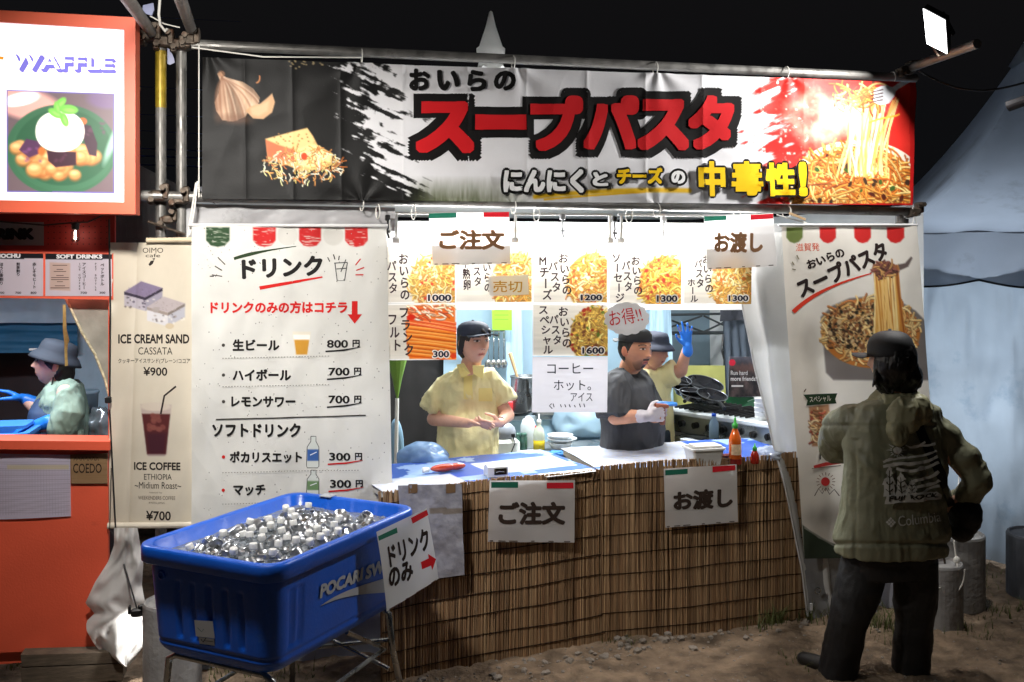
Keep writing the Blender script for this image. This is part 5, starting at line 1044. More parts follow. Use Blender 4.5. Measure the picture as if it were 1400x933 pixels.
for px, py in [(312, 757), (375, 742), (350, 752), (411, 741), (423, 745), (435, 744), (445, 746), (455, 741), (386, 755), (362, 763), (400, 757), (382, 746), (372, 764), (425, 728), (482, 726), (456, 731), (500, 722), (508, 716), (462, 735), (431, 712), (446, 711), (418, 716), (475, 738), (440, 753), (338, 772), (490, 731), (325, 758), (333, 752), (343, 764), (368, 748), (395, 747), (408, 750), (428, 752), (440, 738), (452, 749), (465, 728), (474, 731), (486, 738), (494, 727), (512, 722), (522, 714), (437, 722), (410, 724), (398, 729), (379, 737), (366, 738), (354, 738), (350, 770), (384, 768)]:
    g = G(px, py, wz)
    if not inside(g) or any(np.hypot(*(g - u)[:2]) < .026 for u in used): continue
    used.append(g); place(pcn, (g[0], g[1], wz + .006 + .016 * ri.rand()), (ri.randn() * .35, ri.randn() * .35, ri.rand() * 6), k2 == 0); k2 += 1
tries = 0
while tries < 900 and k1 + k2 < 100:
    tries += 1; g = tc_ + lv * ws * (ri.rand() - .5) * .82 + sv * wl * (ri.rand() - .5) * .76
    if not inside(g) or any(np.hypot(*(g - u)[:2]) < .047 for u in used): continue
    used.append(g)
    if ri.rand() < .30: place(pbt, (g[0], g[1], wz - .024 + .014 * ri.rand()), (ri.randn() * .16, ri.randn() * .16, ri.rand() * 6), False); k1 += 1
    else: place(pcn, (g[0], g[1], wz + .001 + .014 * ri.rand()), (ri.randn() * .4, ri.randn() * .4, ri.rand() * 6), False); k2 += 1
# its drinks-only sign, bent over the corner
sn = lv * .25 - sv * .97; sn /= np.linalg.norm(sn); sp0 = tc_ + lv * (TL_ / 2 - .11) - sv * (TW_ / 2 + .012)
ds = Sheet([(511, 727), (581, 695), (596, 791), (527, 836)], 0, 1.4, lambda X, Y: .008 + .0 * X + .03 * np.clip((X - 560) / 36, 0, 1) ** 2 * 0 + .006 * np.sin((Y - 700) / 40), (226, 226, 222), (sp0, -sv), maxlen=10)
ds.shape([(513, 733), (539, 721), (540, 728), (514, 739)], (44, 112, 92)); ds.shape([(559, 708), (581, 697), (583, 704), (561, 716)], (196, 30, 40))
dk = (40, 30, 26)
ds.text("ドリンク", None, dk, .045, quad=[(525, 746), (580, 720), (586, 749), (529, 776)]); ds.text("のみ", None, dk, .05, quad=[(526, 777), (559, 764), (562, 791), (529, 806)])
ds.shape([(571, 768), (582, 763), (581, 757), (592, 764), (587, 779), (585, 773), (573, 778)], (206, 24, 34))
for a, b in (((530, 833), (545, 824)), ((552, 819), (556, 817)), ((566, 810), (578, 803)), ((586, 797), (592, 793))): ds.line([a, b], 1.2, (90, 60, 50))
ds.finish_sheet("drinks_sign", M_paper, label="white drinks-only sign with a red arrow taped to the tub's end", cat="sign")

# ------------------------------------------------------------------ orange kiosk at the left
kb = S(60, 900, 0); kio = thing("orange_kiosk", (kb[0], kb[1], 0), "orange food kiosk with menu boards and open hatch at the left edge", "kiosk")
M_or = mat("orange painted board", (208, 82, 54), .55, vary=.12, vscale=2.5, bump=.0006, bscale=120, dirt=((150, 50, 34), 3, .6)); M_ord = mat("red peg board", (150, 32, 22), .6, vary=.15, vscale=5)
def slab(name, q, off, th, m, parent): mb = MB(); q = np.array(q, float); mb.prism(S(q[:, 0], q[:, 1], off), -EN * th); return mb.build(name, m, parent)
fp = S(np.array([-160, 148, 148, -160]), np.array([614, 616, 886, 900]), 0.0); mb = MB(); mb.prism(fp, -EN * .04); mb.build("front_panel", M_or, kio)
slab("hatch_ledge", [(-160, 601), (150, 604), (150, 616), (-160, 613)], .05, .16, M_or, kio); slab("base_rail", [(-160, 898), (150, 886), (150, 896), (-160, 922)], -.03, .05, M_or, kio)
slab("fascia_board", [(-160, 288), (157, 290), (157, 348), (-160, 344)], .0, .03, M_ord, kio); slab("corner_post", [(148, 290), (157, 290), (157, 410), (152, 410), (148, 640)], -.035, .03, M_or, kio)
mb = MB()
for x in np.arange(66, 150, 8.0):
    for y in np.arange(302, 342, 8.0): p = S(x, y, .0005); mb.lathe([(.003, 0), (.003, .0006)], p, 6, axes_to(EN))
mb.build("peg_holes", mat("peg hole", (60, 14, 10), .8), kio)
slab("menu_frame", [(-160, 342), (155, 346), (155, 410), (-160, 405)], .012, .022, M_or, kio)
for q, tl in (([(-160, 345), (59, 347), (59, 405), (-160, 402)], 0), ([(62, 347), (153, 348), (153, 405), (62, 405)], 1)):
    sh = Sheet(q, .014, 1.2, None, (212, 210, 222)); k = sh.Y < (354 if not tl else 355); sh.C[k] = (30, 28, 34)
    if tl:
        sh.text("SOFT DRINKS", (77, 348, 140, 354), (206, 204, 206), .05); sh.polygon([(68, 359), (96, 360), (96, 398), (68, 397)], (206, 186, 176), 1)
        for i_, w_ in enumerate((20, 0, 9, 17, 0, 10, 24, 24, 8, 0, 14, 26)):
            if w_: sh.line([(82 - w_ / 2, 363 + i_ * 2.8), (82 + w_ / 2, 363 + i_ * 2.8)], 1.0, (110, 90, 84))
        sh.vtext("アイスコーヒー", 115, 359, 396, 5.5, (40, 36, 44), .03); sh.vtext("ICE COFFEE", 109, 359, 397, 4.5, (60, 56, 60), .02); sh.vtext("ペットボトル", 140, 360, 391, 5.5, (40, 36, 44), .03); sh.vtext("PET BOTTLE", 131, 359, 398, 4.2, (60, 56, 60), .02); sh.text("700", (110, 399, 119, 402), (40, 36, 44), .02); sh.text("300", (136, 399, 144, 402), (40, 36, 44), .02)
    else:
        sh.text("SHOCHU", (-10, 347, 28, 353), (206, 204, 206), .06)
        sh.vtext("ほうじ茶割り", 2, 359, 390, 5.5, (40, 36, 44), .03); sh.vtext("煎茶割り", 25, 359, 378, 5.5, (40, 36, 44), .03); sh.vtext("赤しそモヒート", 47, 359, 395, 5.5, (40, 36, 44), .03)
        for x, t_ in ((2, "700"), (25, "700"), (46, "800")): sh.text(t_, (x - 4, 399, x + 4, 402), (40, 36, 44), .02)
    sh.finish_sheet("menu_board", M_paper, kio)
sh = Sheet([(-60, 303), (60, 304), (60, 336), (-60, 335)], .02, 1.5, None, (132, 130, 128)); sh.text("DRINK", (-22, 312, 47, 328), (26, 24, 24), .10, 12); sh.finish_sheet("name_plate", M_cloth, kio)
# sign box above
wb_ = S(60, 290, .3); wsg = thing("waffle_sign", wb_, "lit white waffle sign in an orange frame above the kiosk", "sign")
def frame(q, w, off, th, m, parent):
    q = np.array(q, float)
    for a, b, c, d in ((0, 1, 0, 1), (1, 2, 1, 2), (2, 3, 2, 3), (3, 0, 3, 0)):
        cen = q.mean(0); ins = lambda p: p + np.sign(cen - p) * np.array([w, w * 1.05]); mb = MB(); pp = np.array([q[a], q[b], ins(q[b]), ins(q[a])]); mb.prism(S(pp[:, 0], pp[:, 1], off), -EN * th); mb.build("frame", m, parent)
M_orf = mat("orange frame paint", (214, 92, 62), .5, vary=.06)
frame([(-80, 10), (185, 24), (185, 293), (-80, 289)], 15.5, .30, .14, M_orf, wsg)
ws_ = Sheet([(-66, 26), (170, 36), (170, 278), (-66, 275)], .285, 1.15, None, (238, 232, 240)); X, Y = ws_.X, ws_.Y
ws_.polygon([(9, 123), (157, 128), (157, 265), (9, 263)], (92, 84, 150), 1); pm = [(11, 125), (155, 130), (155, 263), (11, 261)]; ws_.polygon(pm, (96, 80, 84), 1)
def clip(f): b = ws_.C.copy(); f(); k = ~((X > 11) & (X < 155) & (Y > 125 + (X - 11) * .03) & (Y < 262)); ws_.C[k] = b[k]
def wpic():
    ws_.ellipse(30, 140, 60, 22, (206, 150, 140), .3, 8); ws_.ellipse(28, 136, 26, 9, (226, 220, 220), -.2, 3); ws_.ellipse(150, 135, 30, 14, (100, 80, 110), 0, 6); ws_.ellipse(84, 205, 76, 62, (52, 92, 66), 0, 2); ws_.ellipse(86, 202, 66, 52, (36, 74, 50), 0, 3); ws_.ellipse(86, 206, 70, 56, (70, 120, 90), 0, 1, a=.15)
    rw = np.random.RandomState(6)
    for cx, cy, n in ((54, 222, 13), (118, 212, 12), (80, 229, 13), (38, 205, 5)):
        for _ in range(n): x, y = cx + 13 * rw.randn() * .8, cy + 6 * rw.randn(); r_ = 8 + 4 * rw.rand(); ws_.ellipse(x, y + 2, r_, r_ * .9, (150, 88, 44), 0, 4, a=.7); ws_.ellipse(x, y, r_ * .92, r_ * .75, (206, 142, 84), 0, 4, a=.85); ws_.ellipse(x - 1, y - 2, r_ * .6, r_ * .35, (232, 186, 132), 0, 4, a=.8)
    for p, c in (([(26, 205), (36, 190), (56, 194), (54, 210), (40, 216)], (74, 44, 72)), ([(64, 206), (104, 208), (104, 226), (76, 229), (66, 220)], (52, 26, 38)), ([(112, 170), (124, 172), (133, 196), (132, 214), (122, 212), (114, 190)], (56, 34, 46))):
        ws_.polygon(p, c, 2); [ws_.ellipse(p[0][0] + 6 + 26 * rw.rand(), p[0][1] + 18 * rw.rand() - 2, 2.4, 1.8, np.array(c) * 1.6, rw.rand(), 2, a=.5) for _ in range(10)]
    ws_.ellipse(57, 207, 5, 6, (196, 96, 40), 0, 3); ws_.ellipse(113, 166, 6, 5, (190, 90, 50), 0, 2)
    w = ws_.win(45, 140, 118, 210); ws_.ellipse(82, 180, 33.5, 28, (226, 220, 212), 0, 1.5, 2.2); n_ = fbm(np.stack([X[w] / 6, Y[w] / 5], -1), 4, 3); dd = np.hypot((X[w] - 82) / 33, (Y[w] - 180) / 28) < .96; ws_.C[w] += (dd * (n_ - .45) * 34)[..., None] + (dd * -np.clip((Y[w] - 186) / 60, 0, 1) * 40)[..., None]
    for c_, rt, L_ in (((82, 142), -.8, 11), ((76, 155), .5, 11), ((94, 150), .1, 13), ((88, 164), 1.2, 10), ((78, 147), -1.8, 8)): ws_.ellipse(c_[0], c_[1], L_, L_ * .5, (104, 170, 70), rt, 1.5); ws_.ellipse(c_[0] + 1, c_[1] + 1, L_ * .6, L_ * .2, (140, 200, 96), rt, 2, a=.7)
    ws_.ellipse(152, 198, 5, 26, (190, 214, 206), .35, 4, a=.6)
clip(wpic)
ws_.emit = BOX_E
for k in range(3): ws_.text("WAFFLE", None, (104, 98, 180), .05, quad=[(17 + k, 74 + k), (157 + k, 80 + k), (157 + k, 99 + k), (16 + k, 97 + k)])
ws_.text("WAFFLE", None, (240, 238, 246), .02, quad=[(15, 71), (155, 77), (155, 96), (14, 94)]); ws_.line([(-4, 79), (5, 80)], 4, (206, 130, 40))
M_box = mat("emissive print", rough=.4, vcol=True, vary=0, emit=BOX_E)  # print colours also used as emission
ws_.finish_sheet("lit_panel", M_box, wsg)
mb = MB(); q = np.array([(-66, 26), (170, 36), (170, 278), (-66, 275)], float); mb.prism(S(q[:, 0], q[:, 1], .19), -EN * .02); mb.build("back_panel", M_orf, wsg)
# festoon bulb
bl = S(103, 318, .06); t = thing("festoon_bulb", bl, "clear festoon bulb hanging before the red fascia board", "bulb"); mb = MB(); mb.lathe([(.004, -.045), (.016, -.038), (.021, -.022), (.017, -.004), (.011, .008), (.011, .014)], bl, 16); mb.build("glass", mat("clear glass", (235, 235, 235), .03, vary=0, trans=1.0), t, smooth=True)
mb = MB(); mb.lathe([(.013, .012), (.016, .016), (.016, .034), (.022, .038), (.010, .045)], bl, 14); mb.build("socket", M_black, t, smooth=True); mb = MB(); mb.tube([bl + EZ * .005, bl - EZ * .03], .003, 6); mb.build("filament", mat("lit filament", (255, 240, 220), emit=40, vary=0), t)
mb = MB(); mb.tube([bl + EZ * .045, S(120, 304, .06), S(142, 294, .04), S(175, 288, .02)], .004, 6); mb.tube([bl + EZ * .045, S(60, 308, .05), S(-40, 300, .05)], .004, 6); mb.build("wire", M_rubber, t)
# interior of the kiosk
drape("back_cloth", [S(-200, 340, -1.9), S(160, 340, -1.9), S(160, 760, -1.9), S(-200, 760, -1.9)], mat("dark brown curtain", (58, 48, 52), .8, vary=.3, vscale=3), kio, .04, 7, 1, seed=31)
drape("white_cloth", [S(-160, 398, -1.5), S(112, 396, -1.5), S(112, 442, -1.5), S(-160, 441, -1.5)], mat("pale blue awning cloth", (176, 204, 224), .5, transl=.3), kio, .02, 6, 1, seed=32); drape("teal_cloth", [S(-160, 438, -1.55), S(106, 436, -1.55), S(106, 482, -1.55), S(-160, 484, -1.55)], mat("teal cloth", (26, 92, 130), .7, vary=.2), kio, .012, 2, 9, seed=33)
drape("white_cloth", [S(100, 396, -1.6), S(200, 396, -1.6), S(200, 620, -1.6), S(100, 620, -1.6)], mat("pale blue awning cloth"), kio, .02, 4, 1, seed=34)
mb = MB(); cp = [(90, 409), (150, 410), (150, 545), (144, 520), (130, 485), (112, 455), (98, 425)]; cp = np.array(cp, float); mb.prism(S(cp[:, 0], cp[:, 1], -.06), -EN * .003); mb.build("clear_curtain", mat("cloudy vinyl curtain", (150, 146, 136), .15, spec=.6, vary=.35, vscale=7, bump=.004, bscale=18), kio)
mb = MB(); mb.tube(S(cp[[0, 6, 5, 4, 3, 2], 0], cp[[0, 6, 5, 4, 3, 2], 1], -.055), .006, 6); mb.build("curtain_edge", mat("shiny vinyl edge", (200, 190, 160), .1, spec=.8, vary=.5, vscale=60), kio)
mb = MB(); mb.tube([S(149, 300, .02), S(151, 420, .02), S(150, 545, .02)], .004, 6); mb.box(S(148, 547, .03), (.028, .02, .03), FAX, .004); mb.build("curtain_cord", M_rubber, kio)
kl = S(-8, 338, -.36); t = thing("kiosk_lamp", kl, "white lamp under the kiosk's ceiling, hidden behind its menu boards", "lamp"); mb = MB(); mb.box(kl + EZ * .02, (.9, .08, .04), FAX, .005); mb.build("casing", M_white, t); area("kiosk_light", kl - EZ * .003, -EZ * 1 + EN * .15, .9, .07, KIOSK_W, t, (.90, .95, 1))
# price list and cardboard sign on the front panel
sh = Sheet([(-30, 620), (96, 622), (97, 706), (-30, 712)], .008, 1.3, lambda X, Y: .004 * np.sin(X / 30), (206, 204, 222))
for y in np.arange(632, 704, 3.0): sh.stroke([(-30, y), (95, y - .3)], .7, (150, 148, 166), .7)
for x in np.arange(0, 95, 4.0): sh.stroke([(x, 640), (x, 704)], .5, (168, 166, 182), .6)
sh.polygon([(10, 636), (94, 636), (94, 642), (10, 642)], (206, 200, 160), 1, .7); sh.finish_sheet("price_list", M_paper, label="white gridded price list taped to the orange front panel", cat="paper")
sh = Sheet([(96, 622), (147, 620), (147, 662), (97, 662)], .01, 1.3, None, (142, 112, 80)); sh.C += (fbm(np.stack([sh.X / 30, sh.Y / 2], -1), 3, 9) - .5)[..., None] * 22; sh.text("COEDO", (100, 634, 139, 647), (40, 30, 24), .01); [sh.line([(101 + 5 * k_, 630 - (k_ % 2)), (103 + 5 * k_, 625), (105 + 5 * k_, 630)], .9, (50, 38, 30)) for k_ in range(7)]; sh.finish_sheet("cardboard_sign", M_cloth, thick=.004, label="brown cardboard sign handwritten in black beside the price list", cat="sign")
# timber under the kiosk
for q, lb in (([(28, 896), (170, 892), (170, 906), (30, 912)], "weathered timber beam under the kiosk, upper one"), ([(28, 914), (168, 908), (168, 930), (30, 940)], "weathered timber beam under the kiosk, lying on the dirt")):
    mb = MB(); qq = np.array(q, float); mb.prism(S(qq[:, 0], qq[:, 1], .08), -EN * .12); mb.build("timber_beam", mat("grey weathered timber", (84, 72, 58), .85, vary=.4, vscale=14, stretch=(1, 1, 6), bump=.002), label=lb, cat="beam")
# inside: blue box, tape strip, containers
c = S(-26, 600, -.42); t = thing("blue_box", c, "light blue plastic box in front of the kiosk worker", "box"); mb = MB(); 
c[2] = 1.92 - .83; mb.rings([rrect(c, .44, .3, .03, -.18, FAX), rrect(c, .48, .34, .03, .0, FAX), rrect(c, .5, .36, .03, 0, FAX), rrect(c, .5, .36, .03, .02, FAX), rrect(c, .44, .3, .03, .02, FAX), rrect(c, .44, .3, .03, -.1, FAX)]); mb.build("box_body", mat("sky blue plastic", (60, 130, 214), .4, transl=.1), t); mb = MB(); mb.rings([rrect(c, .44, .2, .03, .03, FAX), rrect(c, .44, .2, .03, .045, FAX)]); mb.build("lid", mat("sky blue plastic"), t)
tp = S(88, 417, -.35); mb = MB(); x = np.array([86, 90, 91, 95, 93, 92, 93, 89, 88, 86]); y = np.array([417, 417, 450, 466, 470, 480, 500, 501, 470, 450]); mb.prism(S(x, y, -.35), EN * .003); mb.build("fly_strip", mat("amber sticky strip", (150, 132, 80), .3, vary=.4, vscale=40), label="amber sticky strip hanging in the kiosk hatch above the worker's hat", cat="sticky strip")
c = S(117, 600, -.9); mb = MB(); mb.lathe([(.055, 0), (.065, .24), (.07, .245), (.07, .26), (.06, .26), (.055, .22)], c + EZ * .0, 18); mb.build("plastic_pail", mat("cloudy pail", (150, 176, 196), .3, transl=.2), smooth=True, label="cloudy white pail behind the kiosk worker", cat="pail")
blobmesh("foil_bundle", S(136, 606, -.8) + EZ * .02, (.07, .06, .10), mat("silver foil", (150, 160, 168), .25, .6, vary=.3, vscale=20), "crumpled silver bundle beside the pail in the kiosk", "bundle", 9, .6)
c = S(49, 478, -1.3); mb = MB(); mb.box(c, (.07, .02, .012), FAX, .003); mb.lathe([(.008, 0), (.012, .012), (.012, .026), (0, .026)], c - EZ * .03, 10); mb.build("wall_lamp", M_white, label="small white fitting on the dark curtain before the kiosk worker's face", cat="fitting")

# ------------------------------------------------------------------ bundled sheet, clip lamp, weights
ol = [(156, 722, .02), (190, 726, .02), (196, 770, .05), (192, 800, .07), (200, 840, .08), (196, 880, .08), (172, 912, .09), (140, 896, .09), (119, 862, .08), (118, 850, .08), (132, 838, .07), (117, 826, .07), (128, 796, .05), (148, 768, .04)]
def bundle():
    V = []; F = []; n = 26; m = 40
    ys = np.linspace(722, 912, m); L_ = np.interp(ys, [722, 745, 768, 796, 826, 838, 850, 862, 880, 896, 906, 912], [156, 156, 148, 130, 116, 130, 118, 118, 128, 142, 158, 170]); R_ = np.interp(ys, [722, 770, 800, 840, 880, 900, 912], [188, 196, 194, 201, 197, 186, 175])
    for j, y in enumerate(ys):
        for k in range(n):
            u = k / (n - 1); x = L_[j] + (R_[j] - L_[j]) * u; f = fbm(np.array([u * 3.2 + y * .012, y * .018]), 3, 7); r_ = ridge(np.array([u * 2 + y * .02, y * .02 - u]), 2, 9); V.append(S(x, y, .05 + .05 * math.sin(u * math.pi) + .07 * (f - .4) + .06 * (r_ - .6)))
    i = np.arange(n * m).reshape(m, n); F = np.stack([i[:-1, :-1], i[1:, :-1], i[1:, 1:], i[:-1, 1:]], -1).reshape(-1, 4); return obj("bundled_sheet", np.array(V), F, mat("white plastic sheet", (216, 214, 210), .5, vary=.12, vscale=8, transl=.3), None, smooth=True, label="white plastic sheet gathered and tied beside the kiosk's orange panel", cat="plastic sheet")
bundle()
c = S(187, 838, .17); t = thing("clip_lamp", c, "small black clip lamp shining on the gathered white sheet", "lamp"); mb = MB(); mb.box(c, (.05, .03, .035), FAX, .006); mb.box(c + EX * .02 + EZ * .025, (.03, .02, .02), FAX, .004); mb.box(c - EX * .03 + EZ * .015, (.012, .02, .04), FAX, .003); mb.box(c + EX * .035 - EZ * .005, (.02, .02, .012), FAX, .003); mb.build("casing", M_black, t)
mb = MB(); mb.tube([c + EZ * .02, S(178, 800, .14), S(163, 750, .06), S(158, 722, .03), S(150, 560, .03)], .0035, 6); mb.tube([S(158, 735, .05), S(150, 725, .03), S(152, 640, .03)], .002, 5); mb.build("cord", M_rubber, t); area("clip_beam", c - EZ * .022 + EN * .004, -EZ * .75 - EN * .62 - EX * .25, .025, .02, CLIP_W, t, spread=110)
M_conc = mat("concrete weight", (156, 154, 152), .85, vary=.3, vscale=7, bump=.004, bscale=40, dirt=((84, 80, 74), 5, .55))
def weight(px, py, r, h, label, m=M_conc, eye=True):
    c = G(px, py, .0); t = thing("concrete_weight", c, label, "weight"); mb = MB(); mb.lathe([(r * .98, -.02), (r, .0), (r, h - .012), (r * .97, h), (r * .9, h + .002), (r * .86, h - .012), (0, h - .012)], c, 36); mb.build("cylinder", m, t)
    if eye: mb = MB(); a = np.linspace(0, math.pi, 9); mb.tube(c + EZ * (h - .012) + EX * (.035 * np.cos(a))[:, None] + EZ * (.05 * np.sin(a))[:, None], .006, 6); mb.build("lifting_eye", M_rust, t)
    return c
weight(236, 950, .125, .42, "grey concrete weight standing under the blue tub's left end"); w1 = weight(1284, 855, .118, .335, "grey concrete weight right behind the customer's legs with white rope on it"); weight(1306, 826, .155, .40, "larger grey concrete weight behind the roped one"); weight(1420, 815, .17, .36, "dark concrete weight at the right edge, strapped in black", mat("dark concrete", (84, 86, 92), .85, vary=.3)); weight(1222, 822, .12, .30, "pale grey weight seen between the customer's legs", mat("pale plastic weight", (170, 172, 184), .5), False)
mb = MB(); r0 = w1 + EZ * .345; mb.tube([r0 + np.array([.07, -.02, .10]), r0 + np.array([.075, -.03, .02]), r0 + np.array([.07, -.06, -.02]), r0 + np.array([-.02, -.11, -.10]), r0 + np.array([-.1, -.1, -.14])], .0045, 6); a = np.linspace(0, math.pi, 14); mb.tube(r0 + np.stack([.03 + .06 * np.cos(a), -.10 + 0 * a, -.02 - .12 * np.sin(a)], 1), .004, 6); mb.ell(r0 + np.array([.075, -.04, .01]), (.018, .015, .02)); mb.tube([r0 + np.array([.07, -.02, .10]), P(1312, 640, 5.6)], .003, 5)
mb.build("white_rope", M_rope, label="white rope tied over the concrete weight behind the customer", cat="rope")
mb = MB(); c = w1 + EZ * .36 + EX * .03; mb.box(c + EZ * .02 - EN * .05, (.07, .05, .05), FAX, .01); mb.build("red_box", mat("red plastic", (170, 40, 44), .5), label="small red block lying on the roped concrete weight", cat="block")
# ------------------------------------------------------------------ kitchen at the back of the stall
def dep(px, py, z): return G(px, py, z)
tz = .68; c = P(762, 632, 6.55); c[2] = 0
t = thing("prep_table", c, "steel prep table of plates and bottles behind the counter", "table"); mb = MB(); mb.box(c + EZ * (tz - .02) + EX * .1, (1.15, .62, .03), FAX, .004); mb.build("tabletop", M_stain, t); mb = MB(); mb.box(c + EZ * (tz - .09) + EX * .1 + EN * .29, (1.12, .02, .10), FAX); mb.build("apron", mat("grey apron panel", (112, 124, 128), .4, .5), t)
for sx in (-1, 1):
    for sy in (-1, 1): mb = MB(); p = c + EX * (.1 + .52 * sx) + EN * .26 * sy; mb.tube([p + EZ * (tz - .04), p], .018, 8); mb.build("leg", M_chrome, t)
T = lambda px, py: G(px, py, tz - .004)
M_plate = mat("white melamine", (222, 226, 230), .25)
def lath(name, base, prof, m, label, cat, n=22, group=None): mb = MB(); mb.lathe(prof, base, n); return mb.build(name, m, label=label, cat=cat, smooth=True, group=group)
lath("plate", T(726, 623), [(.05, 0), (.055, .004), (.10, .014), (.10, .018), (.05, .008), (0, .007)], M_plate, "single flat white plate at the front of the prep table", "plate")
bs = T(766, 615)
lath("bowl", bs, [(.035, 0), (.05, .005), (.085, .05), (.088, .052), (.08, .052), (.04, .012), (0, .01)], M_plate, "lowest white bowl in the stack on the prep table", "bowl")
lath("bowl", bs + EZ * .052 + EX * .012, [(.05, 0), (.06, .004), (.098, .022), (.1, .025), (.05, .01), (0, .009)], M_plate, "middle white bowl in the stack on the prep table", "bowl")
lath("bowl", bs + EZ * .078, [(.05, 0), (.06, .004), (.085, .02), (.086, .023), (.05, .01), (0, .009)], M_plate, "topmost white bowl in the stack on the prep table", "bowl")
lath("bowl", T(745, 590) + EZ * .1, [(.03, 0), (.07, .03), (.07, .034), (0, .01)], M_plate, "small white dish behind the stacked bowls", "bowl")
t = thing("oil_bottle", T(737, 616), "clear bottle of yellow oil with a red label", "bottle"); b = BASE[t]; mb = MB(); mb.lathe([(.036, 0), (.038, .004), (.038, .10), (.030, .14), (.013, .165), (.013, .18)], b, 18); mb.build("body", mat("clear oil bottle", (206, 214, 196), .1, spec=.6, transl=.2), t, smooth=True); mb = MB(); mb.lathe([(.0385, .004), (.0385, .07)], b, 18); mb.build("oil", mat("golden oil", (176, 156, 30), .1, vary=.1), t, smooth=True); mb = MB(); mb.lathe([(.015, .175), (.015, .2), (.004, .204), (.003, .24), (0, .24)], b, 12); mb.build("cap", M_white, t, smooth=True)
t = thing("detergent_bottle", T(722, 612), "white squeeze bottle with a red edge beside the oil", "bottle"); b = BASE[t]; mb = MB(); mb.lathe([(.05, 0), (.052, .004), (.052, .15), (.035, .19), (.016, .20), (.016, .21)], b, 18, FAX, 1, .6); mb.build("body", mat("milky squeeze bottle", (214, 224, 230), .3), t, smooth=True); mb = MB(); mb.box(b + EX * .047 + EZ * .1 + EN * .014, (.008, .03, .09), FAX); mb.build("label_patch", mat("red label", (200, 40, 50), .4), t)
for px, lb in ((707, "left jar of two dark green jars on the prep table"), (716, "right jar of two dark green jars on the prep table")):
    b = T(px, 615); lath("jar", b, [(.022, 0), (.024, .004), (.024, .08), (.02, .09), (.021, .092), (.021, .11), (0, .11)], mat("green herb jar", (60, 96, 84), .15, vary=.4, vscale=30), lb, "jar", 14)
c = T(688, 620); t = thing("kitchen_appliance", c, "grey and white countertop appliance with a dark cord beside the woman's hip", "appliance"); mb = MB(); mb.box(c + EZ * .05, (.19, .17, .10), FAX, .02); mb.build("base_unit", mat("ivory plastic", (206, 210, 206), .4), t); mb = MB(); mb.ell(c + EZ * .13, (.085, .07, .075), FAX); mb.build("lid", mat("grey lid plastic", (134, 140, 150), .35), t, smooth=True); mb = MB(); mb.tube([c + EX * .05 + EZ * .12 + EN * .07, c + EX * .055 + EZ * .08 + EN * .1, c + EX * .01 - EZ * .01 + EN * .12], .004, 6); mb.box(c + EX * .05 + EZ * .125 + EN * .07, (.02, .02, .02), FAX); mb.build("cord", M_rubber, t)
blobmesh("cloth", T(760, 624), (.06, .035, .022), mat("blue cloth", (52, 116, 190), .8, vary=.2), "bright blue dish cloth crumpled at the prep table's front edge", "cloth", 4, .5)
for x, y in ((798, 620), (815, 624), (806, 628)): pass
q = np.array([T(x, y) + EZ * .004 for x, y in ((790, 615), (824, 612), (828, 628), (795, 630))]); mb = MB(); mb.prism(q, EZ * .003); mb.build("paper_sheet", mat("white paper"), label="loose white papers at the right of the prep table", cat="paper")
c = T(800, 600); blobmesh("covered_crate", c + np.array([0, .16, 0]), (.22, .14, .19), M_tarp, "low crate covered with pale blue tarpaulin behind the bowls", "crate", 14, .22)
# shelf line behind with pots
bc = P(720, 590, 7.3); bc[2] = 0; t = thing("back_shelf", bc, "grey back shelf carrying boxes and pots under the blue tarpaulin", "shelf"); mb = MB(); mb.box(bc + EZ * .80 + EX * .15, (1.5, .4, .03), FAX); mb.build("shelf_board", mat("pale shelf", (170, 186, 196), .5), t); mb = MB(); mb.box(bc + EZ * .6 + EX * .15 + EN * .19, (1.5, .02, .36), FAX); mb.build("front_cloth", mat("shelf cloth", (150, 186, 206), .6), t)
Z8 = lambda px: np.array([(px - 700) / FPX * 7.2, 7.2, .815])
lath("stock_pot", Z8(717), [(.09, 0), (.1, .01), (.1, .26), (.105, .262), (.105, .275), (.09, .275), (.09, .1)], M_stain, "tall steel stock pot behind the woman's shoulder with a wooden paddle", "pot")
mb = MB(); a = Z8(712) + EZ * .18; mb.tube([a, a + EX * -.08 + EZ * .26], [.008, .017], 6); mb.build("wooden_paddle", mat("bare wood"), label="wooden paddle leaning out of the stock pot", cat="paddle")
c = Z8(705) - EX * .02; mb = MB(); mb.box(c + EZ * .05, (.12, .1, .10), FAX, .01); mb.build("red_tin", mat("red printed tin", (186, 50, 54), .4, vary=.4, vscale=25), label="red and white tin on the shelf behind the woman's arm", cat="tin"); lath("tin_cup", Z8(700) + EZ * .10, [(.045, 0), (.05, .05), (.05, .055), (0, .055)], M_white, "white lidded cup standing on the red tin", "cup")
c = Z8(682); mb = MB(); mb.box(c + EZ * .03, (.10, .1, .05), FAX, .005); mb.build("red_tin", mat("pink red carton", (190, 60, 70), .5), label="low red carton on the shelf right by the woman's elbow", cat="carton")
t = thing("frying_pan", Z8(700) - EN * -.12, "dark flat pan lying across the shelf behind the squeeze bottle", "pan"); b = BASE[t] + EZ * .015; mb = MB(); mb.lathe([(.08, 0), (.1, .02), (.098, .022), (.07, .004), (0, .004)], b, 22); mb.build("pan_bowl", M_black, t, smooth=True); mb = MB(); mb.tube([b + EX * .09 + EZ * .015, b + EX * .2 + EZ * .045], .008, 6); mb.build("handle", M_black, t)
lath("wash_bowl", Z8(797), [(.06, 0), (.08, .05), (.082, .055), (.07, .05), (0, .01)], mat("bright blue plastic", (30, 84, 200), .35), "bright blue plastic bowl on the back shelf under the coffee note", "bowl")
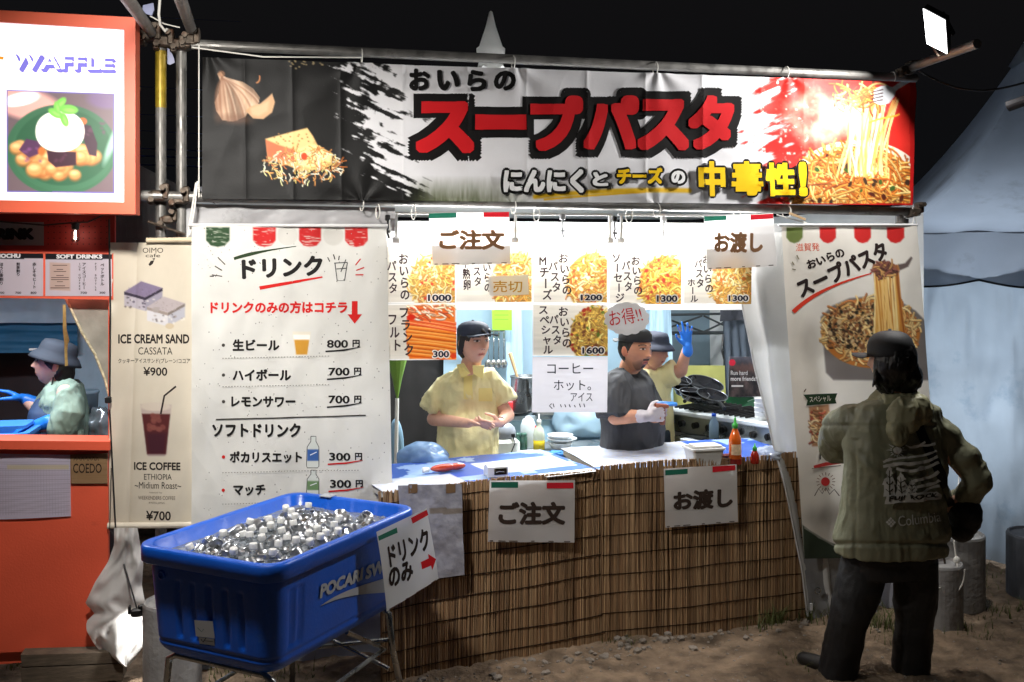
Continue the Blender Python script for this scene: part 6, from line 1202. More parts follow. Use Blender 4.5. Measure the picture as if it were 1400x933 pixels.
c = Z8(760); t = thing("steel_rack", c, "steel rack holding ladles under the coffee note", "rack"); mb = MB(); mb.box(c + EZ * .05, (.34, .18, .1), FAX, .006); mb.build("rack_box", M_stain, t)
for k in range(4): mb = MB(); mb.tube([c + EX * (-.03 + .03 * k) + EZ * .03 + EN * .1, c + EX * (-.08 + .03 * k) + EZ * .15 + EN * .1], .006, 6); mb.build("handle", M_chrome, t)
# green note, umbrella, fan
sh = Sheet([(672, 405), (700, 405), (700, 452), (673, 451)], -2.5, 1.5, None, (150, 200, 60))
for y in (415, 420, 425, 431, 437): sh.line([(676, y), (695, y)], .8, (100, 150, 50))
sh.finish_sheet("green_note", M_paper, label="bright green note pinned to the blue tarpaulin beside the woman's cap", cat="note")
c = P(541, 560, 6.2); t = thing("green_parasol", c, "folded green parasol behind the left edge of the hatch", "parasol"); mb = MB(); mb.lathe([(.006, 0), (.03, .12), (.085, .34), (.09, .46), (.0, .52)], P(543, 545, 6.2), 12); mb.build("canopy", mat("lime green cloth", (100, 138, 52), .7, vary=.2), t, smooth=False); mb = MB(); mb.tube([P(541, 640, 6.2), P(543, 545, 6.2)], .012, 8); mb.build("pole", M_white, t)
c = P(541, 612, 6.3); mb = MB(); mb.lathe([(.10, -.02), (.115, 0), (.10, .02), (.05, .028), (0, .03)], c, 22, np.array([EX * .55 + EN * .2, EZ, EN]), .8, 1.6); mb.build("hanging_basin", mat("pale blue basin", (140, 176, 200), .3, transl=.2), smooth=True, label="pale blue basin hanging at the left edge of the hatch", cat="basin")
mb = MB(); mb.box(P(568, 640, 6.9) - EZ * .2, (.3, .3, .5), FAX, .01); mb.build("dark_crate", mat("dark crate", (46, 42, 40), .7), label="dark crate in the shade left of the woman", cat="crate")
# refrigerated bench with stove and pans on the right
fz = .80; f0, f1 = G(886, 590, fz), G(1010, 611, fz); fdv = (f1 - f0) / np.linalg.norm(f1 - f0); fin = np.array([-fdv[1], fdv[0], 0]); fa = np.array([fdv, fin, EZ]); fL = 1.35; fc_ = f0 + fdv * (fL / 2 - .15) + fin * .33; fc_[2] = 0
t = thing("fridge_bench", fc_, "stainless refrigerated work bench along the right side of the kitchen", "work bench"); mb = MB(); mb.box(fc_ + EZ * (fz - .02), (fL, .66, .04), fa, .006); mb.build("worktop", M_stain, t); mb = MB(); mb.box(fc_ + EZ * .41 + fin * .01, (fL - .02, .6, .70), fa, .006); mb.build("cabinet", mat("blue grey steel", (84, 100, 112), .4, .6), t)
for k in range(3):
    dc = fc_ - fdv * (fL / 2 - .24 - k * .44) - fin * .297 + EZ * .44; mb = MB(); mb.box(dc, (.42, .02, .56), fa, .004); dr = mb.build("door", mat("door steel", (100, 116, 126), .35, .6), t); mb = MB(); mb.box(dc - fin * .012 + EZ * .2 + fdv * .05, (.15, .012, .06), fa, .012); mb.build("handle", mat("recessed pull", (40, 46, 52), .4), dr)
sc_ = fc_ + EZ * fz + fin * .04; t = thing("gas_stove", sc_, "steel gas stove with black knobs on the work bench", "stove"); mb = MB(); mb.box(sc_ + EZ * .07, (1.0, .5, .14), fa, .01); mb.build("stove_body", M_stain, t); mb = MB(); mb.box(sc_ + EZ * .13 - fin * .2, (1.0, .14, .03), fa, .006); mb.build("top_rim", mat("pale enamel", (196, 202, 204), .4), t)
for k in range(9): mb = MB(); mb.lathe([(.022, 0), (.02, .03), (0, .03)], sc_ + EZ * .065 - fin * .25 + fdv * (-.44 + .11 * k), 12, axes_to(-fin)); mb.box(sc_ + EZ * .065 - fin * .283 + fdv * (-.44 + .11 * k), (.008, .012, .04), fa); mb.build("knob", M_black, t)
for k in range(3):
    g = sc_ + EZ * .15 + fdv * (-.32 + .32 * k); mb = MB()
    for j in range(-3, 4): mb.box(g + fdv * j * .04, (.008, .4, .02), fa)
    mb.box(g, (.28, .01, .018), fa); mb.build("grate", M_black, t)
M_pan = mat("black non-stick", (24, 24, 27), .22, .3, spec=.7, rvary=.1)
M_prim = mat("pan rim highlight", (120, 124, 128), .3, .8)  # pale steel tone stands in for highlights on the black rims
def pan(px, py, d, r, tilt, hd, label):
    c = P(px, py, d); t = thing("frying_pan", c, label, "pan", "pans on the stove"); ax = axes_to(EZ + EN * tilt + EX * tilt * .3); mb = MB(); mb.lathe([(r * .72, 0), (r * .78, .004), (r, .042), (r * .985, .044), (r * .74, .008), (0, .007)], c, 26, ax); pb_ = mb.build("pan_bowl", M_pan, t, smooth=True); mb = MB(); aa = np.linspace(0, 2 * math.pi, 33); mb.tube(c + ax[0] * (r * .995 * np.cos(aa))[:, None] + ax[1] * (r * .995 * np.sin(aa))[:, None] + ax[2] * .044, .0025, 6, False); mb.build("rim", M_prim, pb_)
    h = ax[0] * math.cos(hd) + ax[1] * math.sin(hd); mb = MB(); mb.tube([c + h * r * .97 + ax[2] * .035, c + h * (r + .07) + ax[2] * .06, c + h * (r + .17) + ax[2] * .065], [.008, .011, .012], 8); mb.build("handle", M_black, t); return t
pan(962, 532, 6.75, .128, .35, 3.0, "largest black frying pan, tilted at the back of the stack"); pan(925, 527, 6.7, .095, .3, -2.6, "black pan at the upper left of the stack, its rim shining"); pan(938, 540, 6.62, .088, .15, 2.8, "small black pan lying flat below the largest one"); pan(948, 546, 6.5, .10, .25, -2.5, "black pan in front of the stack on the left burner"); pan(972, 548, 6.45, .10, .3, -2.0, "black pan at the right end of the stove"); pan(913, 523, 6.85, .10, .2, -1.9, "black pan half hidden behind the worker's elbow")
drape("yellow_panel", [S(885, 500, -2.4), S(1000, 500, -2.4), S(1000, 560, -2.4), S(885, 560, -2.4)], mat("pale yellow splash sheet", (196, 196, 116), .6, vary=.1), None, .015, 3, 1, label="pale yellow splash sheet behind the frying pans", cat="splash sheet")
b = G(976, 603, fz); bottle("water_bottle", b, [(.026, 0), (.03, .004), (.03, .11), (.012, .15), (.012, .155)], mat("bluish clear bottle", (150, 176, 196), .1, transl=.3), [(.014, .154), (.014, .172), (0, .172)], mat("blue cap", (30, 90, 210), .4), "clear water bottle with a blue cap by the stove", "bottle")
for px, py, lb in ((940, 607, "white label box on the bench below the stove knobs"), (955, 610, "second small white box on the bench nearer the bottle")): c = G(px, py, fz); mb = MB(); mb.box(c + EZ * .015, (.08, .05, .03), fa, .003); mb.build("small_box", mat("white carton", (206, 212, 220), .5, vary=.15, vscale=30), label=lb, cat="box")
# posters and paper cups
ph = Sheet([(997, 488), (1049, 488), (1056, 542), (996, 543)], -1.9, 1.2, None, (64, 54, 56)); ph.C += (fbm(np.stack([ph.X / 6, ph.Y / 8], -1), 4, 3) - .5)[..., None] * np.array([120, 90, 80]); ph.blend(np.clip((505 - ph.Y) / 14, 0, 1) * .7, (110, 110, 126))
for x in range(1000, 1052, 5): ph.ellipse(x, 500 + 5 * R1.rand(), 3, 6, (120, 84, 78), 0, 2, a=.7)
ph.text("Run hard", (999, 507, 1022, 513), (196, 190, 190), .02); ph.text("more friends!", (999, 515, 1034, 521), (206, 200, 200), .02); ph.disc(1001, 496, 4.5, (190, 40, 60)); ph.line([(1000, 528), (1016, 528)], 2.4, (196, 190, 190)); ph.finish_sheet("dark_poster", M_paper, thick=.004, label="dark crowd poster with pale lettering above the green poster", cat="poster")
pg = Sheet([(992, 543), (1060, 543), (1068, 604), (991, 604)], -1.92, 1.3, None, (24, 100, 58)); pg.text("80", (1004, 563, 1034, 590), (206, 220, 212), .06); pg.stroke([(1014, 562), (1034, 548)], 9, (120, 176, 140), .6); pg.line([(1022, 549), (1030, 546), (1040, 548)], 1.2, (160, 200, 176)); pg.finish_sheet("green_poster", M_paper, thick=.004, label="green poster numbered 80 behind the paper cups", cat="poster")
cb = P(1040, 602, 6.1)
for k in range(7):
    mb = MB(); mb.lathe([(.027, 0), (.037, .085), (.039, .087), (.039, .091), (.034, .09), (.025, .01)], cb + EZ * .028 * k + EX * .003 * math.sin(k), 16); mb.build("paper_cup", M_white, smooth=True, label="paper cup nested in the stack before the green poster", cat="cup", group="stacked paper cups")
t = thing("side_table", (cb[0], cb[1], 0), "small steel side table carrying the paper cups", "table"); mb = MB(); mb.box(np.array([cb[0], cb[1], cb[2] - .015]), (.5, .35, .03), FAX, .004); mb.build("tabletop", M_stain, t); mb = MB(); mb.tube([np.array([cb[0], cb[1], cb[2] - .03]), np.array([cb[0], cb[1], 0])], .025, 10); mb.lathe([(.16, 0), (.16, .02), (.02, .03)], (cb[0], cb[1], 0), 16); mb.build("pedestal", M_chrome, t)
blobmesh("plastic_bag", cb + EX * .12 - EZ * .0, (.06, .05, .07), M_bag, "clear plastic bag of lids beside the paper cup stack", "plastic bag", 21)

# more of the kitchen's clutter
lath("paper_roll", Z8(745) + EZ * .0, [(.02, 0), (.055, 0), (.055, .22), (.02, .22)], mat("paper towel", (222, 224, 226), .9, bump=.002, bscale=60), "white paper towel roll standing on the back shelf behind the note", "paper roll", 18)
for k in range(3): mb = MB(); cc = T(694, 612) + EX * -.2 + EN * .02 + EZ * (.03 + .062 * k); mb.box(cc, (.16, .12, .058), FAX, .008); mb.build("food_box", mat("frosted container", (196, 206, 210), .3, transl=.2), label=("lowest frosted food box stacked behind the woman", "middle frosted food box stacked behind the woman", "top frosted food box stacked behind the woman")[k], cat="food box")
for k, x in enumerate((826, 833, 842)):
    b = T(x, 622); lath("spice_jar", b, [(.02, 0), (.022, .003), (.022, .07), (.016, .078), (.018, .08), (.018, .1), (0, .1)], mat("spice glass %d" % k, ((150, 60, 30), (186, 150, 60), (60, 70, 50))[k], .2, vary=.3), ("red spice jar on the prep table behind the man's back", "yellow spice jar on the prep table behind the man's back", "dark green spice jar on the prep table behind the man's back")[k], "jar", 14)
mb = MB(); a, b = S(620, 455, -2.6), S(690, 452, -2.6)
mb.tube([a, b], .008, 8); rk = mb.build("utensil_rail", M_chrome, label="steel rail of hanging utensils behind the woman's shoulders", cat="rail")
for k in range(4): c = S(668 + k * 7, 453, -2.58); mb = MB(); mb.tube([c, c - EZ * .22], .005, 6); mb.ell(c - EZ * .25, (.03, .012, .035), FAX); mb.build("ladle", M_chrome, label="steel ladle hanging from the rail behind the woman", cat="ladle", group="ladles on the rail", smooth=True)
# ------------------------------------------------------------------ people
class Blob(MB):
    """closed shapes that are fused into one continuous skin"""
    def cap(s, p0, p1, r0, r1, n=14):
        p0, p1 = np.asarray(p0, float), np.asarray(p1, float); d = p1 - p0; L = np.linalg.norm(d); ax = axes_to(d if L > 1e-6 else (0, 0, 1)); pr = []
        for a in np.linspace(-math.pi / 2 + .05, 0, 5): pr.append((r0 * math.cos(a), r0 * math.sin(a)))
        for a in np.linspace(0, math.pi / 2 - .05, 5): pr.append((r1 * math.cos(a), L + r1 * math.sin(a)))
        return s.lathe(pr, p0, n, ax)
    def chain(s, pts, rad, n=14):
        for i in range(len(pts) - 1): s.cap(pts[i], pts[i + 1], rad[i], rad[i + 1], n)
        return s
    def sleeve(s, pts, rad, n=20):
        """a cloth tube with an open-cut hem"""
        pts = np.asarray(pts, float); m = len(pts); t = np.linspace(0, m - 1, (m - 1) * 5 + 1); P_ = np.stack([np.interp(t, range(m), pts[:, k]) for k in range(3)], 1); return s.tube(P_, np.interp(t, range(m), rad), n)
    def torso(s, rings, pw=2.4, n=28):
        """rings: centre, rx, ry, yaw - superellipses stacked upwards or downwards"""
        R = []
        for c, rx, ry, yaw in rings:
            a = np.linspace(0, 2 * math.pi, n, endpoint=False); x = np.sign(np.cos(a)) * np.abs(np.cos(a)) ** (2 / pw) * rx; y = np.sign(np.sin(a)) * np.abs(np.sin(a)) ** (2 / pw) * ry; ca, sa = math.cos(yaw), math.sin(yaw)
            R.append(np.asarray(c) + np.stack([x * ca - y * sa, x * sa + y * ca, 0 * x], 1))
        # dense rings for a smooth fall
        D = []
        for i in range(len(R) - 1):
            for t in np.linspace(0, 1, 5)[:-1]: tt = t * t * (3 - 2 * t); D.append(R[i] * (1 - tt) + R[i + 1] * tt if i % 1 == 0 else R[i])
        D.append(R[-1]); return s.rings(D)
    def fuse(s, voxel=.005, smooth=2):
        me = bpy.data.meshes.new("tmp"); me.from_pydata(s.V().tolist(), [], [tuple(f) for f in s.f]); bm = bmesh.new(); bm.from_mesh(me); bmesh.ops.recalc_face_normals(bm, faces=bm.faces); bm.to_mesh(me); bm.free()
        o = bpy.data.objects.new("tmp", me); COL.objects.link(o); m = o.modifiers.new("r", 'REMESH'); m.mode = 'VOXEL'; m.voxel_size = voxel
        if smooth: m2 = o.modifiers.new("s", 'SMOOTH'); m2.factor = .5; m2.iterations = smooth
        dg = bpy.context.evaluated_depsgraph_get(); e = bpy.data.meshes.new_from_object(o.evaluated_get(dg)); n = len(e.vertices); V = np.empty(n * 3); e.vertices.foreach_get("co", V); N = np.empty(n * 3); e.vertices.foreach_get("normal", N); F = [tuple(p.vertices) for p in e.polygons]
        bpy.data.objects.remove(o); bpy.data.meshes.remove(me); bpy.data.meshes.remove(e); return V.reshape(-1, 3), N.reshape(-1, 3), F
def headax(yaw, pitch=0.0, roll=0.0):
    """rows: head right (+x for a face looking at -y), head back, head up; yaw>0 turns the face to the picture's right"""
    R = Matrix.Rotation(yaw, 3, 'Z') @ Matrix.Rotation(pitch, 3, 'X') @ Matrix.Rotation(roll, 3, 'Y'); return np.array([[R[j][i] for j in range(3)] for i in range(3)])
def head_shape(b, c, A, s=1.0, fem=0.0):
    nt, npz = 56, 44; R = []
    for t in np.linspace(.03, math.pi - .03, npz):
        ph = np.linspace(0, 2 * math.pi, nt, endpoint=False); z0 = -math.cos(t); r = math.sin(t); x = r * np.cos(ph) * .074; y = r * np.sin(ph) * .093; z = np.full(nt, z0 * .112)
        lo = np.clip(-z / .112, 0, 1); fr = np.clip(-y / .093, 0, 1)
        x = x * (1 - (.26 + .06 * fem) * lo ** 1.6); y = np.where(y < 0, y * (1 - .05 * lo), y * (1 - .42 * lo ** 1.2)); y = np.where(y < 0, np.maximum(y, -.086 - .004 * np.cos(x * 40)), y)
        g = lambda x0, z0_, sx, sz: np.exp(-((x - x0) / sx) ** 2 - ((z - z0_) / sz) ** 2) * (y < 0)
        nz = np.clip((.022 - z) / .05, 0, 1) * (z > -.034) * (z < .03); y = y - .021 * np.exp(-(x / (.008 + .006 * nz)) ** 2) * nz ** 1.1 * (y < 0) - .006 * (g(.011, -.026, .007, .007) + g(-.011, -.026, .007, .007))
        y = y + .008 * (g(.031, .012, .017, .011) + g(-.031, .012, .017, .011)) - .004 * (g(.031, .011, .011, .008) + g(-.031, .011, .011, .008)) - .004 * (g(.03, .032, .022, .008) + g(-.03, .032, .022, .008))
        y = y - .006 * g(0, -.056, .020, .005) - .006 * g(0, -.066, .017, .005) + .003 * g(0, -.061, .022, .0025) - .007 * g(0, -.094, .02, .016) - .003 * (g(.045, -.02, .02, .02) + g(-.045, -.02, .02, .02)) + .003 * g(0, -.078, .02, .006)
        R.append(np.asarray(c) + s * (A[0] * x[:, None] + A[1] * y[:, None] + A[2] * z[:, None]))
    b.rings(R)
    for sx in (-1, 1): b.ell(np.asarray(c) + s * (A[0] * .074 * sx + A[1] * .012 + A[2] * -.004), np.array([.010, .018, .031]) * s, np.array([A[0] + .35 * sx * A[1] * 0, A[1] + .3 * sx * A[0], A[2]]), 12, 8)
def face_cols(V, c, A, s, skin, hair=(28, 22, 20), stubble=0.0, blush=.4, eyes=1.0):
    C = np.empty_like(V); C[:] = skin; n_ = fbm(V * 30, 3, 3); C *= (0.95 + .1 * n_)[:, None]
    L = (V - c) / s; x, y, z = L @ A[0], L @ A[1], L @ A[2]; near = (np.abs(x) < .09) & (np.abs(z) < .125) & (np.abs(y) < .12); fr = near & (y < -.02); ax_ = np.abs(x)
    def mix(m, col, a=1.0): m = np.clip(m, 0, 1) * a * fr; C[:] = C + (np.asarray(col, float) - C) * m[:, None]
    sk = np.asarray(skin, float)
    mix(np.exp(-((ax_ - .042) / .018) ** 2 - ((z + .022) / .018) ** 2), sk * [1.0, .82, .78], blush)
    mix(np.exp(-(x / .016) ** 2 - ((z + .02) / .014) ** 2), sk * [1.0, .84, .8], .35)
    mix((1 - np.abs(x) / .023) * 3 * (np.abs(z + .061 - .002 * np.cos(x * 120)) < .0075), sk * [.92, .62, .60], .75); mix((1 - np.abs(x) / .024) * 4 * (np.abs(z + .0605) < .0016), (96, 44, 42), .9)
    if stubble: mix(np.clip(1.5 - np.hypot(x / .05, (z + .078) / .036) ** 2, 0, 1) * (np.hypot(x / .024, (z + .061) / .010) > 1), (44, 38, 36), stubble * .5); mix((np.abs(z + .047) < .0055) * (ax_ < .024), (30, 25, 24), stubble); mix((np.hypot(x / .014, (z + .086) / .010) < 1) * 1.0, (30, 25, 24), stubble)
    mix(np.exp(-((ax_ - .007) / .004) ** 2 - ((z + .034) / .003) ** 2), (60, 32, 28), .8)
    ex, ez = (ax_ - .031) / .0145, (z - .0105 - .0015 * (1 - ((ax_ - .031) / .014) ** 2)) / .0058
    mix(np.exp(-(ex / 1.3) ** 2 - (ez / 2) ** 2), sk * [.72, .62, .6], .5 * eyes); e_in = np.clip((1.05 - ex ** 2 - ez ** 2) * 6, 0, 1); mix(e_in, (214, 208, 204), .9 * eyes); mix(e_in * (np.abs(ax_ - .0305) < .0062), (26, 18, 16), .95 * eyes); mix(np.clip(1 - np.abs(ez - .95) / .5, 0, 1) * (np.abs(ex) < 1.1), (34, 24, 22), .9 * eyes)
    bz = .031 + .003 * np.cos((ax_ - .033) * 90) - .10 * np.clip(ax_ - .04, 0, 1); mix(np.clip((1 - np.abs(z - bz) / .0042) * 3, 0, 1) * (np.abs(ax_ - .032) < .019), hair, .85)
    ear = near & (np.abs(y - .012) < .022) & (ax_ > .07); C[ear] = C[ear] * [1.0, .86, .82]; return C
def hand(b, w, d, n, t, s=1.0, curl=(.35, .4, .45, .5), spread=.10, thumb=.5, fist=0.0):
    """w wrist, d towards the fingers, n out of the palm, t towards the thumb side"""
    d, n = [np.asarray(v, float) / np.linalg.norm(v) for v in (d, n)]; t = np.asarray(t, float); t = t - d * np.dot(t, d); t /= np.linalg.norm(t); n = np.cross(d, t) * (1 if np.dot(np.cross(d, t), n) > 0 else -1)
    w = np.asarray(w, float); lat = [.030, .010, -.010, -.029]; ln = [.082, .088, .085, .076]; fl = [(.040, .025, .020), (.044, .028, .021), (.041, .026, .020), (.032, .021, .018)]
    b.cap(w - d * .02 * s, w + d * .015 * s, .024 * s, .024 * s)
    for k in range(4):
        kn = w + (d * ln[k] + t * lat[k]) * s; b.cap(w + (d * .012 + t * lat[k] * .55) * s, kn, .0145 * s, .0112 * s, 10); q = kn; ang = 0.0; dd = d + t * (1.5 - k) * spread * .4; dd /= np.linalg.norm(dd); r = [.0098, .0088, .0080, .0068]
        for j in range(3):
            ang += curl[k] * (1.0 if j == 0 else .9) + fist * .9; f = dd * math.cos(ang) + n * math.sin(ang); q2 = q + f * fl[k][j] * s; b.cap(q, q2, r[j] * s, r[j + 1] * s, 9); q = q2
    q = w + (d * .022 + t * .022 + n * .006) * s; a1 = d * .62 + t * .68 + n * (.2 + thumb * .4); a1 /= np.linalg.norm(a1); q2 = q + a1 * .042 * s; b.cap(q, q2, .0155 * s, .0115 * s, 10); a2 = d * .85 + t * (.45 - .5 * thumb) + n * (.2 + .5 * thumb); a2 /= np.linalg.norm(a2); q3 = q2 + a2 * .030 * s; b.cap(q2, q3, .0108 * s, .0095 * s, 10); a3 = d * .9 + t * (.25 - .5 * thumb) + n * (.3 + .5 * thumb); a3 /= np.linalg.norm(a3); b.cap(q3, q3 + a3 * .024 * s, .0095 * s, .0075 * s, 10)
def legs(b, hip, yaw, s=1.0, foot_f=None, ground=0.0, w=.085):
    ca, sa = math.cos(yaw), math.sin(yaw); rt = np.array([ca, sa, 0]); fw = np.array([sa, -ca, 0])
    for sx in (-1, 1):
        h = np.asarray(hip) + rt * w * sx; k = np.array([h[0], h[1], 0]) + rt * .01 * sx + fw * .02 + EZ * (ground + (h[2] - ground) * .54); a = np.array([h[0], h[1], 0]) + rt * .015 * sx + EZ * (ground + .08); b.chain([h, k, a], [.082 * s, .056 * s, .04 * s]); b.cap(a - EZ * .035 - fw * .03, a - EZ * .045 + fw * .13, .038, .03)
M_skin = mat("skin", rough=.48, spec=.4, vcol=True, vary=.05, vscale=40, bump=.0004, bscale=260)
def wrinkle(V, N, amp, f=(9, 9, 5), seed=0, extra=None):
    p = V * np.array(f); p = p + .9 * np.stack([fbm(V * 5 + 3, 2, seed), fbm(V * 5 + 9, 2, seed + 1), fbm(V * 4 + 17, 2, seed + 2)], -1); d = (ridge(p, 3, seed) - .62) * 2 * amp + (fbm(V * 3.5, 2, seed + 5) - .5) * amp + (ridge(p * 2.4 + 5, 2, seed + 7) - .6) * amp * .55
    if extra is not None: d = d + extra(V)
    return V + N * d[:, None]
def cloth(blob, name, m, parent, voxel=.007, smooth=4, amp=.006, f=(9, 9, 5), seed=0, extra=None, cut=None):
    V, N, F = blob.fuse(voxel, smooth); V = wrinkle(V, N, amp, f, seed, extra); return obj(name, V, F, m, parent, smooth=True), V, F
def body(blob, t, hc, A, s, skin, gloves=None, **k):
    V, N, F = blob.fuse(.0042, 2); C = face_cols(V, hc, A, s, skin, **k)
    return obj("body", V, F, M_skin, t, smooth=True, cols=C)
def hairblob(c, A, s, back=True, fr=0.0, low=-.02):
    b = Blob(); b.ell(c + s * (A[2] * .020 + A[1] * .012), np.array([.080, .098, .100]) * s, A, 24, 16); return b
def cap_hat(t, c, A, s, m, turn=0.0, up=.045, brim=.075, ch=1.0):
    B = np.array([A[0] * math.cos(turn) + A[1] * math.sin(turn), -A[0] * math.sin(turn) + A[1] * math.cos(turn), A[2]]); c0 = c + A[2] * up * s
    mb = MB(); mb.lathe([(r_, z_ * (ch if z_ > 0 else 1)) for r_, z_ in ((.0845, -.014), (.086, 0), (.084, .022), (.076, .040), (.058, .053), (.036, .060), (.006, .063), (.006, .067), (0, .067))], c0 + A[1] * .004 * s, 28, [A[0] * s, A[1] * 1.14 * s, A[2] * s]); h = mb.build("cap", m, t, smooth=True)
    mb = MB(); R = []
    for q in np.linspace(0, 1, 7):
        row = []
        for a in np.linspace(-1.15, 1.15, 17): r0 = .083; ext = brim * math.cos(a * .95) ** .7 * q; x = math.sin(a) * (r0 + ext * .25); y = -math.cos(a) * (r0 * 1.12) - ext; z = -.010 - .010 * q * q + .016 * (1 - (x / .09) ** 2) * q; row.append(c0 + s * (B[0] * x + B[1] * y + B[2] * z))
        R.append(row)
    R2 = [[p - A[2] * .004 * s for p in row] for row in R]; mb.rings(R, False, False); mb.rings(R2, False, False); mb.rings([R[-1], R2[-1]], False, False); mb.build("brim", m, h, smooth=True); return h
def bucket_hat(t, c, A, s, m, up=.035, tilt=.0):
    c0 = c + A[2] * up * s; mb = MB(); a = np.linspace(0, 1, 8)
    mb.lathe([(.126, -.040), (.118, -.026), (.106, -.008), (.092, .004), (.090, .02), (.086, .042), (.076, .062), (.05, .070), (0, .072)], c0, 32, [A[0] * s, A[1] * 1.08 * s, A[2] * s]); mb.lathe([(.125, -.042), (.104, -.012), (.088, .0)], c0, 32, [A[0] * s, A[1] * 1.08 * s, A[2] * s]); return mb.build("hat", m, t, smooth=True)

SKIN = (214, 166, 142)
# -- woman in the yellow shirt -----------------------------------------------------------
D = 5.66; q = lambda x, y, dd=0.0: P(x, y, D + dd)
gnd = q(640, 640); wom = thing("person", (gnd[0], gnd[1] + .1, 0), "person in a pale yellow polo shirt and navy cap standing behind the left counter", "person"); yaw = .12
hc, A, hs = q(648, 469, .0), headax(.60, -.06), 1.06
b = Blob(); head_shape(b, hc, A, hs, -.3); b.chain([q(645, 494, .03), q(641, 512, .05)], [.058, .064])
b.torso([(q(640, 508, .05), .07, .05, yaw), (q(640, 516, .06), .105, .06, yaw), (q(640, 534, .06), .135, .078, yaw), (q(640, 560, .06), .135, .085, yaw), (q(640, 595, .06), .135, .095, yaw), (q(640, 628, .06), .155, .11, yaw), (q(640, 655, .06), .15, .11, yaw)])
legs(b, q(640, 650, .06), yaw)
eR, wR = q(593, 573, .02), q(640, 579, -.16); eL, wL = q(694, 568, .03), q(683, 578, -.14)
b.chain([q(612, 530, .06), eR], [.044, .039]); b.chain([eR, wR], [.040, .026]); b.chain([q(670, 530, .06), eL], [.044, .039]); b.chain([eL, wL], [.040, .026])
hand(b, wR, q(672, 577, -.2) - wR, (.0, .5, -.85), (.1, -.8, .5), .92, (.15, .2, .25, .3), thumb=.3); hand(b, wL, q(662, 584, -.2) - wL, (-.25, -.2, .95), (-.5, -.8, .2), .92, (.5, .55, .55, .6), thumb=.9)
body(b, wom, hc, A, hs, SKIN)
h = hairblob(hc, A, hs); h.chain([hc + hs * (A[0] * .07 + A[2] * .04 + A[1] * .0), hc + hs * (A[0] * .078 + A[1] * .02 - A[2] * .03)], [.018, .012]); h.chain([hc + hs * (-A[0] * .07 + A[2] * .04 + A[1] * .0), hc + hs * (-A[0] * .078 + A[1] * .02 - A[2] * .05)], [.018, .014]); h.chain([hc + hs * (A[0] * .05 - A[1] * .072 + A[2] * .06), hc + hs * (A[0] * .055 - A[1] * .078 + A[2] * .036)], [.016, .008]); h.chain([hc + hs * (A[0] * .0 - A[1] * .085 + A[2] * .065), hc + hs * (A[0] * .02 - A[1] * .09 + A[2] * .045)], [.014, .008]); h.ell(hc + hs * (A[1] * .05 - A[2] * .02), np.array([.072, .055, .08]) * hs, A)
M_hair = mat("dark brown hair", (30, 22, 19), .45, vary=.4, vscale=60, stretch=(1, 1, .2), bump=.002, bscale=160)
cloth(h, "hair", M_hair, wom, .005, 2, .003, (40, 40, 10), 3)
M_navy = mat("navy cap cloth", (30, 38, 56), .7, vary=.15, vscale=20, bump=.0006, bscale=300); cap_hat(wom, hc, A, hs, M_navy, 0.0, .053, .088, 1.05)
M_yel = mat("pale yellow cotton", (230, 220, 162), .8, vary=.08, vscale=6, bump=.004, bscale=26, sheen=.2)
b = Blob(); b.torso([(q(640, 503, .05), .065, .058, yaw), (q(640, 509, .06), .11, .072, yaw), (q(640, 520, .06), .160, .095, yaw), (q(641, 545, .06), .172, .112, yaw), (q(641, 590, .06), .172, .120, yaw), (q(640, 628, .05), .180, .13, yaw), (q(640, 648, .05), .176, .128, yaw)])
b.sleeve([q(622, 516, .06), q(607, 528, .05), q(597, 545, .035), q(588, 561, .025)], [.056, .060, .060, .061]); b.sleeve([q(660, 515, .06), q(677, 525, .06), q(686, 538, .05), q(692, 550, .04)], [.056, .061, .061, .060])
fr = lambda V: -.004 * np.exp(-((V[:, 0] - q(640, 540)[0]) / .03) ** 2)
_, SV, SF = cloth(b, "polo_shirt", M_yel, wom, .006, 2, .021, (9, 9, 3.4), 11)
bv = BVHTree.FromPolygons([tuple(v) for v in SV], SF); cs = caster(bv)
mb = MB(); mb.rings([cs(np.array([634, 634, 634, 634, 634]), np.linspace(513, 546, 5), .0035), cs(np.array([646, 646, 646, 646, 646]), np.linspace(513, 546, 5), .0035)], False, False)
X_, Y_ = np.meshgrid([654, 659, 664, 669, 673], [531, 537, 543, 549]); pc = cs(X_.ravel(), Y_.ravel(), .003).reshape(4, 5, 3); mb.rings(list(pc), False, False); mb.build("placket", mat("yellow placket", (232, 216, 136), .8, vary=.06), wom, smooth=True)
mb = MB()
for sg, pts in ((-1, [(634, 497), (624, 499), (631, 517), (643, 511)]), (1, [(646, 500), (662, 500), (660, 518), (647, 511)])):
    pp = [q(x, y, -.055 if 625 < x < 658 else -.02) for x, y in pts]; mb.prism(pp, np.array([0, .012, 0]))
mb.build("collar", mat("yellow placket"), wom)
mb = MB(); a = np.linspace(0, 2 * math.pi, 13); axw = axes_to(wL - eL); mb.tube(wL + (eL - wL) * .08 + axw[0] * (.028 * np.cos(a))[:, None] + axw[1] * (.028 * np.sin(a))[:, None], .004, 6, False); mb.build("wristband", M_black, wom)
M_jean = mat("dark trousers", (26, 28, 34), .8, vary=.15, bump=.001, bscale=200)
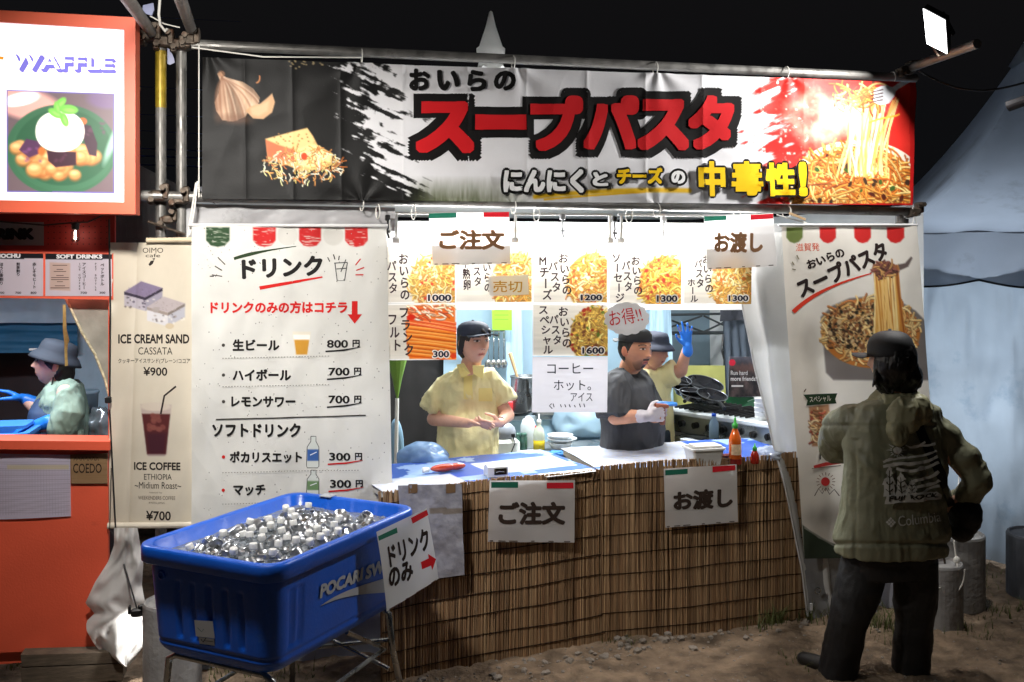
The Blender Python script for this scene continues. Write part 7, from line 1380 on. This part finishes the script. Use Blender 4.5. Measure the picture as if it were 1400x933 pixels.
def trousers(t, hip, yaw, ground=0.0, w=.085, s=1.0):
    b = Blob(); ca, sa = math.cos(yaw), math.sin(yaw); rt = np.array([ca, sa, 0]); b.torso([(np.asarray(hip) + EZ * .08, .15, .112, yaw), (np.asarray(hip), .168, .122, yaw), (np.asarray(hip) - EZ * .1, .165, .12, yaw)])
    for sx in (-1, 1): h = np.asarray(hip) + rt * w * sx; b.chain([h - EZ * .06, h * [1, 1, 0] + rt * .01 * sx + EZ * (ground + h[2] * .5), h * [1, 1, 0] + rt * .015 * sx + EZ * (ground + .06)], [.098 * s, .075 * s, .066 * s])
    return cloth(b, "trousers", M_jean, t, .010, 3, .006, (8, 8, 6), 5)
trousers(wom, q(640, 655, .06), yaw)

# -- man in the dark shirt -------------------------------------------------------------------
D = 5.75; gnd = q(866, 640); man = thing("person", (gnd[0], gnd[1] + .1, 0), "man in a dark grey T-shirt and backward cap, in profile under the cloud card", "person"); yaw = .95
hc, A, hs = q(869, 479, -.03), headax(.72, .0, .03), 1.06
b = Blob(); head_shape(b, hc, A, hs); b.chain([q(862, 500, .02), q(858, 520, .05)], [.062, .068])
b.torso([(q(858, 512, .05), .075, .06, yaw), (q(858, 520, .05), .14, .085, yaw), (q(860, 540, .05), .185, .115, yaw), (q(862, 570, .05), .18, .12, yaw), (q(864, 605, .05), .165, .125, yaw), (q(866, 650, .05), .17, .13, yaw)])
legs(b, q(866, 660, .05), yaw)
eN, wN = q(842, 570, -.16), q(885, 569, -.28); eF, wF = q(880, 572, .16), q(898, 560, -.06)
b.chain([q(846, 528, -.08), eN], [.062, .048]); b.chain([eN, wN], [.048, .030]); b.chain([q(874, 528, .16), eF], [.06, .045]); b.chain([eF, wF], [.045, .03])
hand(b, wN, q(903, 566, -.25) - wN, (.1, .9, .2), (-.1, .1, 1), 1.0, (.55, .55, .55, .55), thumb=.5, fist=.2); hand(b, wF, q(906, 572, -.18) - wF, (0, -.9, .3), (.0, -.2, 1), 1.0, (.6, .6, .6, .6), thumb=.6, fist=.2)
body(b, man, hc, A, hs, (198, 142, 112), stubble=.75, blush=.15)
h = Blob(); h.ell(hc + hs * (A[2] * .016 + A[1] * .014), np.array([.0785, .094, .100]) * hs, A, 24, 16); cloth(h, "hair", mat("short black hair", (26, 23, 22), .6, vary=.3, vscale=80), man, .005, 2, .002, (50, 50, 50), 4)
cap_hat(man, hc, A, hs, mat("black cap cloth", (20, 20, 22), .7, vary=.15), math.pi, .062, .05)
M_char = mat("charcoal cotton", (56, 57, 60), .85, vary=.1, vscale=8, bump=.004, bscale=26)
b = Blob(); b.torso([(q(859, 507, .05), .07, .066, yaw), (q(858, 514, .05), .13, .09, yaw), (q(858, 526, .05), .20, .13, yaw), (q(862, 550, .05), .222, .146, yaw), (q(864, 590, .05), .218, .152, yaw), (q(865, 634, .05), .215, .155, yaw)])
b.sleeve([q(852, 516, -.04), q(844, 528, -.10), q(839, 548, -.14), q(840, 570, -.17)], [.07, .085, .094, .098]); b.sleeve([q(868, 518, .1), q(876, 535, .16), q(882, 564, .17)], [.07, .085, .088])
cloth(b, "t_shirt", M_char, man, .007, 2, .024, (7, 7, 3), 21)
b = Blob(); hand(b, wN, q(903, 566, -.25) - wN, (.1, .9, .2), (-.1, .1, 1), 1.13, (.55, .55, .55, .55), thumb=.5, fist=.2); b.cap(wN - (wN - eN) / np.linalg.norm(wN - eN) * .045, wN, .037, .031)
cloth(b, "glove", mat("clear white glove", (214, 206, 210), .35, vary=.1, transl=.2), man, .0048, 1, .002, (30, 30, 30), 5)
trousers(man, q(866, 662, .05), yaw)
mb = MB(); cc = q(903, 556, -.24); mb.tube([cc - EX * .03, cc + EX * .045 + EZ * .0], [.02, .012], 8); mb.tube([q(906, 560, -.24), q(906, 580, -.22)], .016, 10); o_ = mb.build("tongs", mat("brown wrapped pack", (150, 84, 60), .5, vary=.3, vscale=30), label="small brown pack held in the man's gloved hands", cat="pack"); o_.name = "wrapped_pack"
blobmesh("blue_wrap", q(908, 555, -.2), (.07, .035, .015), mat("blue film", (70, 150, 226), .3, transl=.3), "bright blue film draped over the pack in the man's hands", "film", 11, .4)

# -- worker in the bucket hat, waving ---------------------------------------------------------
D = 6.35; gnd = q(896, 640); wav_ = thing("person", (gnd[0], gnd[1] + .1, 0), "person in yellow shirt and dark bucket hat raising a blue gloved hand", "person"); yaw = .8
hc, A, hs = q(894, 480, .0), headax(.85, .05), 1.0
b = Blob(); head_shape(b, hc, A, hs, .5); b.chain([q(888, 502, .03), q(886, 514, .05)], [.053, .06])
b.torso([(q(886, 508, .05), .07, .055, yaw), (q(886, 515, .05), .14, .08, yaw), (q(886, 535, .05), .17, .10, yaw), (q(888, 565, .05), .155, .105, yaw), (q(890, 600, .05), .15, .105, yaw), (q(890, 630, .05), .16, .11, yaw)])
legs(b, q(890, 632, .05), yaw); eU, wU = q(931, 507, -.02), q(940, 474, -.06)
b.chain([q(903, 517, .05), q(915, 512, .02), eU], [.056, .05, .042]); b.chain([eU, wU], [.041, .027]); b.chain([q(872, 520, .0), q(870, 556, -.05), q(890, 585, -.1)], [.054, .042, .028])
hand(b, wU, q(936, 440, -.07) - wU, (.2, -.95, .1), (-1, .1, .1), .80, (.10, .05, .08, .12), .5, thumb=.0)
body(b, wav_, hc, A, hs, (190, 140, 116))
h = hairblob(hc, A, hs); h.ell(hc + hs * (A[1] * .04 - A[2] * .03), np.array([.075, .06, .07]) * hs, A); cloth(h, "hair", M_hair, wav_, .006, 2, .003, (40, 40, 10), 3); bucket_hat(wav_, hc, A, hs, mat("slate hat cloth", (44, 48, 62), .8, vary=.15), .052)
b = Blob(); b.torso([(q(886, 503, .05), .062, .058, yaw), (q(886, 510, .05), .12, .08, yaw), (q(886, 520, .05), .18, .105, yaw), (q(888, 560, .05), .18, .125, yaw), (q(890, 610, .05), .178, .125, yaw)]); b.sleeve([q(896, 516, .05), q(910, 514, .03), q(924, 509, .0)], [.060, .070, .074]); b.sleeve([q(878, 514, .02), q(872, 524, .0), q(869, 552, -.04)], [.06, .07, .075])
cloth(b, "polo_shirt", M_yel, wav_, .007, 2, .02, (8, 8, 4), 31)
b = Blob(); hand(b, wU, q(936, 440, -.07) - wU, (.2, -.95, .1), (-1, .1, .1), .88, (.10, .05, .08, .12), .5, thumb=.0); b.cap(wU - EZ * .035, wU, .034, .03)
M_bglove = mat("blue nitrile glove", (34, 120, 220), .4, vary=.12, vscale=20); cloth(b, "glove", M_bglove, wav_, .005, 1, .0015, (30, 30, 30), 6)
b = Blob(); b.torso([(q(892, 590, -.08), .13, .08, yaw), (q(893, 640, -.08), .15, .1, yaw)]); cloth(b, "apron", mat("slate apron", (40, 52, 64), .8), wav_, .01, 2, .006, (8, 8, 4), 2); trousers(wav_, q(890, 634, .05), yaw)

# -- kiosk worker, in profile ---------------------------------------------------------------------
D = 5.15; gnd = q(78, 640); kw = thing("person", (gnd[0], gnd[1], 0), "kiosk worker in a grey bucket hat and pale green shirt wearing blue gloves", "person"); yaw = -1.35
hc, A, hs = q(74, 498, .0), headax(-1.22, -.18), .98
b = Blob(); head_shape(b, hc, A, hs, .8); b.chain([q(79, 515, .0), q(84, 532, .0)], [.05, .058])
b.torso([(q(84, 522, 0), .06, .055, yaw), (q(86, 530, 0), .12, .08, yaw), (q(86, 550, 0), .15, .10, yaw), (q(85, 580, 0), .14, .105, yaw), (q(84, 620, 0), .16, .12, yaw)]); legs(b, q(84, 630, 0), yaw)
eU, wU = q(52, 560, .12), q(34, 546, .12); eD, wD = q(86, 582, -.16), q(48, 583, -.2)
b.chain([q(82, 538, .14), eU], [.052, .04]); b.chain([eU, wU], [.04, .026]); b.chain([q(92, 538, -.13), eD], [.052, .04]); b.chain([eD, wD], [.04, .026])
hU = (wU, q(6, 535, .1) - wU, (.2, -.3, -.9), (.2, -.9, .3)); hD = (wD, q(22, 592, -.2) - wD, (0, .3, -.9), (-.4, .8, .3)); hand(b, *hU, .95, (.25, .25, .25, .3)); hand(b, *hD, .95, (.35, .35, .35, .4)); body(b, kw, hc, A, hs, (214, 172, 158), eyes=.8)
h = hairblob(hc, A, hs); h.ell(hc + hs * (A[1] * .05 - A[2] * .045), np.array([.07, .06, .08]) * hs, A); cloth(h, "hair", M_hair, kw, .006, 2, .003, (40, 40, 10), 3); A2 = headax(-1.22, -.30); bucket_hat(kw, hc, A2, hs, mat("grey felt hat", (50, 58, 70), .85, vary=.12), .056)
M_sage = mat("sage cotton", (122, 144, 132), .8, vary=.1, bump=.004, bscale=26)
b = Blob(); b.torso([(q(84, 519, 0), .058, .058, yaw), (q(86, 527, 0), .12, .085, yaw), (q(86, 540, 0), .155, .10, yaw), (q(87, 575, 0), .16, .118, yaw), (q(86, 618, 0), .16, .12, yaw)]); b.sleeve([q(84, 530, .09), q(76, 543, .14), q(52, 562, .13)], [.05, .06, .052]); b.sleeve([q(90, 530, -.07), q(94, 542, -.13), q(95, 565, -.165), q(84, 583, -.175), q(72, 583, -.18)], [.05, .062, .068, .062, .052])
cloth(b, "shirt", M_sage, kw, .006, 2, .022, (9, 9, 5), 41)
b = Blob(); b.torso([(q(66, 545, -.03), .07, .05, yaw), (q(66, 560, -.03), .14, .085, yaw), (q(74, 590, -.03), .175, .13, yaw), (q(76, 625, -.03), .178, .14, yaw)]); cloth(b, "apron", mat("navy apron", (30, 54, 88), .75, vary=.1), kw, .008, 3, .005, (8, 8, 4), 42)
mb = MB(); mb.tube([hc + A[0] * -.07 * hs - A[2] * .0, q(72, 522, -.08), q(68, 536, -.09), q(66, 548, -.09)], .004, 5); mb.build("neck_cord", M_black, kw)
for hh in (hU, hD):
    b = Blob(); hand(b, *hh, 1.06, (.25, .25, .25, .3) if hh is hU else (.35, .35, .35, .4)); b.cap(hh[0] - np.asarray(hh[1]) / np.linalg.norm(hh[1]) * .07, hh[0], .036, .03); cloth(b, "glove", M_bglove, kw, .005, 1, .0015, (30, 30, 30), 6)

# -- customer seen from behind --------------------------------------------------------------------
D = 4.62; gnd = q(1200, 926); cu = thing("person", (gnd[0], gnd[1], 0), "customer in an olive printed jacket and black cap seen from behind", "person"); yaw = .18
hc, A, hs = q(1217, 492, -.02), headax(math.pi + .78, .04), 1.04
SP = lambda x, y, d_=0.0: q(x, y, d_)
b = Blob(); head_shape(b, hc, A, hs, .5); b.chain([q(1222, 522, 0), q(1226, 548, 0)], [.06, .068])
b.torso([(q(1226, 545, 0), .08, .06, yaw), (q(1226, 558, 0), .11, .07, yaw), (q(1224, 592, 0), .165, .095, yaw), (q(1222, 640, 0), .19, .12, yaw), (q(1222, 690, 0), .18, .12, yaw), (q(1222, 750, 0), .19, .125, yaw)])
kl, al, kr, ar = q(1172, 838, -.05), q(1148, 925, .0), q(1246, 842, .0), q(1240, 950, .12)
kl, al, kr, ar = q(1163, 842, -.02), q(1143, 920, .0), q(1249, 846, .03), q(1243, 940, .10)
b.chain([q(1186, 758, 0), kl, al], [.075, .05, .042]); b.chain([q(1252, 758, 0), kr, ar], [.075, .05, .042])
eLh, wLh = q(1142, 598, .30), q(1150, 592, .52); eRh, wRh = q(1336, 664, -.02), q(1300, 690, .06)
b.chain([q(1176, 590, .03), eLh], [.042, .036]); b.chain([eLh, wLh], [.036, .026]); b.chain([q(1276, 594, 0), eRh], [.040, .036]); b.chain([eRh, wRh], [.036, .026])
hand(b, wLh, (.2, .6, .3), (.7, -.2, .3), (.2, .2, .9), 1.0, (.5, .5, .5, .5)); hand(b, wRh, (-.9, .2, -.3), (-.2, 1, 0), (0, .2, .9), 1.0, (.5, .5, .5, .5)); body(b, cu, hc, A, hs, (200, 156, 132))
h = Blob(); h.ell(hc + hs * (A[2] * .012 + A[1] * .018), np.array([.084, .1, .102]) * hs, A, 24, 16); h.ell(q(1236, 516, -.02), (.085, .075, .075)); h.ell(q(1212, 515, -.03), (.055, .05, .085)); h.ell(hc + hs * (A[0] * -.03 + A[1] * .02 - A[2] * .02), np.array([.062, .085, .09]) * hs, A); h.ell(hc + hs * (A[0] * .03 + A[1] * .02 - A[2] * .02), np.array([.062, .085, .09]) * hs, A); rs = np.random.RandomState(9)
for k in range(46): x = 1198 + 58 * rs.rand(); y0 = 498 + 8 * rs.rand(); h.chain([q(x, y0, -.10 + .05 * rs.rand() + .00004 * (x - 1230) ** 2), q(x + 4 * rs.randn(), y0 + 18, -.10 + .05 * rs.rand()), q(x + 4 * rs.randn(), 528 + 10 * rs.rand(), -.085 + .05 * rs.rand())], [.012, .010, .003])
cloth(h, "hair", mat("black wavy hair", (16, 14, 14), .4, vary=.4, vscale=50, bump=.003, bscale=120, stretch=(1, 1, .3)), cu, .005, 1, .005, (36, 36, 12), 3)
M_bcap = mat("black sports cap", (26, 27, 31), .7, vary=.2, vscale=30, bump=.0008, bscale=260); cap_hat(cu, hc, A, hs * 1.05, M_bcap, 0, .030, .07, 1.5)
mb = MB(); mb.box(hc - np.array([-.02, .105, -.01]), (.05, .012, .03), None, .004); mb.build("cap_strap", M_black, cu)
M_olive = mat("olive rain shell", (126, 127, 104), .5, spec=.5, vary=.12, vscale=7, bump=.004, bscale=22, rvary=.1)
b = Blob(); b.torso([(q(1226, 540, 0), .085, .075, yaw), (q(1226, 548, 0), .13, .095, yaw), (q(1226, 558, 0), .20, .12, yaw), (q(1224, 585, 0), .235, .135, yaw), (q(1224, 640, -.01), .238, .145, yaw), (q(1222, 690, -.01), .248, .15, yaw), (q(1219, 735, -.01), .268, .16, yaw), (q(1218, 754, -.01), .258, .155, yaw)])
b.sleeve([q(1190, 572, .0), q(1166, 578, .03), q(1148, 588, .14), q(1143, 612, .26), q(1150, 604, .46)], [.07, .086, .090, .082, .06]); b.sleeve([q(1258, 576, 0), q(1286, 588, -.0), q(1315, 620, -.02), q(1336, 656, -.02)], [.052, .060, .062, .061]); b.sleeve([q(1328, 636, -.02), q(1336, 660, -.01), q(1320, 684, .05), q(1300, 692, .10)], [.061, .062, .060, .054])
def jf(V):
    x = (V[:, 0] - CAM[0]) / V[:, 1] * FPX + HX; y = HY - (V[:, 2] - CAMZ) / V[:, 1] * FPX; d = .010 * np.exp(-((y - 620 - .55 * (x - 1190)) / 9) ** 2) * np.exp(-((x - 1175) / 35) ** 2) + .012 * np.exp(-((y - 640 - .9 * (x - 1190)) / 8) ** 2) * np.exp(-((x - 1185) / 30) ** 2) - .006 * np.exp(-((y - 582) / 2.5) ** 2) * (x < 1280) - .010 * np.exp(-((x - 1169) / 4) ** 2) * (y > 600) + .008 * np.sin((y + x * .4) / 7) * np.exp(-((x - 1320) / 30) ** 2) - .012 * np.exp(-((y - 744) / 3) ** 2)
    return d
jo, JV, JF = cloth(b, "jacket", M_olive, cu, .006, 2, .009, (11, 11, 6), 51, jf)
b = Blob(); b.torso([(q(1226, 536, 0), .08, .075, 0), (q(1228, 545, -.0), .125, .10, 0), (q(1230, 556, -.02), .14, .12, 0)]); b.ell(q(1236, 568, -.14), (.075, .05, .085)); b.ell(q(1228, 590, -.16), (.045, .03, .06)); b.ell(q(1255, 560, -.12), (.06, .05, .07))
cloth(b, "hood", mat("olive hood lining", (146, 144, 114), .5, spec=.5, vary=.1), cu, .005, 2, .016, (13, 13, 9), 57)
jb = BVHTree.FromPolygons([tuple(v) for v in JV], JF); jc = caster(jb)
# cross strap and bag
pts = np.stack([np.interp(np.linspace(0, 1, 30), [0, .35, .7, 1], [1244, 1262, 1286, 1306]), np.interp(np.linspace(0, 1, 30), [0, .35, .7, 1], [556, 600, 650, 704])], 1); l0 = jc(pts[:, 0] - 6, pts[:, 1] + 2, .007); l1 = jc(pts[:, 0] + 6, pts[:, 1] - 2, .007); bag = thing("shoulder_bag", q(1318, 730, .05), "black shoulder bag slung across the customer's back on a wide strap", "bag"); mb = MB(); mb.rings([l0, l1], False, False); mb.rings([l0 - np.array([0, -.004, 0]), l1 - np.array([0, -.004, 0])], False, False); mb.build("strap", M_black, bag, smooth=True)
b = Blob(); b.ell(q(1318, 702, .06), (.075, .10, .10)); b.ell(q(1312, 722, .06), (.06, .09, .06)); cloth(b, "pouch", mat("black bag nylon", (20, 20, 23), .6, vary=.2, bump=.001, bscale=120), bag, .007, 2, .006, (12, 12, 12), 3)
# prints on the jacket back
GR = (206, 206, 200); sf = Surf(jc, 3); sf.lift = .004; sf.gap = .0004
sf.text("Columbia", None, GR, .0, quad=[(1227, 706), (1284, 699), (1286, 713), (1228, 720)])
for i_ in range(3):
    for j_ in range(3): cx, cy = 1217.5 + (i_ - j_) * 2.3, 714 + (i_ + j_ - 2) * 2.4; sf.shape([(cx, cy - 2), (cx + 2, cy), (cx, cy + 2), (cx - 2, cy)], GR)
for k in range(16): a = k * math.pi / 8; r0, r1 = 6.5, (15 if k % 2 == 0 else 10); sf.shape([(1225 + r0 * math.cos(a - .13), 616 + r0 * math.sin(a - .13)), (1225 + r1 * math.cos(a), 616 + r1 * math.sin(a) * .85), (1225 + r0 * math.cos(a + .13), 616 + r0 * math.sin(a + .13))], GR)
sf.disc(1225, 616, 5, GR)
for p, w in [(curve2((1206, 631), (1225, 622), (1245, 631), (1278, 616)), 3), (curve2((1206, 637), (1230, 630), (1250, 640), (1279, 624)), 4), (curve2((1236, 609), (1248, 616), (1254, 608), (1262, 604)), 3), (curve2((1246, 611), (1256, 606), (1266, 612), (1276, 606)), 3), (curve2((1225, 640), (1245, 648), (1262, 640), (1280, 632)), 4), (curve2((1240, 660), (1256, 652), (1268, 656), (1280, 644)), 4), (curve2((1246, 668), (1262, 660), (1272, 664), (1281, 656)), 4), (curve2((1250, 644), (1255, 634), (1262, 642)), 2.5), (curve2((1254, 678), (1262, 668), (1270, 664), (1281, 664)), 3)]: sf.line(p, w, GR)
for cx, y0, h_ in ((1214, 634, 44), (1230, 644, 34), (1243, 654, 26)):
    sf.shape([(cx, y0), (cx + 5, y0 + h_ * .3), (cx + 3, y0 + h_ * .32), (cx + 8, y0 + h_ * .62), (cx + 5, y0 + h_ * .64), (cx + 9, y0 + h_), (cx - 8, y0 + h_), (cx - 6, y0 + h_ * .64), (cx - 8, y0 + h_ * .62), (cx - 4, y0 + h_ * .32), (cx - 6, y0 + h_ * .3)], GR)
    sf.line([(cx, y0 + 8), (cx + .5, y0 + h_ - 2)], 1.2, (70, 68, 54)); [sf.line([(cx - 4, y0 + h_ * f_ - 4), (cx, y0 + h_ * f_), (cx + 4, y0 + h_ * f_ - 4)], 1.1, (70, 68, 54)) for f_ in (.45, .65, .85)]
sf.shape([(1210, 676), (1276, 671), (1282, 674), (1280, 683), (1209, 688)], GR); sf.lift += .0025; sf.text("FUJI ROCK", None, (60, 58, 46), .04, quad=[(1213, 677), (1277, 673), (1277, 681), (1212, 686)]); sf.finish(jo, "printed_emblem")
# trousers and boots
b = Blob(); b.torso([(q(1220, 735, 0), .21, .135, yaw), (q(1220, 760, 0), .205, .135, yaw), (q(1218, 785, 0), .195, .13, yaw)]); b.sleeve([q(1184, 765, 0), q(1175, 800, -.01), q(1161, 848, -.03), q(1141, 932, .0)], [.102, .104, .086, .088]); b.sleeve([q(1252, 765, 0), q(1252, 800, .01), q(1249, 850, .03), q(1243, 955, .10)], [.100, .100, .083, .086]); cloth(b, "trousers", mat("black rain trousers", (20, 20, 22), .6, spec=.5, vary=.15, bump=.001, bscale=150), cu, .008, 3, .009, (8, 8, 6), 61)
for a_, dx in ((q(1139, 940, .0), -.10), (q(1242, 950, .1), .08)):
    b = Blob(); a_ = np.array(a_); a_[2] = .035; b.cap(a_, a_ + np.array([dx, .12, -.010]), .042, .034); b.cap(a_, a_ + np.array([-dx * .3, -.05, -.010]), .040, .034); b.cap(a_ + EZ * .02, a_ + EZ * .1, .046, .044); cloth(b, "boot", mat("dark boot leather", (30, 26, 24), .55, vary=.2), cu, .007, 2, .001, (8, 8, 8), 1)
